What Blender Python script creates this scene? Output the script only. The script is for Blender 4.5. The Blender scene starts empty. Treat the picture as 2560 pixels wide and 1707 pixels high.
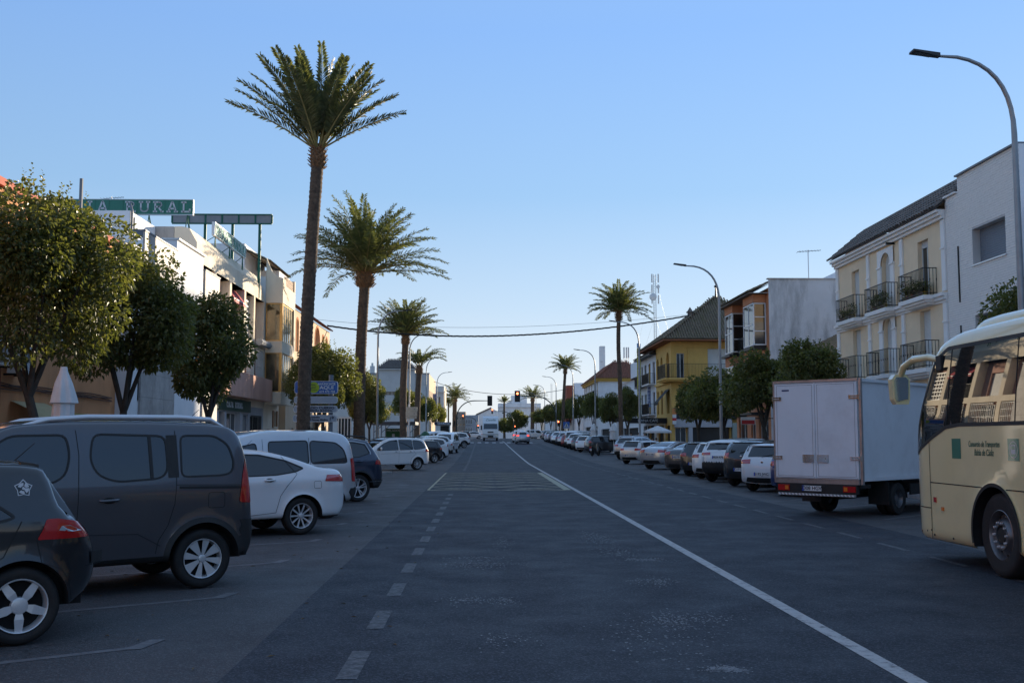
import bpy, bmesh, math, random
from mathutils import Vector, Matrix, Euler
from mathutils.geometry import delaunay_2d_cdt
import mathutils.noise as mnoise
C = bpy.context.scene.collection
SC = bpy.context.scene
PI = math.pi
rnd = random.Random(7)
# ------------------------------------------------------------------ camera
FPX, CX, CY = 2700.0, 1280.0, 853.5
YAW = math.atan(73 / FPX); PITCH = math.atan((1094 - CY) / FPX)
EYE = Vector((0, 0, 1.68))
cam = bpy.data.cameras.new('camera'); camo = bpy.data.objects.new('camera', cam); C.objects.link(camo)
cam.sensor_width = 36.0; cam.lens = 36.0 * FPX / 2560.0; cam.clip_start = 0.1; cam.clip_end = 6000
camo.location = EYE; camo.rotation_euler = (PI / 2 + PITCH, 0, -YAW); SC.camera = camo
CAMR = Euler((PI / 2 + PITCH, 0, -YAW)).to_matrix()
# ------------------------------------------------------------------ sky and sun
SUN_AZ = 51.0      # degrees from +X towards +Y
SUN_EL = 9.8
w = bpy.data.worlds.new('World'); SC.world = w; w.use_nodes = True
nt = w.node_tree; bg = nt.nodes['Background']
sky = nt.nodes.new('ShaderNodeTexSky'); sky.sky_type = 'NISHITA'; sky.sun_disc = False
sky.sun_rotation = math.radians(90 - SUN_AZ)
sky.altitude = 0; sky.air_density = 1.0; sky.dust_density = 0.25; sky.ozone_density = 2.2
sky.sun_elevation = math.radians(SUN_EL)
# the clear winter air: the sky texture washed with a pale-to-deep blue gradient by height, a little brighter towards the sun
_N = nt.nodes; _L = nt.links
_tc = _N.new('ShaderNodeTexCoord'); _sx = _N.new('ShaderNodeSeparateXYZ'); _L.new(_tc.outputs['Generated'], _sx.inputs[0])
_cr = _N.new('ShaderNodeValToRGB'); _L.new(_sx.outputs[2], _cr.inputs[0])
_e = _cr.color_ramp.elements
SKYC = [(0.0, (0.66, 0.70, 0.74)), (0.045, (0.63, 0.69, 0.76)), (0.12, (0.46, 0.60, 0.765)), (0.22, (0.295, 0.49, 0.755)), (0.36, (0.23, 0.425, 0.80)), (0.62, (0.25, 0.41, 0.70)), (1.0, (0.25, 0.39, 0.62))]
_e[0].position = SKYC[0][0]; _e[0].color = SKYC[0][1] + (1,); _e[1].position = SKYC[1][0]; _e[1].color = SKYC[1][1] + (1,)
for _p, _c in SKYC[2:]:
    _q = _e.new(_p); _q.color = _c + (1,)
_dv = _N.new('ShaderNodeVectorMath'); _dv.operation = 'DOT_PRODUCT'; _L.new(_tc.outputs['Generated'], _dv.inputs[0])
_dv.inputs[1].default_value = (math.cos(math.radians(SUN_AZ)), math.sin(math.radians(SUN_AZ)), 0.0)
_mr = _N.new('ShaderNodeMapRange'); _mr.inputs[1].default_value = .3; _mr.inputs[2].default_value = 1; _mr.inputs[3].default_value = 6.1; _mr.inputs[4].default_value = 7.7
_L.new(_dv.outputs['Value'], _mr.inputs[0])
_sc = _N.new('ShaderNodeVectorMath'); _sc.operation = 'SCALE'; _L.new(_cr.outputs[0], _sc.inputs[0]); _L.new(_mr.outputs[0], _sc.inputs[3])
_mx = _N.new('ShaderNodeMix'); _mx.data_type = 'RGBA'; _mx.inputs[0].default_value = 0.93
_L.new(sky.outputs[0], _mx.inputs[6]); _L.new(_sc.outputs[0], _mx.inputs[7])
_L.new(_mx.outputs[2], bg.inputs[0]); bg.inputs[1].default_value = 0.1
sl = bpy.data.lights.new('sun', 'SUN'); so = bpy.data.objects.new('sun', sl); C.objects.link(so)
sl.energy = 5.0; sl.angle = math.radians(0.53); sl.color = (1.0, 0.84, 0.62)
SUND = Vector((math.cos(math.radians(SUN_EL)) * math.cos(math.radians(SUN_AZ)),
               math.cos(math.radians(SUN_EL)) * math.sin(math.radians(SUN_AZ)), math.sin(math.radians(SUN_EL))))
so.rotation_euler = SUND.to_track_quat('Z', 'Y').to_euler()
SC.view_settings.view_transform = 'Standard'; SC.view_settings.look = 'None'
SC.view_settings.exposure = 0.80; SC.view_settings.gamma = 1.0; SC.view_settings.use_curve_mapping = False
# ------------------------------------------------------------------ survey: photograph pixel -> place on a known plane
def ray(px, py):
    d = CAMR @ Vector(((px - CX) / FPX, -(py - CY) / FPX, -1.0)); return d
def onX(px, py, X):
    d = ray(px, py); t = X / d.x; return (t * d.y, EYE.z + t * d.z)
def onY(px, py, Y):
    d = ray(px, py); t = Y / d.y; return (t * d.x, EYE.z + t * d.z)
def onG(px, py, g=0.0):
    d = ray(px, py); t = (g - EYE.z) / d.z; return (t * d.x, t * d.y)
def zX(px, py, X): return onX(px, py, X)[1]
def zY(px, py, Y): return onY(px, py, Y)[1]
def sm(a, b, x):
    t = max(0, min(1, (x - a) / (b - a))); return t * t * (3 - 2 * t)
def zg(y):          # the road climbs gently beyond the parked cars
    if y < 70: return 0.0
    if y < 150: return 1.05 * ((y - 70) / 80) ** 1.15
    if y < 230: return 1.05 + 0.43 * (1 - (1 - (y - 150) / 80) ** 1.6)
    return 1.48
# ------------------------------------------------------------------ materials
MATS = {}
def mk(name):
    m = bpy.data.materials.new(name); m.use_nodes = True; return m, m.node_tree, m.node_tree.nodes['Principled BSDF']
def hexs(c): return (c[0], c[1], c[2], 1.0)
def pbr(name, col, rough=0.7, metal=0.0, var=0.12, vs=1.3, bump=0.0, bs=60.0, coat=0.0, streak=0.0, dirt=None, spec=0.5, dirtamt=0.5, dscale=0.6, emit=None, es=1.0):
    if name in MATS: return MATS[name]
    m, nt, b = mk(name); N = nt.nodes; Lk = nt.links
    b.inputs['Roughness'].default_value = rough; b.inputs['Metallic'].default_value = metal
    b.inputs['Coat Weight'].default_value = coat; b.inputs['Coat Roughness'].default_value = 0.05
    b.inputs['Specular IOR Level'].default_value = spec
    tc = N.new('ShaderNodeTexCoord')
    geo = N.new('ShaderNodeNewGeometry')
    def noise(scale, detail=4, vec=None, rough_=0.6):
        n = N.new('ShaderNodeTexNoise'); n.inputs['Scale'].default_value = scale; n.inputs['Detail'].default_value = detail
        n.inputs['Roughness'].default_value = rough_
        Lk.new(vec if vec else geo.outputs['Position'], n.inputs['Vector']); return n
    last = None
    if var > 0:
        n = noise(vs, 6)
        mr = N.new('ShaderNodeMapRange'); mr.inputs[1].default_value = 0.3; mr.inputs[2].default_value = 0.7
        mr.inputs[3].default_value = 1 - var; mr.inputs[4].default_value = 1 + var
        Lk.new(n.outputs[0], mr.inputs[0])
        mx = N.new('ShaderNodeMix'); mx.data_type = 'RGBA'; mx.blend_type = 'MULTIPLY'; mx.inputs[0].default_value = 1
        mx.inputs[6].default_value = hexs(col); Lk.new(mr.outputs[0], mx.inputs[7]); last = mx.outputs[2]
    if dirt is not None:
        mp = N.new('ShaderNodeMapping'); mp.inputs['Scale'].default_value = (1, 1, 0.25 if streak else 1)
        Lk.new(geo.outputs['Position'], mp.inputs[0])
        n = noise(dscale, 8, mp.outputs[0], 0.7)
        mr = N.new('ShaderNodeMapRange'); mr.inputs[1].default_value = 0.48; mr.inputs[2].default_value = 0.68
        mr.inputs[3].default_value = 0; mr.inputs[4].default_value = dirtamt; Lk.new(n.outputs[0], mr.inputs[0])
        mx = N.new('ShaderNodeMix'); mx.data_type = 'RGBA'; Lk.new(mr.outputs[0], mx.inputs[0])
        if last: Lk.new(last, mx.inputs[6])
        else: mx.inputs[6].default_value = hexs(col)
        mx.inputs[7].default_value = hexs(dirt); last = mx.outputs[2]
    if last: Lk.new(last, b.inputs['Base Color'])
    else: b.inputs['Base Color'].default_value = hexs(col)
    if bump > 0:
        n = noise(bs, 4); bp = N.new('ShaderNodeBump'); bp.inputs['Strength'].default_value = 1.0; bp.inputs['Distance'].default_value = bump
        Lk.new(n.outputs[0], bp.inputs['Height']); Lk.new(bp.outputs[0], b.inputs['Normal'])
    if emit:
        b.inputs['Emission Color'].default_value = hexs(emit); b.inputs['Emission Strength'].default_value = es
    MATS[name] = m; return m
def plaster(name, col, dirt=None, amt=0.35, **k):
    d = dirt or tuple(c * 0.45 for c in col)
    return pbr(name, col, 0.85, var=0.07, vs=0.8, bump=0.004, bs=45, streak=1, dirt=d, dirtamt=amt, dscale=0.9, spec=0.25, **k)
def paint(name, col, metal=0.35, rough=0.32):
    return pbr(name, col, rough, metal, var=0.0, coat=1.0, dirt=tuple(min(1, c * 0.7 + 0.05) for c in col), dirtamt=0.18, dscale=1.6)
def glassm(name='tinted_glass', col=(0.012, 0.016, 0.02), rough=0.03):
    return pbr(name, col, rough, 0.0, var=0.0, coat=0.0, spec=0.9)
# ------------------------------------------------------------------ objects
def tag(o, label=None, cat=None, group=None, kind=None):
    if label: o['label'] = label
    if cat: o['category'] = cat
    if group: o['group'] = group
    if kind: o['kind'] = kind
    return o
def thing(name, label, cat, loc=(0, 0, 0), rz=0.0, group=None):
    o = bpy.data.objects.new(name, None); C.objects.link(o); o.empty_display_size = 0.3
    o.location = loc; o.rotation_euler = (0, 0, rz); tag(o, label, cat, group); return o
def wloc(o):
    v = Vector((0, 0, 0))
    while o is not None: v += o.location; o = o.parent
    return v
def link(name, me, mat, parent=None, loc=None, smooth=None):
    if mat is not None and not me.materials:
        for m in (mat if isinstance(mat, (list, tuple)) else [mat]): me.materials.append(m)
    o = bpy.data.objects.new(name, me); C.objects.link(o); o.parent = parent
    if loc is not None: o.location = loc
    return o
def smooth(me, ang=35):
    me.polygons.foreach_set('use_smooth', [True] * len(me.polygons)); me.set_sharp_from_angle(angle=math.radians(ang))
class MB:
    """collects faces; F maps local (u,v,n) to a place"""
    def __init__(s, F=None): s.v = []; s.f = []; s.mi = []; s.F = F; s.m = 0
    def pt(s, p): return tuple(s.F(*p)) if s.F else tuple(p)
    def add(s, vs, fs):
        k = len(s.v); s.v += [s.pt(p) for p in vs]
        for f in fs: s.f.append([i + k for i in f]); s.mi.append(s.m)
        return s
    def quad(s, a, b, c, d): return s.add([a, b, c, d], [(0, 1, 2, 3)])
    def box(s, x0, x1, y0, y1, z0, z1):
        return s.add([(x0, y0, z0), (x1, y0, z0), (x1, y1, z0), (x0, y1, z0), (x0, y0, z1), (x1, y0, z1), (x1, y1, z1), (x0, y1, z1)],
                     [(0, 3, 2, 1), (4, 5, 6, 7), (0, 1, 5, 4), (1, 2, 6, 5), (2, 3, 7, 6), (3, 0, 4, 7)])
    def prism(s, poly, a, b, ax=2):
        n = len(poly)
        def q(p, h): return (p[0], p[1], h) if ax == 2 else ((h, p[0], p[1]) if ax == 0 else (p[0], h, p[1]))
        return s.add([q(p, a) for p in poly] + [q(p, b) for p in poly],
                     [tuple(reversed(range(n))), tuple(range(n, 2 * n))] + [(i, (i + 1) % n, n + (i + 1) % n, n + i) for i in range(n)])
    def bar(s, p, q, r, n=6, r2=None): return s.tube([p, q], [r, r2 if r2 is not None else r], n)
    def tube(s, path, rad, n=8, cap=True):
        P = [Vector(p) for p in path]; R = rad if isinstance(rad, (list, tuple)) else [rad] * len(P)
        vs = []; up = None
        for i, p in enumerate(P):
            t = (P[min(i + 1, len(P) - 1)] - P[max(i - 1, 0)]).normalized()
            if up is None: up = Vector((0, 0, 1)) if abs(t.z) < 0.9 else Vector((1, 0, 0))
            a = t.cross(up).normalized(); b = a.cross(t).normalized(); up = b
            for k in range(n):
                th = 2 * PI * k / n; vs.append(tuple(p + (a * math.cos(th) + b * math.sin(th)) * R[i]))
        fs = []
        for i in range(len(P) - 1):
            for k in range(n): fs.append((i * n + k, i * n + (k + 1) % n, (i + 1) * n + (k + 1) % n, (i + 1) * n + k))
        if cap: fs.append(tuple(reversed(range(n)))); fs.append(tuple((len(P) - 1) * n + k for k in range(n)))
        return s.add(vs, fs)
    def lathe(s, prof, c=(0, 0, 0), ax='z', n=20):
        vs = []
        for r, h in prof:
            for k in range(n):
                th = 2 * PI * k / n; a, b = r * math.cos(th), r * math.sin(th)
                vs.append((c[0] + a, c[1] + b, c[2] + h) if ax == 'z' else (c[0] + a, c[1] + h, c[2] + b) if ax == 'y' else (c[0] + h, c[1] + a, c[2] + b))
        fs = [(i * n + k, i * n + (k + 1) % n, (i + 1) * n + (k + 1) % n, (i + 1) * n + k) for i in range(len(prof) - 1) for k in range(n)]
        return s.add(vs, fs)
    def mesh(s, name, off=(0, 0, 0), fixn=True, sm_=None):
        me = bpy.data.meshes.new(name); o = off
        me.from_pydata([(p[0] - o[0], p[1] - o[1], p[2] - o[2]) for p in s.v], [], s.f)
        if any(s.mi): me.polygons.foreach_set('material_index', s.mi)
        if fixn:
            bm = bmesh.new(); bm.from_mesh(me); bmesh.ops.recalc_face_normals(bm, faces=bm.faces); bm.to_mesh(me); bm.free()
        if sm_: smooth(me, sm_)
        me.update(); return me
    def build(s, name, mat, parent=None, local=False, sm_=None, fixn=True):
        off = (0, 0, 0) if (parent is None or local) else wloc(parent)
        me = s.mesh(name, off, fixn, sm_)
        return link(name, me, mat, parent)
def struct(name, mb, mat, sm_=None, label=None):
    o = mb.build(name, mat, None, sm_=sm_); o['kind'] = 'structure'
    return o
def copy_tree(o, parent=None, depth=0):
    c = o.copy(); C.objects.link(c); c.parent = parent
    for ch in list(o.children): copy_tree(ch, c)
    return c
def text(s, size, mat, parent, F, u, v, n, align='CENTER', ext=0.004, name='lettering', sx=1.0, off=0.0):
    """flat lettering: F maps (u,v,n) to a place; F must be a frame object with origin and axes"""
    cu = bpy.data.curves.new(name, 'FONT'); cu.body = s; cu.size = size; cu.align_x = align; cu.align_y = 'CENTER'
    cu.extrude = ext; cu.offset = off; cu.resolution_u = 3
    cu.materials.append(mat)
    o = bpy.data.objects.new(name, cu); C.objects.link(o)
    M = Matrix.Identity(4)
    p = Vector(F(u, v, n)); U = Vector(F(u + 1, v, n)) - p; V = Vector(F(u, v + 1, n)) - p; Nn = U.cross(V)
    if parent is not None:
        p = p - wloc(parent)
    M[0][0], M[1][0], M[2][0] = U * sx; M[0][1], M[1][1], M[2][1] = V; M[0][2], M[1][2], M[2][2] = Nn
    M[0][3], M[1][3], M[2][3] = p
    o.parent = parent; o.matrix_basis = M
    return tomesh(o)
def tomesh(o):
    dg = bpy.context.evaluated_depsgraph_get(); me = bpy.data.meshes.new_from_object(o.evaluated_get(dg)); nm = o.name.split('.')[0]
    m = o.data.materials[0]; par = o.parent; M = o.matrix_basis.copy(); old = o.data
    bpy.data.objects.remove(o); bpy.data.curves.remove(old)
    me.name = nm
    if not me.materials: me.materials.append(m)
    q = bpy.data.objects.new(nm, me); C.objects.link(q); q.parent = par; q.matrix_basis = M
    q['kind'] = 'stuff' if False else 'thing'; del q['kind']
    return q
def frame(o, u, n):
    """returns F(u,v,n): v is up"""
    o = Vector(o); u = Vector(u); n = Vector(n); z = Vector((0, 0, 1))
    return lambda a, b, c: o + u * a + z * b + n * c
# ================================================================== GROUND
def asphalt(name, col, col2, patch=0.25, grain=0.5):
    m, nt, b = mk(name); N = nt.nodes; Lk = nt.links
    geo = N.new('ShaderNodeNewGeometry')
    def noise(scale, detail=4, r=0.6, map_=None):
        n = N.new('ShaderNodeTexNoise'); n.inputs['Scale'].default_value = scale; n.inputs['Detail'].default_value = detail; n.inputs['Roughness'].default_value = r
        if map_:
            mp = N.new('ShaderNodeMapping'); mp.inputs['Scale'].default_value = map_; Lk.new(geo.outputs['Position'], mp.inputs[0]); Lk.new(mp.outputs[0], n.inputs['Vector'])
        else: Lk.new(geo.outputs['Position'], n.inputs['Vector'])
        return n
    def mrange(src, a, b_, c, d):
        r = N.new('ShaderNodeMapRange'); r.inputs[1].default_value = a; r.inputs[2].default_value = b_; r.inputs[3].default_value = c; r.inputs[4].default_value = d
        Lk.new(src, r.inputs[0]); return r.outputs[0]
    def mix(fac, a, bb, mode='MIX'):
        x = N.new('ShaderNodeMix'); x.data_type = 'RGBA'; x.blend_type = mode
        if isinstance(fac, float): x.inputs[0].default_value = fac
        else: Lk.new(fac, x.inputs[0])
        for i, q in ((6, a), (7, bb)):
            if isinstance(q, tuple): x.inputs[i].default_value = hexs(q)
            else: Lk.new(q, x.inputs[i])
        return x.outputs[2]
    big = mrange(noise(0.35, 6, 0.65, (1, 0.35, 1)).outputs[0], 0.4, 0.62, 0, 1)
    c = mix(big, col, col2)
    # aggregate: pale stones in the binder
    vo = N.new('ShaderNodeTexVoronoi'); vo.inputs['Scale'].default_value = 75; Lk.new(geo.outputs['Position'], vo.inputs['Vector'])
    sp = N.new('ShaderNodeSeparateColor'); Lk.new(vo.outputs['Color'], sp.inputs[0])
    st = mrange(sp.outputs[0], 0.62, 1.0, 0.0, grain)
    c = mix(st, c, tuple(min(1, q * 3.2 + 0.07) for q in col))
    dk = mrange(noise(160, 2).outputs[0], 0.35, 0.6, 0.7, 1.15)
    c = mix(1.0, c, dk, 'MULTIPLY')
    # cracks
    vc = N.new('ShaderNodeTexVoronoi'); vc.feature = 'DISTANCE_TO_EDGE'; vc.inputs['Scale'].default_value = 0.75
    wn = noise(2.5, 6, 0.7); av = N.new('ShaderNodeVectorMath'); av.operation = 'SCALE'; av.inputs[3].default_value = 0.55; Lk.new(wn.outputs['Color'], av.inputs[0])
    ad = N.new('ShaderNodeVectorMath'); Lk.new(geo.outputs['Position'], ad.inputs[0]); Lk.new(av.outputs[0], ad.inputs[1]); Lk.new(ad.outputs[0], vc.inputs['Vector'])
    cr = mrange(vc.outputs['Distance'], 0.0, 0.013, 1.0, 0.0)
    msk = mrange(noise(0.28, 3).outputs[0], 0.5, 0.6, 0.0, 0.75)
    mu = N.new('ShaderNodeMath'); mu.operation = 'MULTIPLY'; Lk.new(cr, mu.inputs[0]); Lk.new(msk, mu.inputs[1])
    c = mix(mu.outputs[0], c, tuple(q * 0.25 for q in col))
    # oil spots and tyre-darkened lanes
    oil = mrange(noise(0.8, 5, 0.7, (1, 0.5, 1)).outputs[0], 0.62, 0.72, 0.0, 0.45)
    c = mix(oil, c, tuple(q * 0.45 for q in col))
    Lk.new(c, b.inputs['Base Color'])
    rr = mrange(noise(1.2, 4).outputs[0], 0.3, 0.7, 0.62, 0.85); Lk.new(rr, b.inputs['Roughness'])
    b.inputs['Specular IOR Level'].default_value = 0.3
    bp = N.new('ShaderNodeBump'); bp.inputs['Strength'].default_value = 0.6; bp.inputs['Distance'].default_value = 0.006
    Lk.new(vo.outputs['Distance'], bp.inputs['Height']); Lk.new(bp.outputs[0], b.inputs['Normal'])
    return m
M_ROAD = asphalt('asphalt', (0.014, 0.018, 0.026), (0.022, 0.026, 0.034), grain=0.62)
M_PARK = asphalt('parking_asphalt', (0.070, 0.070, 0.073), (0.052, 0.050, 0.052), grain=0.25)
M_DIRT = pbr('earth', (0.16, 0.13, 0.09), 0.95, var=0.25, vs=0.05)
def wornpaint(name, col, wear=0.5, under=(0.028, 0.031, 0.037), sc=9.0):
    m, nt, b = mk(name); N = nt.nodes; Lk = nt.links
    geo = N.new('ShaderNodeNewGeometry')
    n = N.new('ShaderNodeTexNoise'); n.inputs['Scale'].default_value = sc; n.inputs['Detail'].default_value = 9; n.inputs['Roughness'].default_value = 0.75
    Lk.new(geo.outputs['Position'], n.inputs['Vector'])
    r = N.new('ShaderNodeMapRange'); r.inputs[1].default_value = wear - 0.07; r.inputs[2].default_value = wear + 0.1; r.inputs[3].default_value = 0.1; r.inputs[4].default_value = 1
    Lk.new(n.outputs[0], r.inputs[0])
    x = N.new('ShaderNodeMix'); x.data_type = 'RGBA'; Lk.new(r.outputs[0], x.inputs[0]); x.inputs[6].default_value = hexs(col); x.inputs[7].default_value = hexs(under)
    x.inputs[6].default_value = hexs(under); x.inputs[7].default_value = hexs(col)
    Lk.new(x.outputs[2], b.inputs['Base Color']); b.inputs['Roughness'].default_value = 0.75
    return m
M_LINE = wornpaint('worn_white_line', (0.42, 0.42, 0.41), 0.40)
M_DASH = wornpaint('faded_white_dash', (0.14, 0.145, 0.15), 0.5, sc=14)
M_BAY = wornpaint('faded_bay_line', (0.16, 0.16, 0.165), 0.5, (0.10, 0.10, 0.105))
M_YEL = wornpaint('faded_yellow_line', (0.42, 0.38, 0.25), 0.42)
M_YELB = wornpaint('yellow_bar', (0.34, 0.33, 0.24), 0.36)
YS = [-60, -30, 0, 20, 40, 60, 70, 75, 80, 85, 90, 95, 100, 105, 110, 120, 130, 140, 150, 160, 175, 190, 205, 220, 230, 260, 340, 500]
def strip(x0, x1, dz, ys=None):
    mb = MB(); ys = ys or YS
    for a, b in zip(ys, ys[1:]): mb.quad((x0, a, zg(a) + dz), (x1, a, zg(a) + dz), (x1, b, zg(b) + dz), (x0, b, zg(b) + dz))
    return mb
def seg(y0, y1):
    return [y0] + [y for y in YS if y0 < y < y1] + [y1]
g = MB()
for a, b in zip(YS, YS[1:]):
    g.quad((-400, a, zg(a) - 0.02), (400, a, zg(a) - 0.02), (400, b, zg(b) - 0.02), (-400, b, zg(b) - 0.02))
g.quad((-3000, 500, 1.46), (3000, 500, 1.46), (3000, 5000, 1.46), (-3000, 5000, 1.46))
g.quad((-3000, -1500, -.02), (3000, -1500, -.02), (3000, -60, -.02), (-3000, -60, -.02))
struct('ground', g, M_DIRT)
struct('road', strip(-1.83, 7.45, 0.0, seg(-60, 420)), M_ROAD)
g = strip(-7.0, -1.83, -0.004, seg(-60, 420)); struct('parking_lane', g, M_PARK)
g = strip(7.45, 12.0, -0.004, seg(-60, 420)); struct('parking_lane', g, M_PARK)
M_CROSS = M_ROAD
# side street between the orange facade and the yellow house
M_PAVE = pbr('pavement_tiles', (0.27, 0.25, 0.23), 0.85, var=0.18, vs=1.5, bump=0.003, bs=30)
M_KERB = pbr('kerb_stone', (0.28, 0.27, 0.26), 0.85, var=0.2, vs=3, bump=0.004, bs=40)
def pavement(x0, x1, y0, y1):
    struct('pavement', strip(x0, x1, 0.12, seg(y0, y1)), M_PAVE)
for (x0, x1, y0, y1) in ((-12.8, -7.15, -40, 173), (-8.6, -7.15, 173, 400), (12.15, 17.3, -40, 75.2), (12.15, 17.3, 97, 400)):
    pavement(x0, x1, y0, y1)
def kerb_run(x0, x1, y0, y1):
    mb = MB(); ys = seg(y0, y1)
    for a, b in zip(ys, ys[1:]):
        mb.add([(x0, a, zg(a) - .02), (x1, a, zg(a) - .02), (x1, a, zg(a) + .13), (x0, a, zg(a) + .13), (x0, b, zg(b) - .02), (x1, b, zg(b) - .02), (x1, b, zg(b) + .13), (x0, b, zg(b) + .13)],
               [(0, 1, 2, 3), (4, 7, 6, 5), (0, 4, 5, 1), (1, 5, 6, 2), (2, 6, 7, 3), (3, 7, 4, 0)])
    struct('kerb', mb, M_KERB)
kerb_run(-7.15, -7.0, -40, 400); kerb_run(12.0, 12.15, -40, 75.2); kerb_run(12.0, 12.15, 97, 400)
# planted island that ends the first run of bays, and its mate across the road
def island(poly, name='kerb_island', top=M_PAVE):
    mb = MB(); mb.prism(poly, -0.02, 0.125)
    o = struct(name, mb, M_KERB)
    cx = sum(p[0] for p in poly) / len(poly); cy = sum(p[1] for p in poly) / len(poly)
    t = MB(); t.prism([(cx + (p[0] - cx) * 0.9, cy + (p[1] - cy) * 0.9) for p in poly], 0.1, 0.129)
    struct('pavement', t, top)
island([(-7.0, 49.0), (-4.6, 49.6), (-4.15, 50.1), (-4.3, 50.7), (-7.0, 52.6)])
island([(12.0, 84.0), (9.3, 83.2), (8.8, 83.8), (9.0, 85.4), (12.0, 90.0)])
# road markings -----------------------------------------------------
def flat(mb, pts, dz=0.004): mb.add([(p[0], p[1], zg(p[1]) + dz) for p in pts], [tuple(range(len(pts)))])
def stripe(x0, x1, y0, y1, mb, dz=0.004):
    ys = seg(y0, y1)
    for a, b in zip(ys, ys[1:]): mb.quad((x0, a, zg(a) + dz), (x1, a, zg(a) + dz), (x1, b, zg(b) + dz), (x0, b, zg(b) + dz))
mb = MB(); stripe(2.93, 3.07, -30, 165, mb); struct('road_marking', mb, M_LINE)
def dash_row(xc, w_, y0, y1, on, per, skip=None):
    mb = MB(); y = y0
    while y < y1:
        if not (skip and skip[0] < y < skip[1]): stripe(xc - w_ / 2, xc + w_ / 2, y, y + on, mb)
        y += per
    struct('road_marking', mb, M_DASH)
dash_row(-0.95, 0.15, 5.75, 150, 1.0, 2.0, (33.5, 54)); dash_row(6.35, 0.1, 6.2, 150, 1.15, 2.0)
mb = MB()                      # yellow criss-cross box
def diag(p, q, w_=0.14):
    d = Vector((q[0] - p[0], q[1] - p[1])); n = Vector((-d.y, d.x)).normalized() * w_ / 2
    flat(mb, [(p[0] - n.x, p[1] - n.y), (q[0] - n.x, q[1] - n.y), (q[0] + n.x, q[1] + n.y), (p[0] + n.x, p[1] + n.y)], 0.005 + 0.0006 * (len(mb.f) % 5))
xa, xb, ya, yb = -1.75, 2.7, 35.0, 52.4
for k in range(-1, 8):
    for s in (1, -1):
        y0 = ya + k * 2.5; 
        p, q = ((xa, y0), (xb, y0 + 4.6)) if s == 1 else ((xb, y0), (xa, y0 + 4.6))
        # clip to the box
        t0 = max(0, (ya - p[1]) / (q[1] - p[1])); t1 = min(1, (yb - p[1]) / (q[1] - p[1]))
        if t1 > t0 + 0.02:
            diag((p[0] + (q[0] - p[0]) * t0, p[1] + (q[1] - p[1]) * t0), (p[0] + (q[0] - p[0]) * t1, p[1] + (q[1] - p[1]) * t1))
diag((xa, ya), (xb, ya), 0.1); diag((xa, yb), (xb, yb), 0.1); diag((xa, ya), (xa, yb), 0.08)
struct('road_marking', mb, M_YEL)
mb = MB(); stripe(2.62, 2.86, 35.0, 52.3, mb, 0.009); struct('road_marking', mb, M_YELB)
mb = MB(); flat(mb, [(-6.5, 71.0), (-6.5, 71.25), (3.0, 73.0), (3.0, 72.75)], 0.01); struct('road_marking', mb, wornpaint('tar_seam', (0.2, 0.17, 0.13), 0.42))
# angled bay lines, left then right
mb = MB()
BZ = -0.001
for y in (9.0, 11.75, 14.95, 18.0, 21.4, 24.8, 28.2, 31.6, 35.0, 57.8, 61.2, 64.6, 68.0, 71.4):
    c, s = math.cos(math.radians(35)), math.sin(math.radians(35)); p = (-2.75, y); q = (-2.75 - 4.1 * c, y - 4.1 * s); n = (s * .05, -c * .05)
    flat(mb, [(p[0] - n[0], p[1] - n[1]), (p[0] + n[0], p[1] + n[1]), (q[0] + n[0], q[1] + n[1]), (q[0] - n[0], q[1] - n[1])], BZ)
    flat(mb, [(p[0] - .12, p[1] - .13), (p[0] + .02, p[1] - .1), (p[0] + .10, p[1] + .32), (p[0] - .03, p[1] + .3)], BZ + .0015)
flat(mb, [(-2.9, 38.6), (-2.7, 38.5), (-2.6, 39.0), (-6.9, 40.1), (-6.9, 39.9), (-3.0, 38.9)], BZ)
for y in range(0, 80, 3):
    yy = 12 + y * 1.15; p = (8.3, yy); q = (11.9, yy + 3.6)
    flat(mb, [(p[0] - .035, p[1] + .035), (p[0] + .035, p[1] - .035), (q[0] + .035, q[1] - .035), (q[0] - .035, q[1] + .035)], BZ)
struct('road_marking', mb, M_BAY)
# stop line and the crossing by the lights
mb = MB()
for k in range(9): flat(mb, [(-1.7 + k * 1.0, 146), (-1.2 + k * 1.0, 146), (-1.2 + k * 1.0, 150), (-1.7 + k * 1.0, 150)], 0.006)
flat(mb, [(3.1, 143.2), (7.3, 143.2), (7.3, 143.8), (3.1, 143.8)], 0.006)
struct('road_marking', mb, wornpaint('crossing_paint', (0.5, 0.5, 0.49), 0.36))
# flakes left from old lettering
mb = MB(); r2 = random.Random(3)
for (px, py, wx, wy, n) in ((1257, 1355, .16, .9, 26), (1203, 1410, .45, .35, 42), (1186, 1393, .5, .12, 14), (1495, 1345, .28, .8, 48), (1545, 1380, .3, .5, 34), (1616, 1398, .3, .16, 30),
                            (1640, 1452, .25, .3, 22), (1685, 1550, .25, .3, 26), (1813, 1672, .16, .09, 26), (1440, 1281, .25, .7, 18), (1180, 1500, .3, .2, 18), (1650, 1590, .5, .8, 22),
                            (1262, 1500, .12, .2, 8), (1255, 1600, .3, .3, 8), (1780, 1545, .3, .25, 10)):
    cx, cy = onG(px, py)
    for k in range(n * 9):
        x = cx + r2.gauss(0, wx * .5); y = cy + r2.gauss(0, wy * .7); s = r2.uniform(.003, .014); a0 = r2.uniform(0, 6)
        flat(mb, [(x + s * r2.uniform(.5, 1.3) * math.cos(a0 + a), y + 1.6 * s * r2.uniform(.5, 1.3) * math.sin(a0 + a)) for a in (0, 1, 2.1, 3, 4.1, 5.2)], 0.0012 + 0.0003 * (k % 9))
struct('road_marking', mb, wornpaint('paint_flakes', (0.22, 0.23, 0.24), 0.42))
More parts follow.
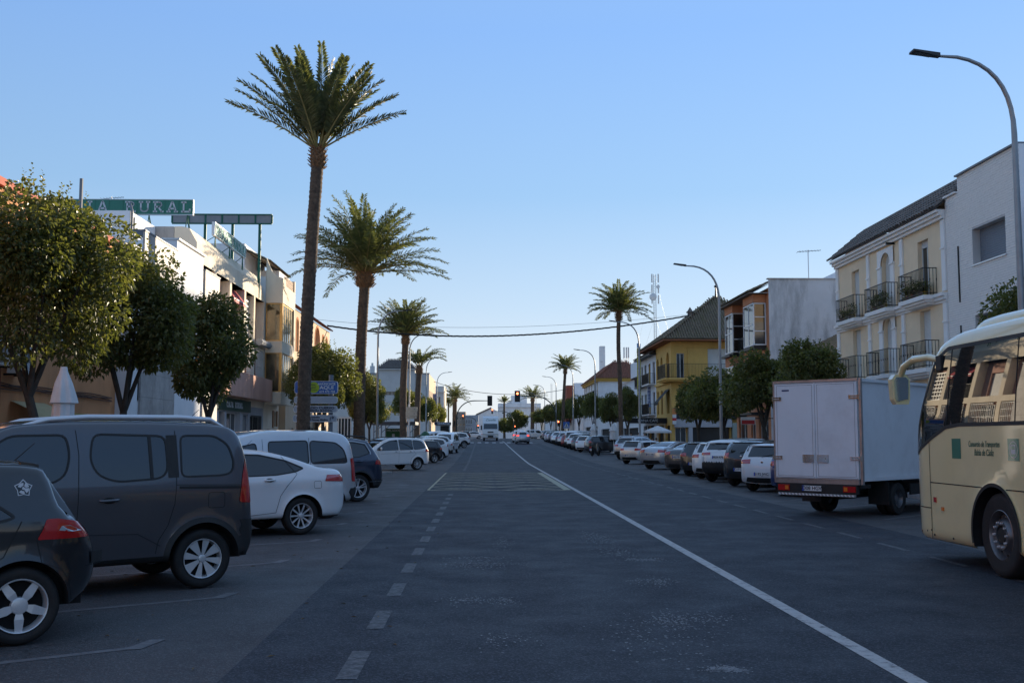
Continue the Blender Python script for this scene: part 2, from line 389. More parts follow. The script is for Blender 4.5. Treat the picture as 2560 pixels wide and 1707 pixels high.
# fallen leaves and grit along the left lane
mb = MB()
for k in range(90):
    x = r2.uniform(-5.5, -0.6); y = r2.uniform(4.5, 22); s = r2.uniform(.012, .03); a = r2.uniform(0, 6); c, si = math.cos(a), math.sin(a)
    mb.add([(x - 1.6 * s * c, y - 1.6 * s * si, .004), (x + .5 * s * si, y - .5 * s * c, .012), (x + 1.6 * s * c, y + 1.6 * s * si, .006), (x - .5 * s * si, y + .5 * s * c, .014)], [(0, 1, 2, 3)])
o = mb.build('fallen_leaves', pbr('dry_leaf', (0.16, 0.10, 0.04), 0.8, var=.3, vs=3)); tag(o, 'small dry leaves scattered on the grey asphalt of the left lane edge', 'leaves', kind='stuff')
# ================================================================== VEHICLES
M_TYRE = pbr('tyre_rubber', (0.012, 0.012, 0.013), 0.75, var=0.2, vs=8, bump=0.002, bs=90, dirt=(0.05, 0.045, 0.04), dirtamt=0.35, dscale=3)
M_RIM = pbr('wheel_alloy', (0.62, 0.63, 0.65), 0.3, 0.35, var=0.05, dirt=(0.12, 0.1, 0.09), dirtamt=0.2, dscale=4)
M_RIMD = pbr('dark_wheel', (0.02, 0.02, 0.022), 0.4, 0.6, var=0.05)
M_DARK = pbr('wheel_well_black', (0.008, 0.008, 0.009), 0.9, var=0)
M_TRIM = pbr('black_plastic_trim', (0.012, 0.013, 0.014), 0.6, var=0.1, vs=5, dirt=(0.05, 0.045, 0.04), dirtamt=0.25, dscale=2)
M_GLASS = glassm(); M_SEAM = pbr('seam_black', (0.006, 0.006, 0.007), 0.7, var=0)
def clearglass():
    m, nt, b = mk('car_glass'); b.inputs['Base Color'].default_value = (0.35, 0.42, 0.45, 1); b.inputs['Roughness'].default_value = 0.02
    b.inputs['Transmission Weight'].default_value = 0.0; b.inputs['Alpha'].default_value = 1
    tr = nt.nodes.new('ShaderNodeBsdfTransparent'); tr.inputs[0].default_value = (0.42, 0.47, 0.5, 1)
    gl = nt.nodes.new('ShaderNodeBsdfGlossy'); gl.inputs['Roughness'].default_value = 0.02; gl.inputs['Color'].default_value = (0.9, 0.95, 1, 1)
    fr = nt.nodes.new('ShaderNodeFresnel'); fr.inputs[0].default_value = 1.75
    mx = nt.nodes.new('ShaderNodeMixShader'); nt.links.new(fr.outputs[0], mx.inputs[0]); nt.links.new(tr.outputs[0], mx.inputs[1]); nt.links.new(gl.outputs[0], mx.inputs[2])
    nt.links.new(mx.outputs[0], nt.nodes['Material Output'].inputs[0]); return m
M_CLEAR = clearglass()
M_REDL = pbr('tail_light_red', (0.42, 0.012, 0.012), 0.12, 0.0, var=0.0, coat=1.0, spec=0.8)
M_REDON = pbr('tail_light_lit', (0.6, 0.02, 0.01), 0.2, 0.0, var=0.0, coat=1.0, emit=(1, 0.05, 0.02), es=1.6)
M_HEAD = pbr('headlight_lens', (0.55, 0.58, 0.6), 0.1, 0.3, var=0.0, coat=1.0, spec=0.8)
M_CHROME = pbr('chrome', (0.6, 0.6, 0.6), 0.12, 1.0, var=0)
M_RAIL = pbr('satin_rail', (0.62, 0.63, 0.65), 0.33, 0.55, var=0)
M_PLATE = pbr('number_plate', (0.72, 0.72, 0.72), 0.4, var=0.0)
M_PTXT = pbr('plate_ink', (0.015, 0.015, 0.02), 0.5, var=0)
M_BLUE = pbr('plate_blue', (0.02, 0.08, 0.45), 0.4, var=0)
M_AMB = pbr('amber_lens', (0.7, 0.18, 0.02), 0.2, var=0, coat=1)
def catmull(P, step, closed=False):
    P = [Vector(p) for p in P]; n = len(P); out = []
    rng = range(n) if closed else range(n - 1)
    for i in rng:
        p0 = P[(i - 1) % n] if (closed or i > 0) else P[0]; p1 = P[i]; p2 = P[(i + 1) % n]; p3 = P[(i + 2) % n] if (closed or i + 2 < n) else P[-1]
        d = (p2 - p1).length; k = max(1, int(round(d / step)))
        t01 = max(1e-4, (p1 - p0).length ** .5); t12 = max(1e-4, d ** .5); t23 = max(1e-4, (p3 - p2).length ** .5)
        m1 = (p2 - p1) + ((p1 - p0) / t01 - (p2 - p0) / (t01 + t12)) * t12 if (p1 - p0).length > 1e-5 else (p2 - p1)
        m2 = (p2 - p1) + ((p3 - p2) / t23 - (p3 - p1) / (t12 + t23)) * t12 if (p3 - p2).length > 1e-5 else (p2 - p1)
        for j in range(k):
            t = j / k; t2 = t * t; t3 = t2 * t
            out.append(p1 * (2 * t3 - 3 * t2 + 1) + m1 * (t3 - 2 * t2 + t) + p2 * (-2 * t3 + 3 * t2) + m2 * (t3 - t2))
    if not closed: out.append(P[-1])
    return out
def pin(x, y, poly):
    c = False; n = len(poly); j = n - 1
    for i in range(n):
        xi, yi = poly[i]; xj, yj = poly[j]
        if (yi > y) != (yj > y) and x < (xj - xi) * (y - yi) / (yj - yi) + xi: c = not c
        j = i
    return c
def roundpoly(poly, r=0.05, k=3):
    out = []; n = len(poly)
    for i in range(n):
        p = Vector(poly[i]); a = Vector(poly[i - 1]); b = Vector(poly[(i + 1) % n])
        da = (a - p); db = (b - p); ra = min(r, da.length * .45); rb = min(r, db.length * .45)
        q0 = p + da.normalized() * ra; q1 = p + db.normalized() * rb
        for j in range(k + 1):
            t = j / k; out.append(q0 * (1 - t) ** 2 + p * 2 * t * (1 - t) + q1 * t * t)
    return out
def dens(poly, step, closed=True):
    out = []; n = len(poly)
    for i in range(n if closed else n - 1):
        a = Vector(poly[i]); b = Vector(poly[(i + 1) % n]); k = max(1, int(math.ceil((b - a).length / step)))
        for j in range(k): out.append(a.lerp(b, j / k))
    if not closed: out.append(Vector(poly[-1]))
    return out
def segdist(p, a, b):
    ab = b - a; t = max(0, min(1, (p - a).dot(ab) / max(1e-9, ab.length_squared))); return (p - (a + ab * t)).length
def cdt(loops, pts):
    vs = []; es = []
    for lp in loops:
        k = len(vs); vs += [Vector((p[0], p[1])) for p in lp]; es += [(k + i, k + (i + 1) % len(lp)) for i in range(len(lp))]
    vs += [Vector((p[0], p[1])) for p in pts]
    ov, oe, of, *_ = delaunay_2d_cdt(vs, es, [], 0, 1e-5)
    return ov, of
class Car:
    def __init__(s, outline, W, wb=2.6, wr=0.32, arch=0.38, belt=0.95, tumble=0.30, tr=(0.35, 0.10), tf=(0.6, 0.16), r=0.07, step=0.08, crown=0.04, bulge=0.07,
                 windows=(), lights=(), clad=None, wrap=(), archy=None, side_regions=(), shoulder=None, sag=0.06, smooth_step=0.07, arches=None, cladr=0):
        s.cladr = cladr
        s.W, s.wb, s.wr, s.arch, s.belt, s.tumble = W, wb, wr, arch, belt, tumble
        s.tr, s.tf, s.r, s.step, s.crown, s.bulge = tr, tf, r, step, crown, bulge
        s.ol = catmull(outline, smooth_step)        # rear bottom -> roof -> front bottom
        s.x0 = min(p.x for p in s.ol); s.x1 = max(p.x for p in s.ol); s.zb = min(s.ol[0].y, s.ol[-1].y)
        s.top = max(p.y for p in s.ol)
        s.windows = [roundpoly(w, rr) for (w, rr) in windows]; s.side_regions = list(side_regions); s.clad = clad; s.wrap = wrap; s.shoulder = shoulder; s.sag = sag
        s.arches = arches if arches is not None else [(0, wr), (wb, wr)]
        s.acc = [0.0]
        for a, b in zip(s.ol, s.ol[1:]): s.acc.append(s.acc[-1] + (b - a).length)
        s.loop = [p.copy() for p in s.ol]
    def hw(s, x, z):
        w = s.W
        if z > s.belt: w -= s.tumble * (z - s.belt) + 0.25 * s.tumble * (z - s.belt) ** 2
        else: w -= s.sag * ((s.belt - z) / s.belt - 0.25) ** 2 * (1 if z < s.belt * .75 else 0)
        d = x - s.x0
        if d < s.tr[0]: w -= s.tr[1] * (1 - d / s.tr[0]) ** 2
        d = s.x1 - x
        if d < s.tf[0]: w -= s.tf[1] * (1 - d / s.tf[0]) ** 2
        for cx, cz in s.arches:
            q = abs(math.hypot(x - cx, z - cz) - s.arch)
            if q < 0.12: w += 0.022 * (1 - q / 0.12) ** 2
        if s.shoulder:
            q = abs(z - s.shoulder(x))
            if q < 0.07: w += 0.014 * (1 - q / 0.07) ** 2
        return w
    def edge_y(s, x, z): return s.hw(x, z) - s.r
    def build(s, root, mats, texture=None):
        """mats: region name -> (object name, material, outward offset)"""
        step = s.step
        bot = s.ol[0].y
        # ---- side
        O = [p.copy() for p in s.ol]
        bline = dens([O[-1], O[0]], step, False)[1:-1]
        outer = O + bline
        loops = [outer]
        arcs = []
        for cx, cz in s.arches:
            arcs.append((cx, cz)); n = max(18, int(2 * PI * s.arch / step * 1.3))
            loops.append([Vector((cx + s.arch * math.cos(2 * PI * k / n), cz + s.arch * math.sin(2 * PI * k / n))) for k in range(n)])
        if s.cladr:
            for cx, cz in s.arches: loops.append([Vector((cx + s.cladr * math.cos(2 * PI * k / 48), cz + s.cladr * math.sin(2 * PI * k / 48))) for k in range(48)])
        regs = [('window', w) for w in s.windows] + [(nm, roundpoly(p, rr)) for (nm, p, rr) in s.side_regions]
        for nm, p in regs: loops.append(dens(p, step))
        segs = list(zip(outer, outer[1:] + outer[:1]))
        def dist(p): return min(segdist(p, a, b) for a, b in segs if abs(a.x - p.x) < s.r * 4 or True)
        pts = []
        # rings just inside the outline
        m = len(outer)
        for i in range(m):
            a = outer[i - 1]; b = outer[(i + 1) % m]; t = (b - a); 
            if t.length < 1e-6: continue
            t.normalize(); nrm = Vector((t.y, -t.x))      # outline runs rear->front over the top, inside is to the right
            for f in (0.12, 0.4, 1.0):
                q = outer[i] + nrm * s.r * f
                if pin(q.x, q.y, outer) and dist(q) > s.r * f * 0.8: pts.append(q)
        nx = int((s.x1 - s.x0) / step); nz = int((s.top - bot) / step)
        gp = []
        for i in range(nx + 1):
            for j in range(nz + 1):
                q = Vector((s.x0 + (i + 0.5 * (j % 2)) * step, bot + j * step))
                if not pin(q.x, q.y, outer): continue
                if any(math.hypot(q.x - cx, q.y - cz) < s.arch + step * .3 for cx, cz in arcs): continue
                gp.append(q)
        gp = [q for q in gp if dist(q) > s.r * 1.25]
        for cx, cz in arcs:
            n = 30
            for rr in (s.arch + 0.035, s.arch + 0.08):
                for k in range(n):
                    q = Vector((cx + rr * math.cos(2 * PI * k / n), cz + rr * math.sin(2 * PI * k / n)))
                    if q.y > bot and pin(q.x, q.y, outer) and dist(q) > s.r * 1.1: gp.append(q)
        ov, of = cdt(loops, pts + gp)
        rr = s.r; Y = []
        for p in ov:
            d = dist(p); y = s.hw(p.x, p.y)
            if d < rr: y -= rr - math.sqrt(max(0, rr * rr - (rr - d) ** 2))
            Y.append(y)
        col = {}
        def put(reg, verts, tri):
            col.setdefault(reg, MB()); mb = col[reg]; mb.add(verts, [tri])
        for f in of:
            c = sum((ov[i] for i in f), Vector((0, 0))) / len(f)
            if not pin(c.x, c.y, outer): continue
            if any(math.hypot(c.x - cx, c.y - cz) < s.arch * .995 for cx, cz in arcs): continue
            reg = 'body'
            for nm, p in regs:
                if pin(c.x, c.y, p): reg = nm; break
            if reg == 'body' and s.clad and s.clad(c.x, c.y): reg = 'clad'
            off = mats[reg][2]
            for sg in (1, -1):
                vs = [(ov[i].x, sg * (Y[i] + off), ov[i].y) for i in f]
                if sg == 1: vs = vs[::-1]
                key = reg + ('_l' if sg == 1 else '_r') if reg not in ('body', 'clad') else reg
                put(key, vs, tuple(range(len(vs))))
        # ---- wrap over rear, roof, windscreen, bonnet, front
        K = 0.8; L = s.acc[-1]
        EY = [max(0.02, s.edge_y(p.x, p.y)) for p in s.ol]
        def at_s(v):
            v = max(0, min(L, v)); lo, hi = 0, len(s.acc) - 1
            while hi - lo > 1:
                md = (lo + hi) // 2
                if s.acc[md] <= v: lo = md
                else: hi = md
            t = (v - s.acc[lo]) / max(1e-9, s.acc[lo + 1] - s.acc[lo])
            a, b = s.ol[lo], s.ol[lo + 1]; p = a.lerp(b, t)
            i0 = max(0, lo - 1); i1 = min(len(s.ol) - 1, lo + 2); tt = (s.ol[i1] - s.ol[i0]).normalized()
            return p, Vector((-tt.y, tt.x)), EY[lo] * (1 - t) + EY[lo + 1] * t
        def S(kind, val):
            rng = range(len(s.ol) - 1)
            if kind == 'rz':
                for i in rng:
                    a, b = s.ol[i].y, s.ol[i + 1].y
                    if (a - val) * (b - val) <= 0 and b >= a: return s.acc[i] + (s.acc[i + 1] - s.acc[i]) * ((val - a) / max(1e-9, b - a))
            if kind == 'tx':
                best = None
                for i in rng:
                    a, b = s.ol[i].x, s.ol[i + 1].x
                    if (a - val) * (b - val) <= 0 and (best is None or s.ol[i].y > best[0]): best = (s.ol[i].y, s.acc[i] + (s.acc[i + 1] - s.acc[i]) * ((val - a) / (b - a + 1e-9)))
                if best: return best[1]
            if kind == 'fz':
                for i in reversed(rng):
                    a, b = s.ol[i].y, s.ol[i + 1].y
                    if (a - val) * (b - val) <= 0: return s.acc[i] + (s.acc[i + 1] - s.acc[i]) * ((val - a) / (b - a - 1e-9))
            return 0
        s.S = S; s.at_s = at_s
        wl = []
        for nm, pl, rd in s.wrap:
            q = [Vector((S(k, v), t * K)) for (k, v, t) in pl]; wl.append((nm, roundpoly(q, rd)))
        loops = [[Vector((a, -K)) for a in s.acc] + [Vector((a, K)) for a in reversed(s.acc)]]
        # end edges subdivided
        lo = loops[0]; n = len(s.acc); E1 = [Vector((L, -K + 2 * K * k / 12)) for k in range(1, 12)]; E0 = [Vector((0, K - 2 * K * k / 12)) for k in range(1, 12)]
        loops[0] = lo[:n] + E1 + lo[n:] + E0
        for nm, p in wl: loops.append(dens(p, step))
        gp = []; nt_ = 12
        for i in range(1, int(L / (step * 1.2))):
            for j in range(nt_ + 1):
                t = -K + 2 * K * (j + 0.5 * (i % 2)) / nt_
                if abs(t) < K * .97: gp.append(Vector((i * step * 1.2, t)))
        ov, of = cdt(loops, gp)
        PV = []
        for q in ov:
            p, nn, ey = at_s(q.x); t = q.y / K
            B = s.crown if nn.y > 0.55 else s.bulge
            B = s.bulge + (s.crown - s.bulge) * sm(0.2, 0.8, nn.y)
            fall = 1 - abs(t) ** 2.6
            e = 1.0
            PV.append((p.x + nn.x * B * fall * e, t * ey, p.y + nn.y * B * fall * e, nn))
        for f in of:
            c = sum((ov[i] for i in f), Vector((0, 0))) / len(f)
            reg = 'body'
            for nm, p in wl:
                if pin(c.x, c.y, p): reg = nm; break
            p, nn, ey = at_s(c.x)
            if reg == 'body' and s.clad and s.clad(p.x, p.y): reg = 'clad'
            off = mats[reg][2]
            vs = [(PV[i][0] + PV[i][3].x * off, PV[i][1], PV[i][2] + PV[i][3].y * off) for i in f]
            key = reg if reg not in ('tail', 'head', 'tailon', 'refl', 'whitel', 'amb') else reg + ('_l' if c.y > 0 else '_r')
            put(key, vs, tuple(range(len(vs))))
        objs = {}
        # belly
        und = MB(); und.box(s.x0 + .12, s.x1 - .12, -s.W + .2, s.W - .2, bot - 0.02, bot + 0.25)
        for cx, cz in s.arches:
            n = 20; yo = s.hw(cx, cz + s.arch) - 0.004; yi = yo - 0.32
            for sg in (1, -1):
                a0 = -math.asin(max(-1, min(.9, (cz - bot) / s.arch))); pr = [(cx + s.arch * math.cos((PI - 2 * a0) * k / n + a0), cz + s.arch * math.sin((PI - 2 * a0) * k / n + a0)) for k in range(n + 1)]
                for (a, b) in zip(pr, pr[1:]): und.quad((a[0], sg * s.hw(a[0], a[1]) - sg * .003, a[1]), (b[0], sg * s.hw(b[0], b[1]) - sg * .003, b[1]), (b[0], sg * yi, b[1]), (a[0], sg * yi, a[1]))
                und.add([(p[0], sg * yi, p[1]) for p in pr], [tuple(range(len(pr)))])
        und.build('underbody', M_DARK, root, local=True, fixn=False)
        for key, mb in col.items():
            base = key[:-2] if key.endswith(('_l', '_r')) else key
            nm, mt, off = mats[base]
            me = mb.mesh(nm, fixn=False)
            bm = bmesh.new(); bm.from_mesh(me); bmesh.ops.remove_doubles(bm, verts=bm.verts, dist=0.0006)
            bmesh.ops.recalc_face_normals(bm, faces=bm.faces); bm.to_mesh(me); bm.free()
            smooth(me, 38)
            objs[key] = link(nm, me, mt, root)
        return objs
    def ribbon(s, root, name, path, mat, wd=0.007, off=0.002, sides=(1,), closed=False, step=0.05):
        """a thin line on the flank following (x,z) path"""
        P = dens([Vector(p) for p in path], step, closed)
        if closed: P.append(P[0])
        out = None
        for sg in sides:
            mb = MB(); vs = []
            for i, p in enumerate(P):
                t = (P[min(i + 1, len(P) - 1)] - P[max(0, i - 1)]); t = t.normalized() if t.length > 1e-6 else Vector((1, 0)); n = Vector((-t.y, t.x)) * wd / 2
                for q in (p + n, p - n): vs.append((q.x, sg * (s.hw(q.x, q.y) + off), q.y))
            mb.add(vs, [(2 * i, 2 * i + 1, 2 * i + 3, 2 * i + 2) for i in range(len(P) - 1)])
            out = mb.build(name, mat, root, local=True, fixn=False)
        return out
_WH = {}
def wheel_mesh(r, wd, style, rr):
    key = (round(r, 3), wd, style, rr)
    if key in _WH: return _WH[key]
    t = MB(); hw_ = wd / 2
    t.lathe([(rr * r, -hw_ * .8), (r * .80, -hw_), (r * .93, -hw_ * .95), (r * .985, -hw_ * .72), (r, -hw_ * .4), (r * .994, -hw_ * .1), (r * .994, hw_ * .1), (r, hw_ * .4), (r * .985, hw_ * .72), (r * .93, hw_ * .95), (r * .80, hw_), (rr * r, hw_ * .8), (rr * r, -hw_ * .8)], ax='y', n=40)
    tm = t.mesh('tyre', sm_=50)
    R = rr * r
    m = MB()
    # barrel and lip
    m.lathe([(R * 1.0, hw_ * .86), (R * .985, hw_ * .93), (R * .95, hw_ * .9), (R * .92, hw_ * .6), (R * .88, -hw_ * .5)], ax='y', n=36)
    yo = hw_ * .72
    def spoke(a, w0, w1, r0, r1, y0, y1, th=0.03):
        ca, sa = math.cos(a), math.sin(a)
        def P(rad, off, y): return (rad * ca - off * sa, y, rad * sa + off * ca)
        m.add([P(r0, -w0, y0), P(r0, w0, y0), P(r1, w1, y1), P(r1, -w1, y1), P(r0, -w0 * .6, y0 - th), P(r0, w0 * .6, y0 - th), P(r1, w1 * .6, y1 - th), P(r1, -w1 * .6, y1 - th)],
              [(0, 1, 2, 3), (0, 4, 5, 1), (1, 5, 6, 2), (2, 6, 7, 3), (3, 7, 4, 0)])
    if style == 'five':          # wide pointed five spoke
        for k in range(5):
            a = PI / 2 + 2 * PI * k / 5 + PI
            spoke(a, R * .10, R * .17, R * .2, R * .5, yo * .9, yo * 1.0); spoke(a, R * .17, R * .13, R * .499, R * .96, yo * 1.0, yo * .93)
    elif style == 'cap8':        # plastic cover with pairs of blades
        for k in range(8):
            a = 2 * PI * k / 8 + .2; spoke(a, R * .07, R * .27 if k % 2 else R * .19, R * .2, R * .95, yo * .92, yo * 1.04); 
    elif style == 'double5':
        for k in range(5):
            for d in (-.17, .17):
                a = PI / 2 + 2 * PI * k / 5
                ca = a + d; spoke(ca, R * .045, R * .06, R * .18, R * .95, yo * .75, yo * .98)
    elif style == 'ten':
        for k in range(10): spoke(2 * PI * k / 10, R * .05, R * .075, R * .18, R * .95, yo * .75, yo * .98)
    else:
        for k in range(7): spoke(2 * PI * k / 7, R * .07, R * .13, R * .18, R * .94, yo * .75, yo * .95)
    hb_ = 1.25 if style == 'five' else .8
    m.lathe([(0.001, yo * 1.03), (R * .2 * hb_, yo * 1.03), (R * .24 * hb_, yo * .98), (R * .26 * hb_, yo * .6)], ax='y', n=24)
    for k in range(5):
        a = 2 * PI * k / 5 + .3; m.lathe([(0.001, yo * .86), (R * .035, yo * .84), (R * .04, yo * .6)], c=(R * (.26 if style != 'five' else .19) * math.cos(a), 0, R * (.26 if style != 'five' else .19) * math.sin(a)), ax='y', n=6)
    rm = m.mesh('rim', fixn=True)
    smooth(rm, 30)
    d = MB(); d.lathe([(0.001, -hw_ * .1), (R * .93, -hw_ * .1)], ax='y', n=24); d.lathe([(0.001, yo * .1), (R * .55, yo * .1)], ax='y', n=24)
    dm = d.mesh('brake_disc')
    _WH[key] = (tm, rm, dm); return _WH[key]
def wheels(root, xs, track, r, wd=0.2, style='double5', rr=0.66, rim=None, both=True):
    tm, rm, dm = wheel_mesh(r, wd, style, rr)
    for x in xs:
        for sg in (1, -1):
            wt = link('wheel', tm, M_TYRE, root, (x, sg * (track / 2 - wd / 2), r))
            if sg < 0: wt.rotation_euler = (0, 0, PI)
            link('rim', rm, rim or M_RIM, wt); link('brake_disc', dm, M_DARK, wt)
    # note: meshes keep their first material; a second rim colour needs its own mesh
def plate(root, p, rz, txt, w_=0.5, h=0.11):
    mb = MB(); c, s_ = math.cos(rz), math.sin(rz)
    F = lambda u, v, n: Vector((p[0] + u * c + n * s_, p[1] + u * s_ - n * c, p[2] + v))
    mb.F = F; mb.box(-w_ / 2, w_ / 2, -h / 2, h / 2, 0, .012) if False else None
    for vs in [1]:
        mb.add([(-w_ / 2, -h / 2, 0), (w_ / 2, -h / 2, 0), (w_ / 2, h / 2, 0), (-w_ / 2, h / 2, 0), (-w_ / 2, -h / 2, .012), (w_ / 2, -h / 2, .012), (w_ / 2, h / 2, .012), (-w_ / 2, h / 2, .012)],
               [(0, 3, 2, 1), (4, 5, 6, 7), (0, 1, 5, 4), (1, 2, 6, 5), (2, 3, 7, 6), (3, 0, 4, 7)])
    pl = mb.build('number_plate', M_PLATE, root, local=True)
    b = MB(F); b.add([(-w_ / 2, -h / 2, .0135), (-w_ / 2 + .045, -h / 2, .0135), (-w_ / 2 + .045, h / 2, .0135), (-w_ / 2, h / 2, .0135)], [(0, 1, 2, 3)])
    b.build('plate_band', M_BLUE, pl, local=True)
    cu = bpy.data.curves.new('plate_number', 'FONT'); cu.body = txt; cu.size = h * 1.0; cu.align_x = 'CENTER'; cu.align_y = 'CENTER'; cu.extrude = 0.001; cu.offset = .002
    cu.materials.append(M_PTXT); o = bpy.data.objects.new('plate_number', cu); C.objects.link(o); o.parent = pl
    o.location = F(.022, 0, .015); o.rotation_euler = (PI / 2, 0, rz); o.scale = (1.02, 1, 1)
    tomesh(o)
    return pl
def mirror(root, x, y, z, mat, sgs=(1, -1)):
    for sg in sgs:
        mb = MB(); vs = []
        prof = [(0.0, .05), (.03, .085), (.09, .095), (.14, .075), (.165, .02)]
        n = 10
        for d, rad in prof:
            for k in range(n):
                th = 2 * PI * k / n; vs.append((x + math.cos(th) * rad * .62 + d * .25 - .03, sg * (y + d), z + math.sin(th) * rad))
        fs = [(i * n + k, i * n + (k + 1) % n, (i + 1) * n + (k + 1) % n, (i + 1) * n + k) for i in range(len(prof) - 1) for k in range(n)] + [tuple(range(n)), tuple(range((len(prof) - 1) * n, len(prof) * n))]
        mb.add(vs, fs); m_ = mb.build('mirror', mat, root, local=True, sm_=60)
        b = MB(); b.box(x - .03, x + .04, min(sg * (y - .06), sg * (y + .02)), max(sg * (y - .06), sg * (y + .02)), z - .06, z - .02); b.build('mirror_stalk', M_TRIM, m_, local=True)
def handle(car, root, x, z, mat, sides=(1, -1), L=.2):
    for sg in sides:
        y = car.hw(x, z); mb = MB()
        mb.tube([(x - L / 2, sg * y, z + .01), (x - L / 2 + .03, sg * (y + .03), z + .005), (x + L / 2 - .03, sg * (y + .03), z - .002), (x + L / 2, sg * y, z)], [.012, .017, .017, .012], 6)
        h = mb.build('door_handle', mat, root, local=True, sm_=50)
        b = MB(); n = 14; pr = [(x + .07 * math.cos(2 * PI * k / n), z + .034 * math.sin(2 * PI * k / n)) for k in range(n)]
        b.add([(a, sg * (car.hw(a, c) + .0025), c) for a, c in pr], [tuple(range(n))]); b.build('handle_recess', M_SEAM, h, local=True, fixn=False)
REG = {'window': ('side_window', M_GLASS, -0.004), 'clearwin': ('side_window', M_CLEAR, -0.004), 'rear_window': ('rear_window', M_GLASS, 0.001), 'windscreen': ('windscreen', M_GLASS, 0.001),
       'tail': ('tail_light', M_REDL, 0.008), 'tailon': ('tail_light', M_REDON, 0.008), 'head': ('headlight', M_HEAD, 0.006), 'grille': ('grille', M_TRIM, -0.006), 'blacktrim': ('trim', M_TRIM, 0.003),
       'bump': ('bumper_insert', M_TRIM, 0.003), 'diff': ('skid_plate', M_RAIL, 0.008), 'frame': ('window_surround', M_TRIM, 0.004), 'refl': ('reflector', M_REDL, .006), 'glossb': ('trim', M_GLASS, .003), 'chrome': ('trim', M_CHROME, .006),
       'whitel': ('reversing_light', M_HEAD, 0.010), 'amb': ('indicator', M_AMB, .009)}
def regs(paint_, **k):
    r = dict(REG); r['body'] = ('body', paint_, 0.0); r['clad'] = ('cladding', M_TRIM, 0.004); r.update(k); return r
def sym(nm, pl, rd):      # the same patch left and right
    return [(nm, pl, rd), (nm + 'R' if False else nm, [(k, v, -t) for (k, v, t) in pl], rd)]
P_GREY = paint('anthracite_paint', (0.065, 0.068, 0.08), .45); P_BLK = paint('black_paint', (0.010, 0.012, 0.016), .2); P_WHT = paint('white_paint', (0.70, 0.71, 0.72), 0.0)
P_NAVY = paint('dark_blue_paint', (0.018, 0.03, 0.06), .4); P_SIL = paint('silver_paint', (0.42, 0.44, 0.47), .6); P_BRN = paint('brown_grey_paint', (0.09, 0.085, 0.085), .5)
P_RED = paint('red_paint', (0.22, 0.015, 0.02), .3); P_GRN = paint('grey_green_paint', (0.10, 0.12, 0.11), .3); P_BLUE = paint('royal_blue_paint', (0.01, 0.03, 0.16), .3); P_LSIL = paint('pale_silver_paint', (0.55, 0.56, 0.57), .5)
# generic patches ------------------------------------------------------
def rear_kit(zw0, zw1, tw0, tw1, lz0, lz1, lt, bz, lamps='tail', ltop=None):
    k = [('rear_window', [('rz', zw0, -tw0), ('rz', zw0, tw0), ('rz', zw1, tw1), ('rz', zw1, -tw1)], .05)]
    if lz0: k += sym(lamps, [('rz', lz0, lt), ('rz', lz0 + .01, 1.02), ('rz', lz1, 1.02), ('rz', lz1, (ltop or lt))], .015)
    if bz: k += [('bump', [('rz', bz[0], -bz[2]), ('rz', bz[0], bz[2]), ('rz', bz[1], bz[2] - .08), ('rz', bz[1], -bz[2] + .08)], .03)]
    return k
def front_kit(xw0, xw1, tw0, tw1, hz0, hz1, gz0=.35, gz1=.5, ht=.62):
    return [('windscreen', [('tx', xw0, -tw0), ('tx', xw0, tw0), ('tx', xw1, tw1), ('tx', xw1, -tw1)], .05)] + sym('head', [('fz', hz1, ht), ('fz', hz1, 1.0), ('fz', hz0, 1.0), ('fz', hz0, ht + .08)], .03) + \
        [('grille', [('fz', hz1 - .01, -ht + .1), ('fz', hz1 - .01, ht - .1), ('fz', hz0 - .03, ht - .15), ('fz', hz0 - .03, -ht + .15)], .02), ('grille', [('fz', gz1, -.6), ('fz', gz1, .6), ('fz', gz0, .5), ('fz', gz0, -.5)], .03)]
def lampside(x0, x1, z0, z1, nm='tail', slant=.05): return (nm, [(x0, z0), (x0, z1), (x1 - slant, z1), (x1, z0 + .02)], .015)
def seams(car, root, lines, sides=(1, -1)):
    for l in lines: car.ribbon(root, 'door_seam', l, M_SEAM, .008, .0022, sides)
PROTO = {}
def proto(nm, **k): PROTO[nm] = k
# ---- leisure activity van (tall, boxy)
van_ol = [(-.54, .33), (-.60, .45), (-.62, .62), (-.60, .82), (-.58, 1.05), (-.55, 1.3), (-.50, 1.55), (-.43, 1.72), (-.32, 1.80), (.3, 1.845), (1.0, 1.85), (1.7, 1.83), (2.1, 1.77), (2.5, 1.52), (2.9, 1.22), (3.15, 1.13), (3.45, 1.04), (3.6, .92), (3.66, .7), (3.64, .45), (3.55, .28)]
van_w = [([(.27, 1.245), (.27, 1.705), (-.13, 1.705), (-.29, 1.60), (-.35, 1.40), (-.32, 1.29), (-.22, 1.255)], .07), ([(1.22, 1.72), (.44, 1.70), (.42, 1.32), (.50, 1.235), (.98, 1.205), (1.18, 1.28), (1.26, 1.45)], .09),
         ([(1.50, 1.71), (1.46, 1.50), (1.50, 1.30), (1.62, 1.21), (2.62, 1.13), (2.46, 1.42), (2.05, 1.70)], .08)]
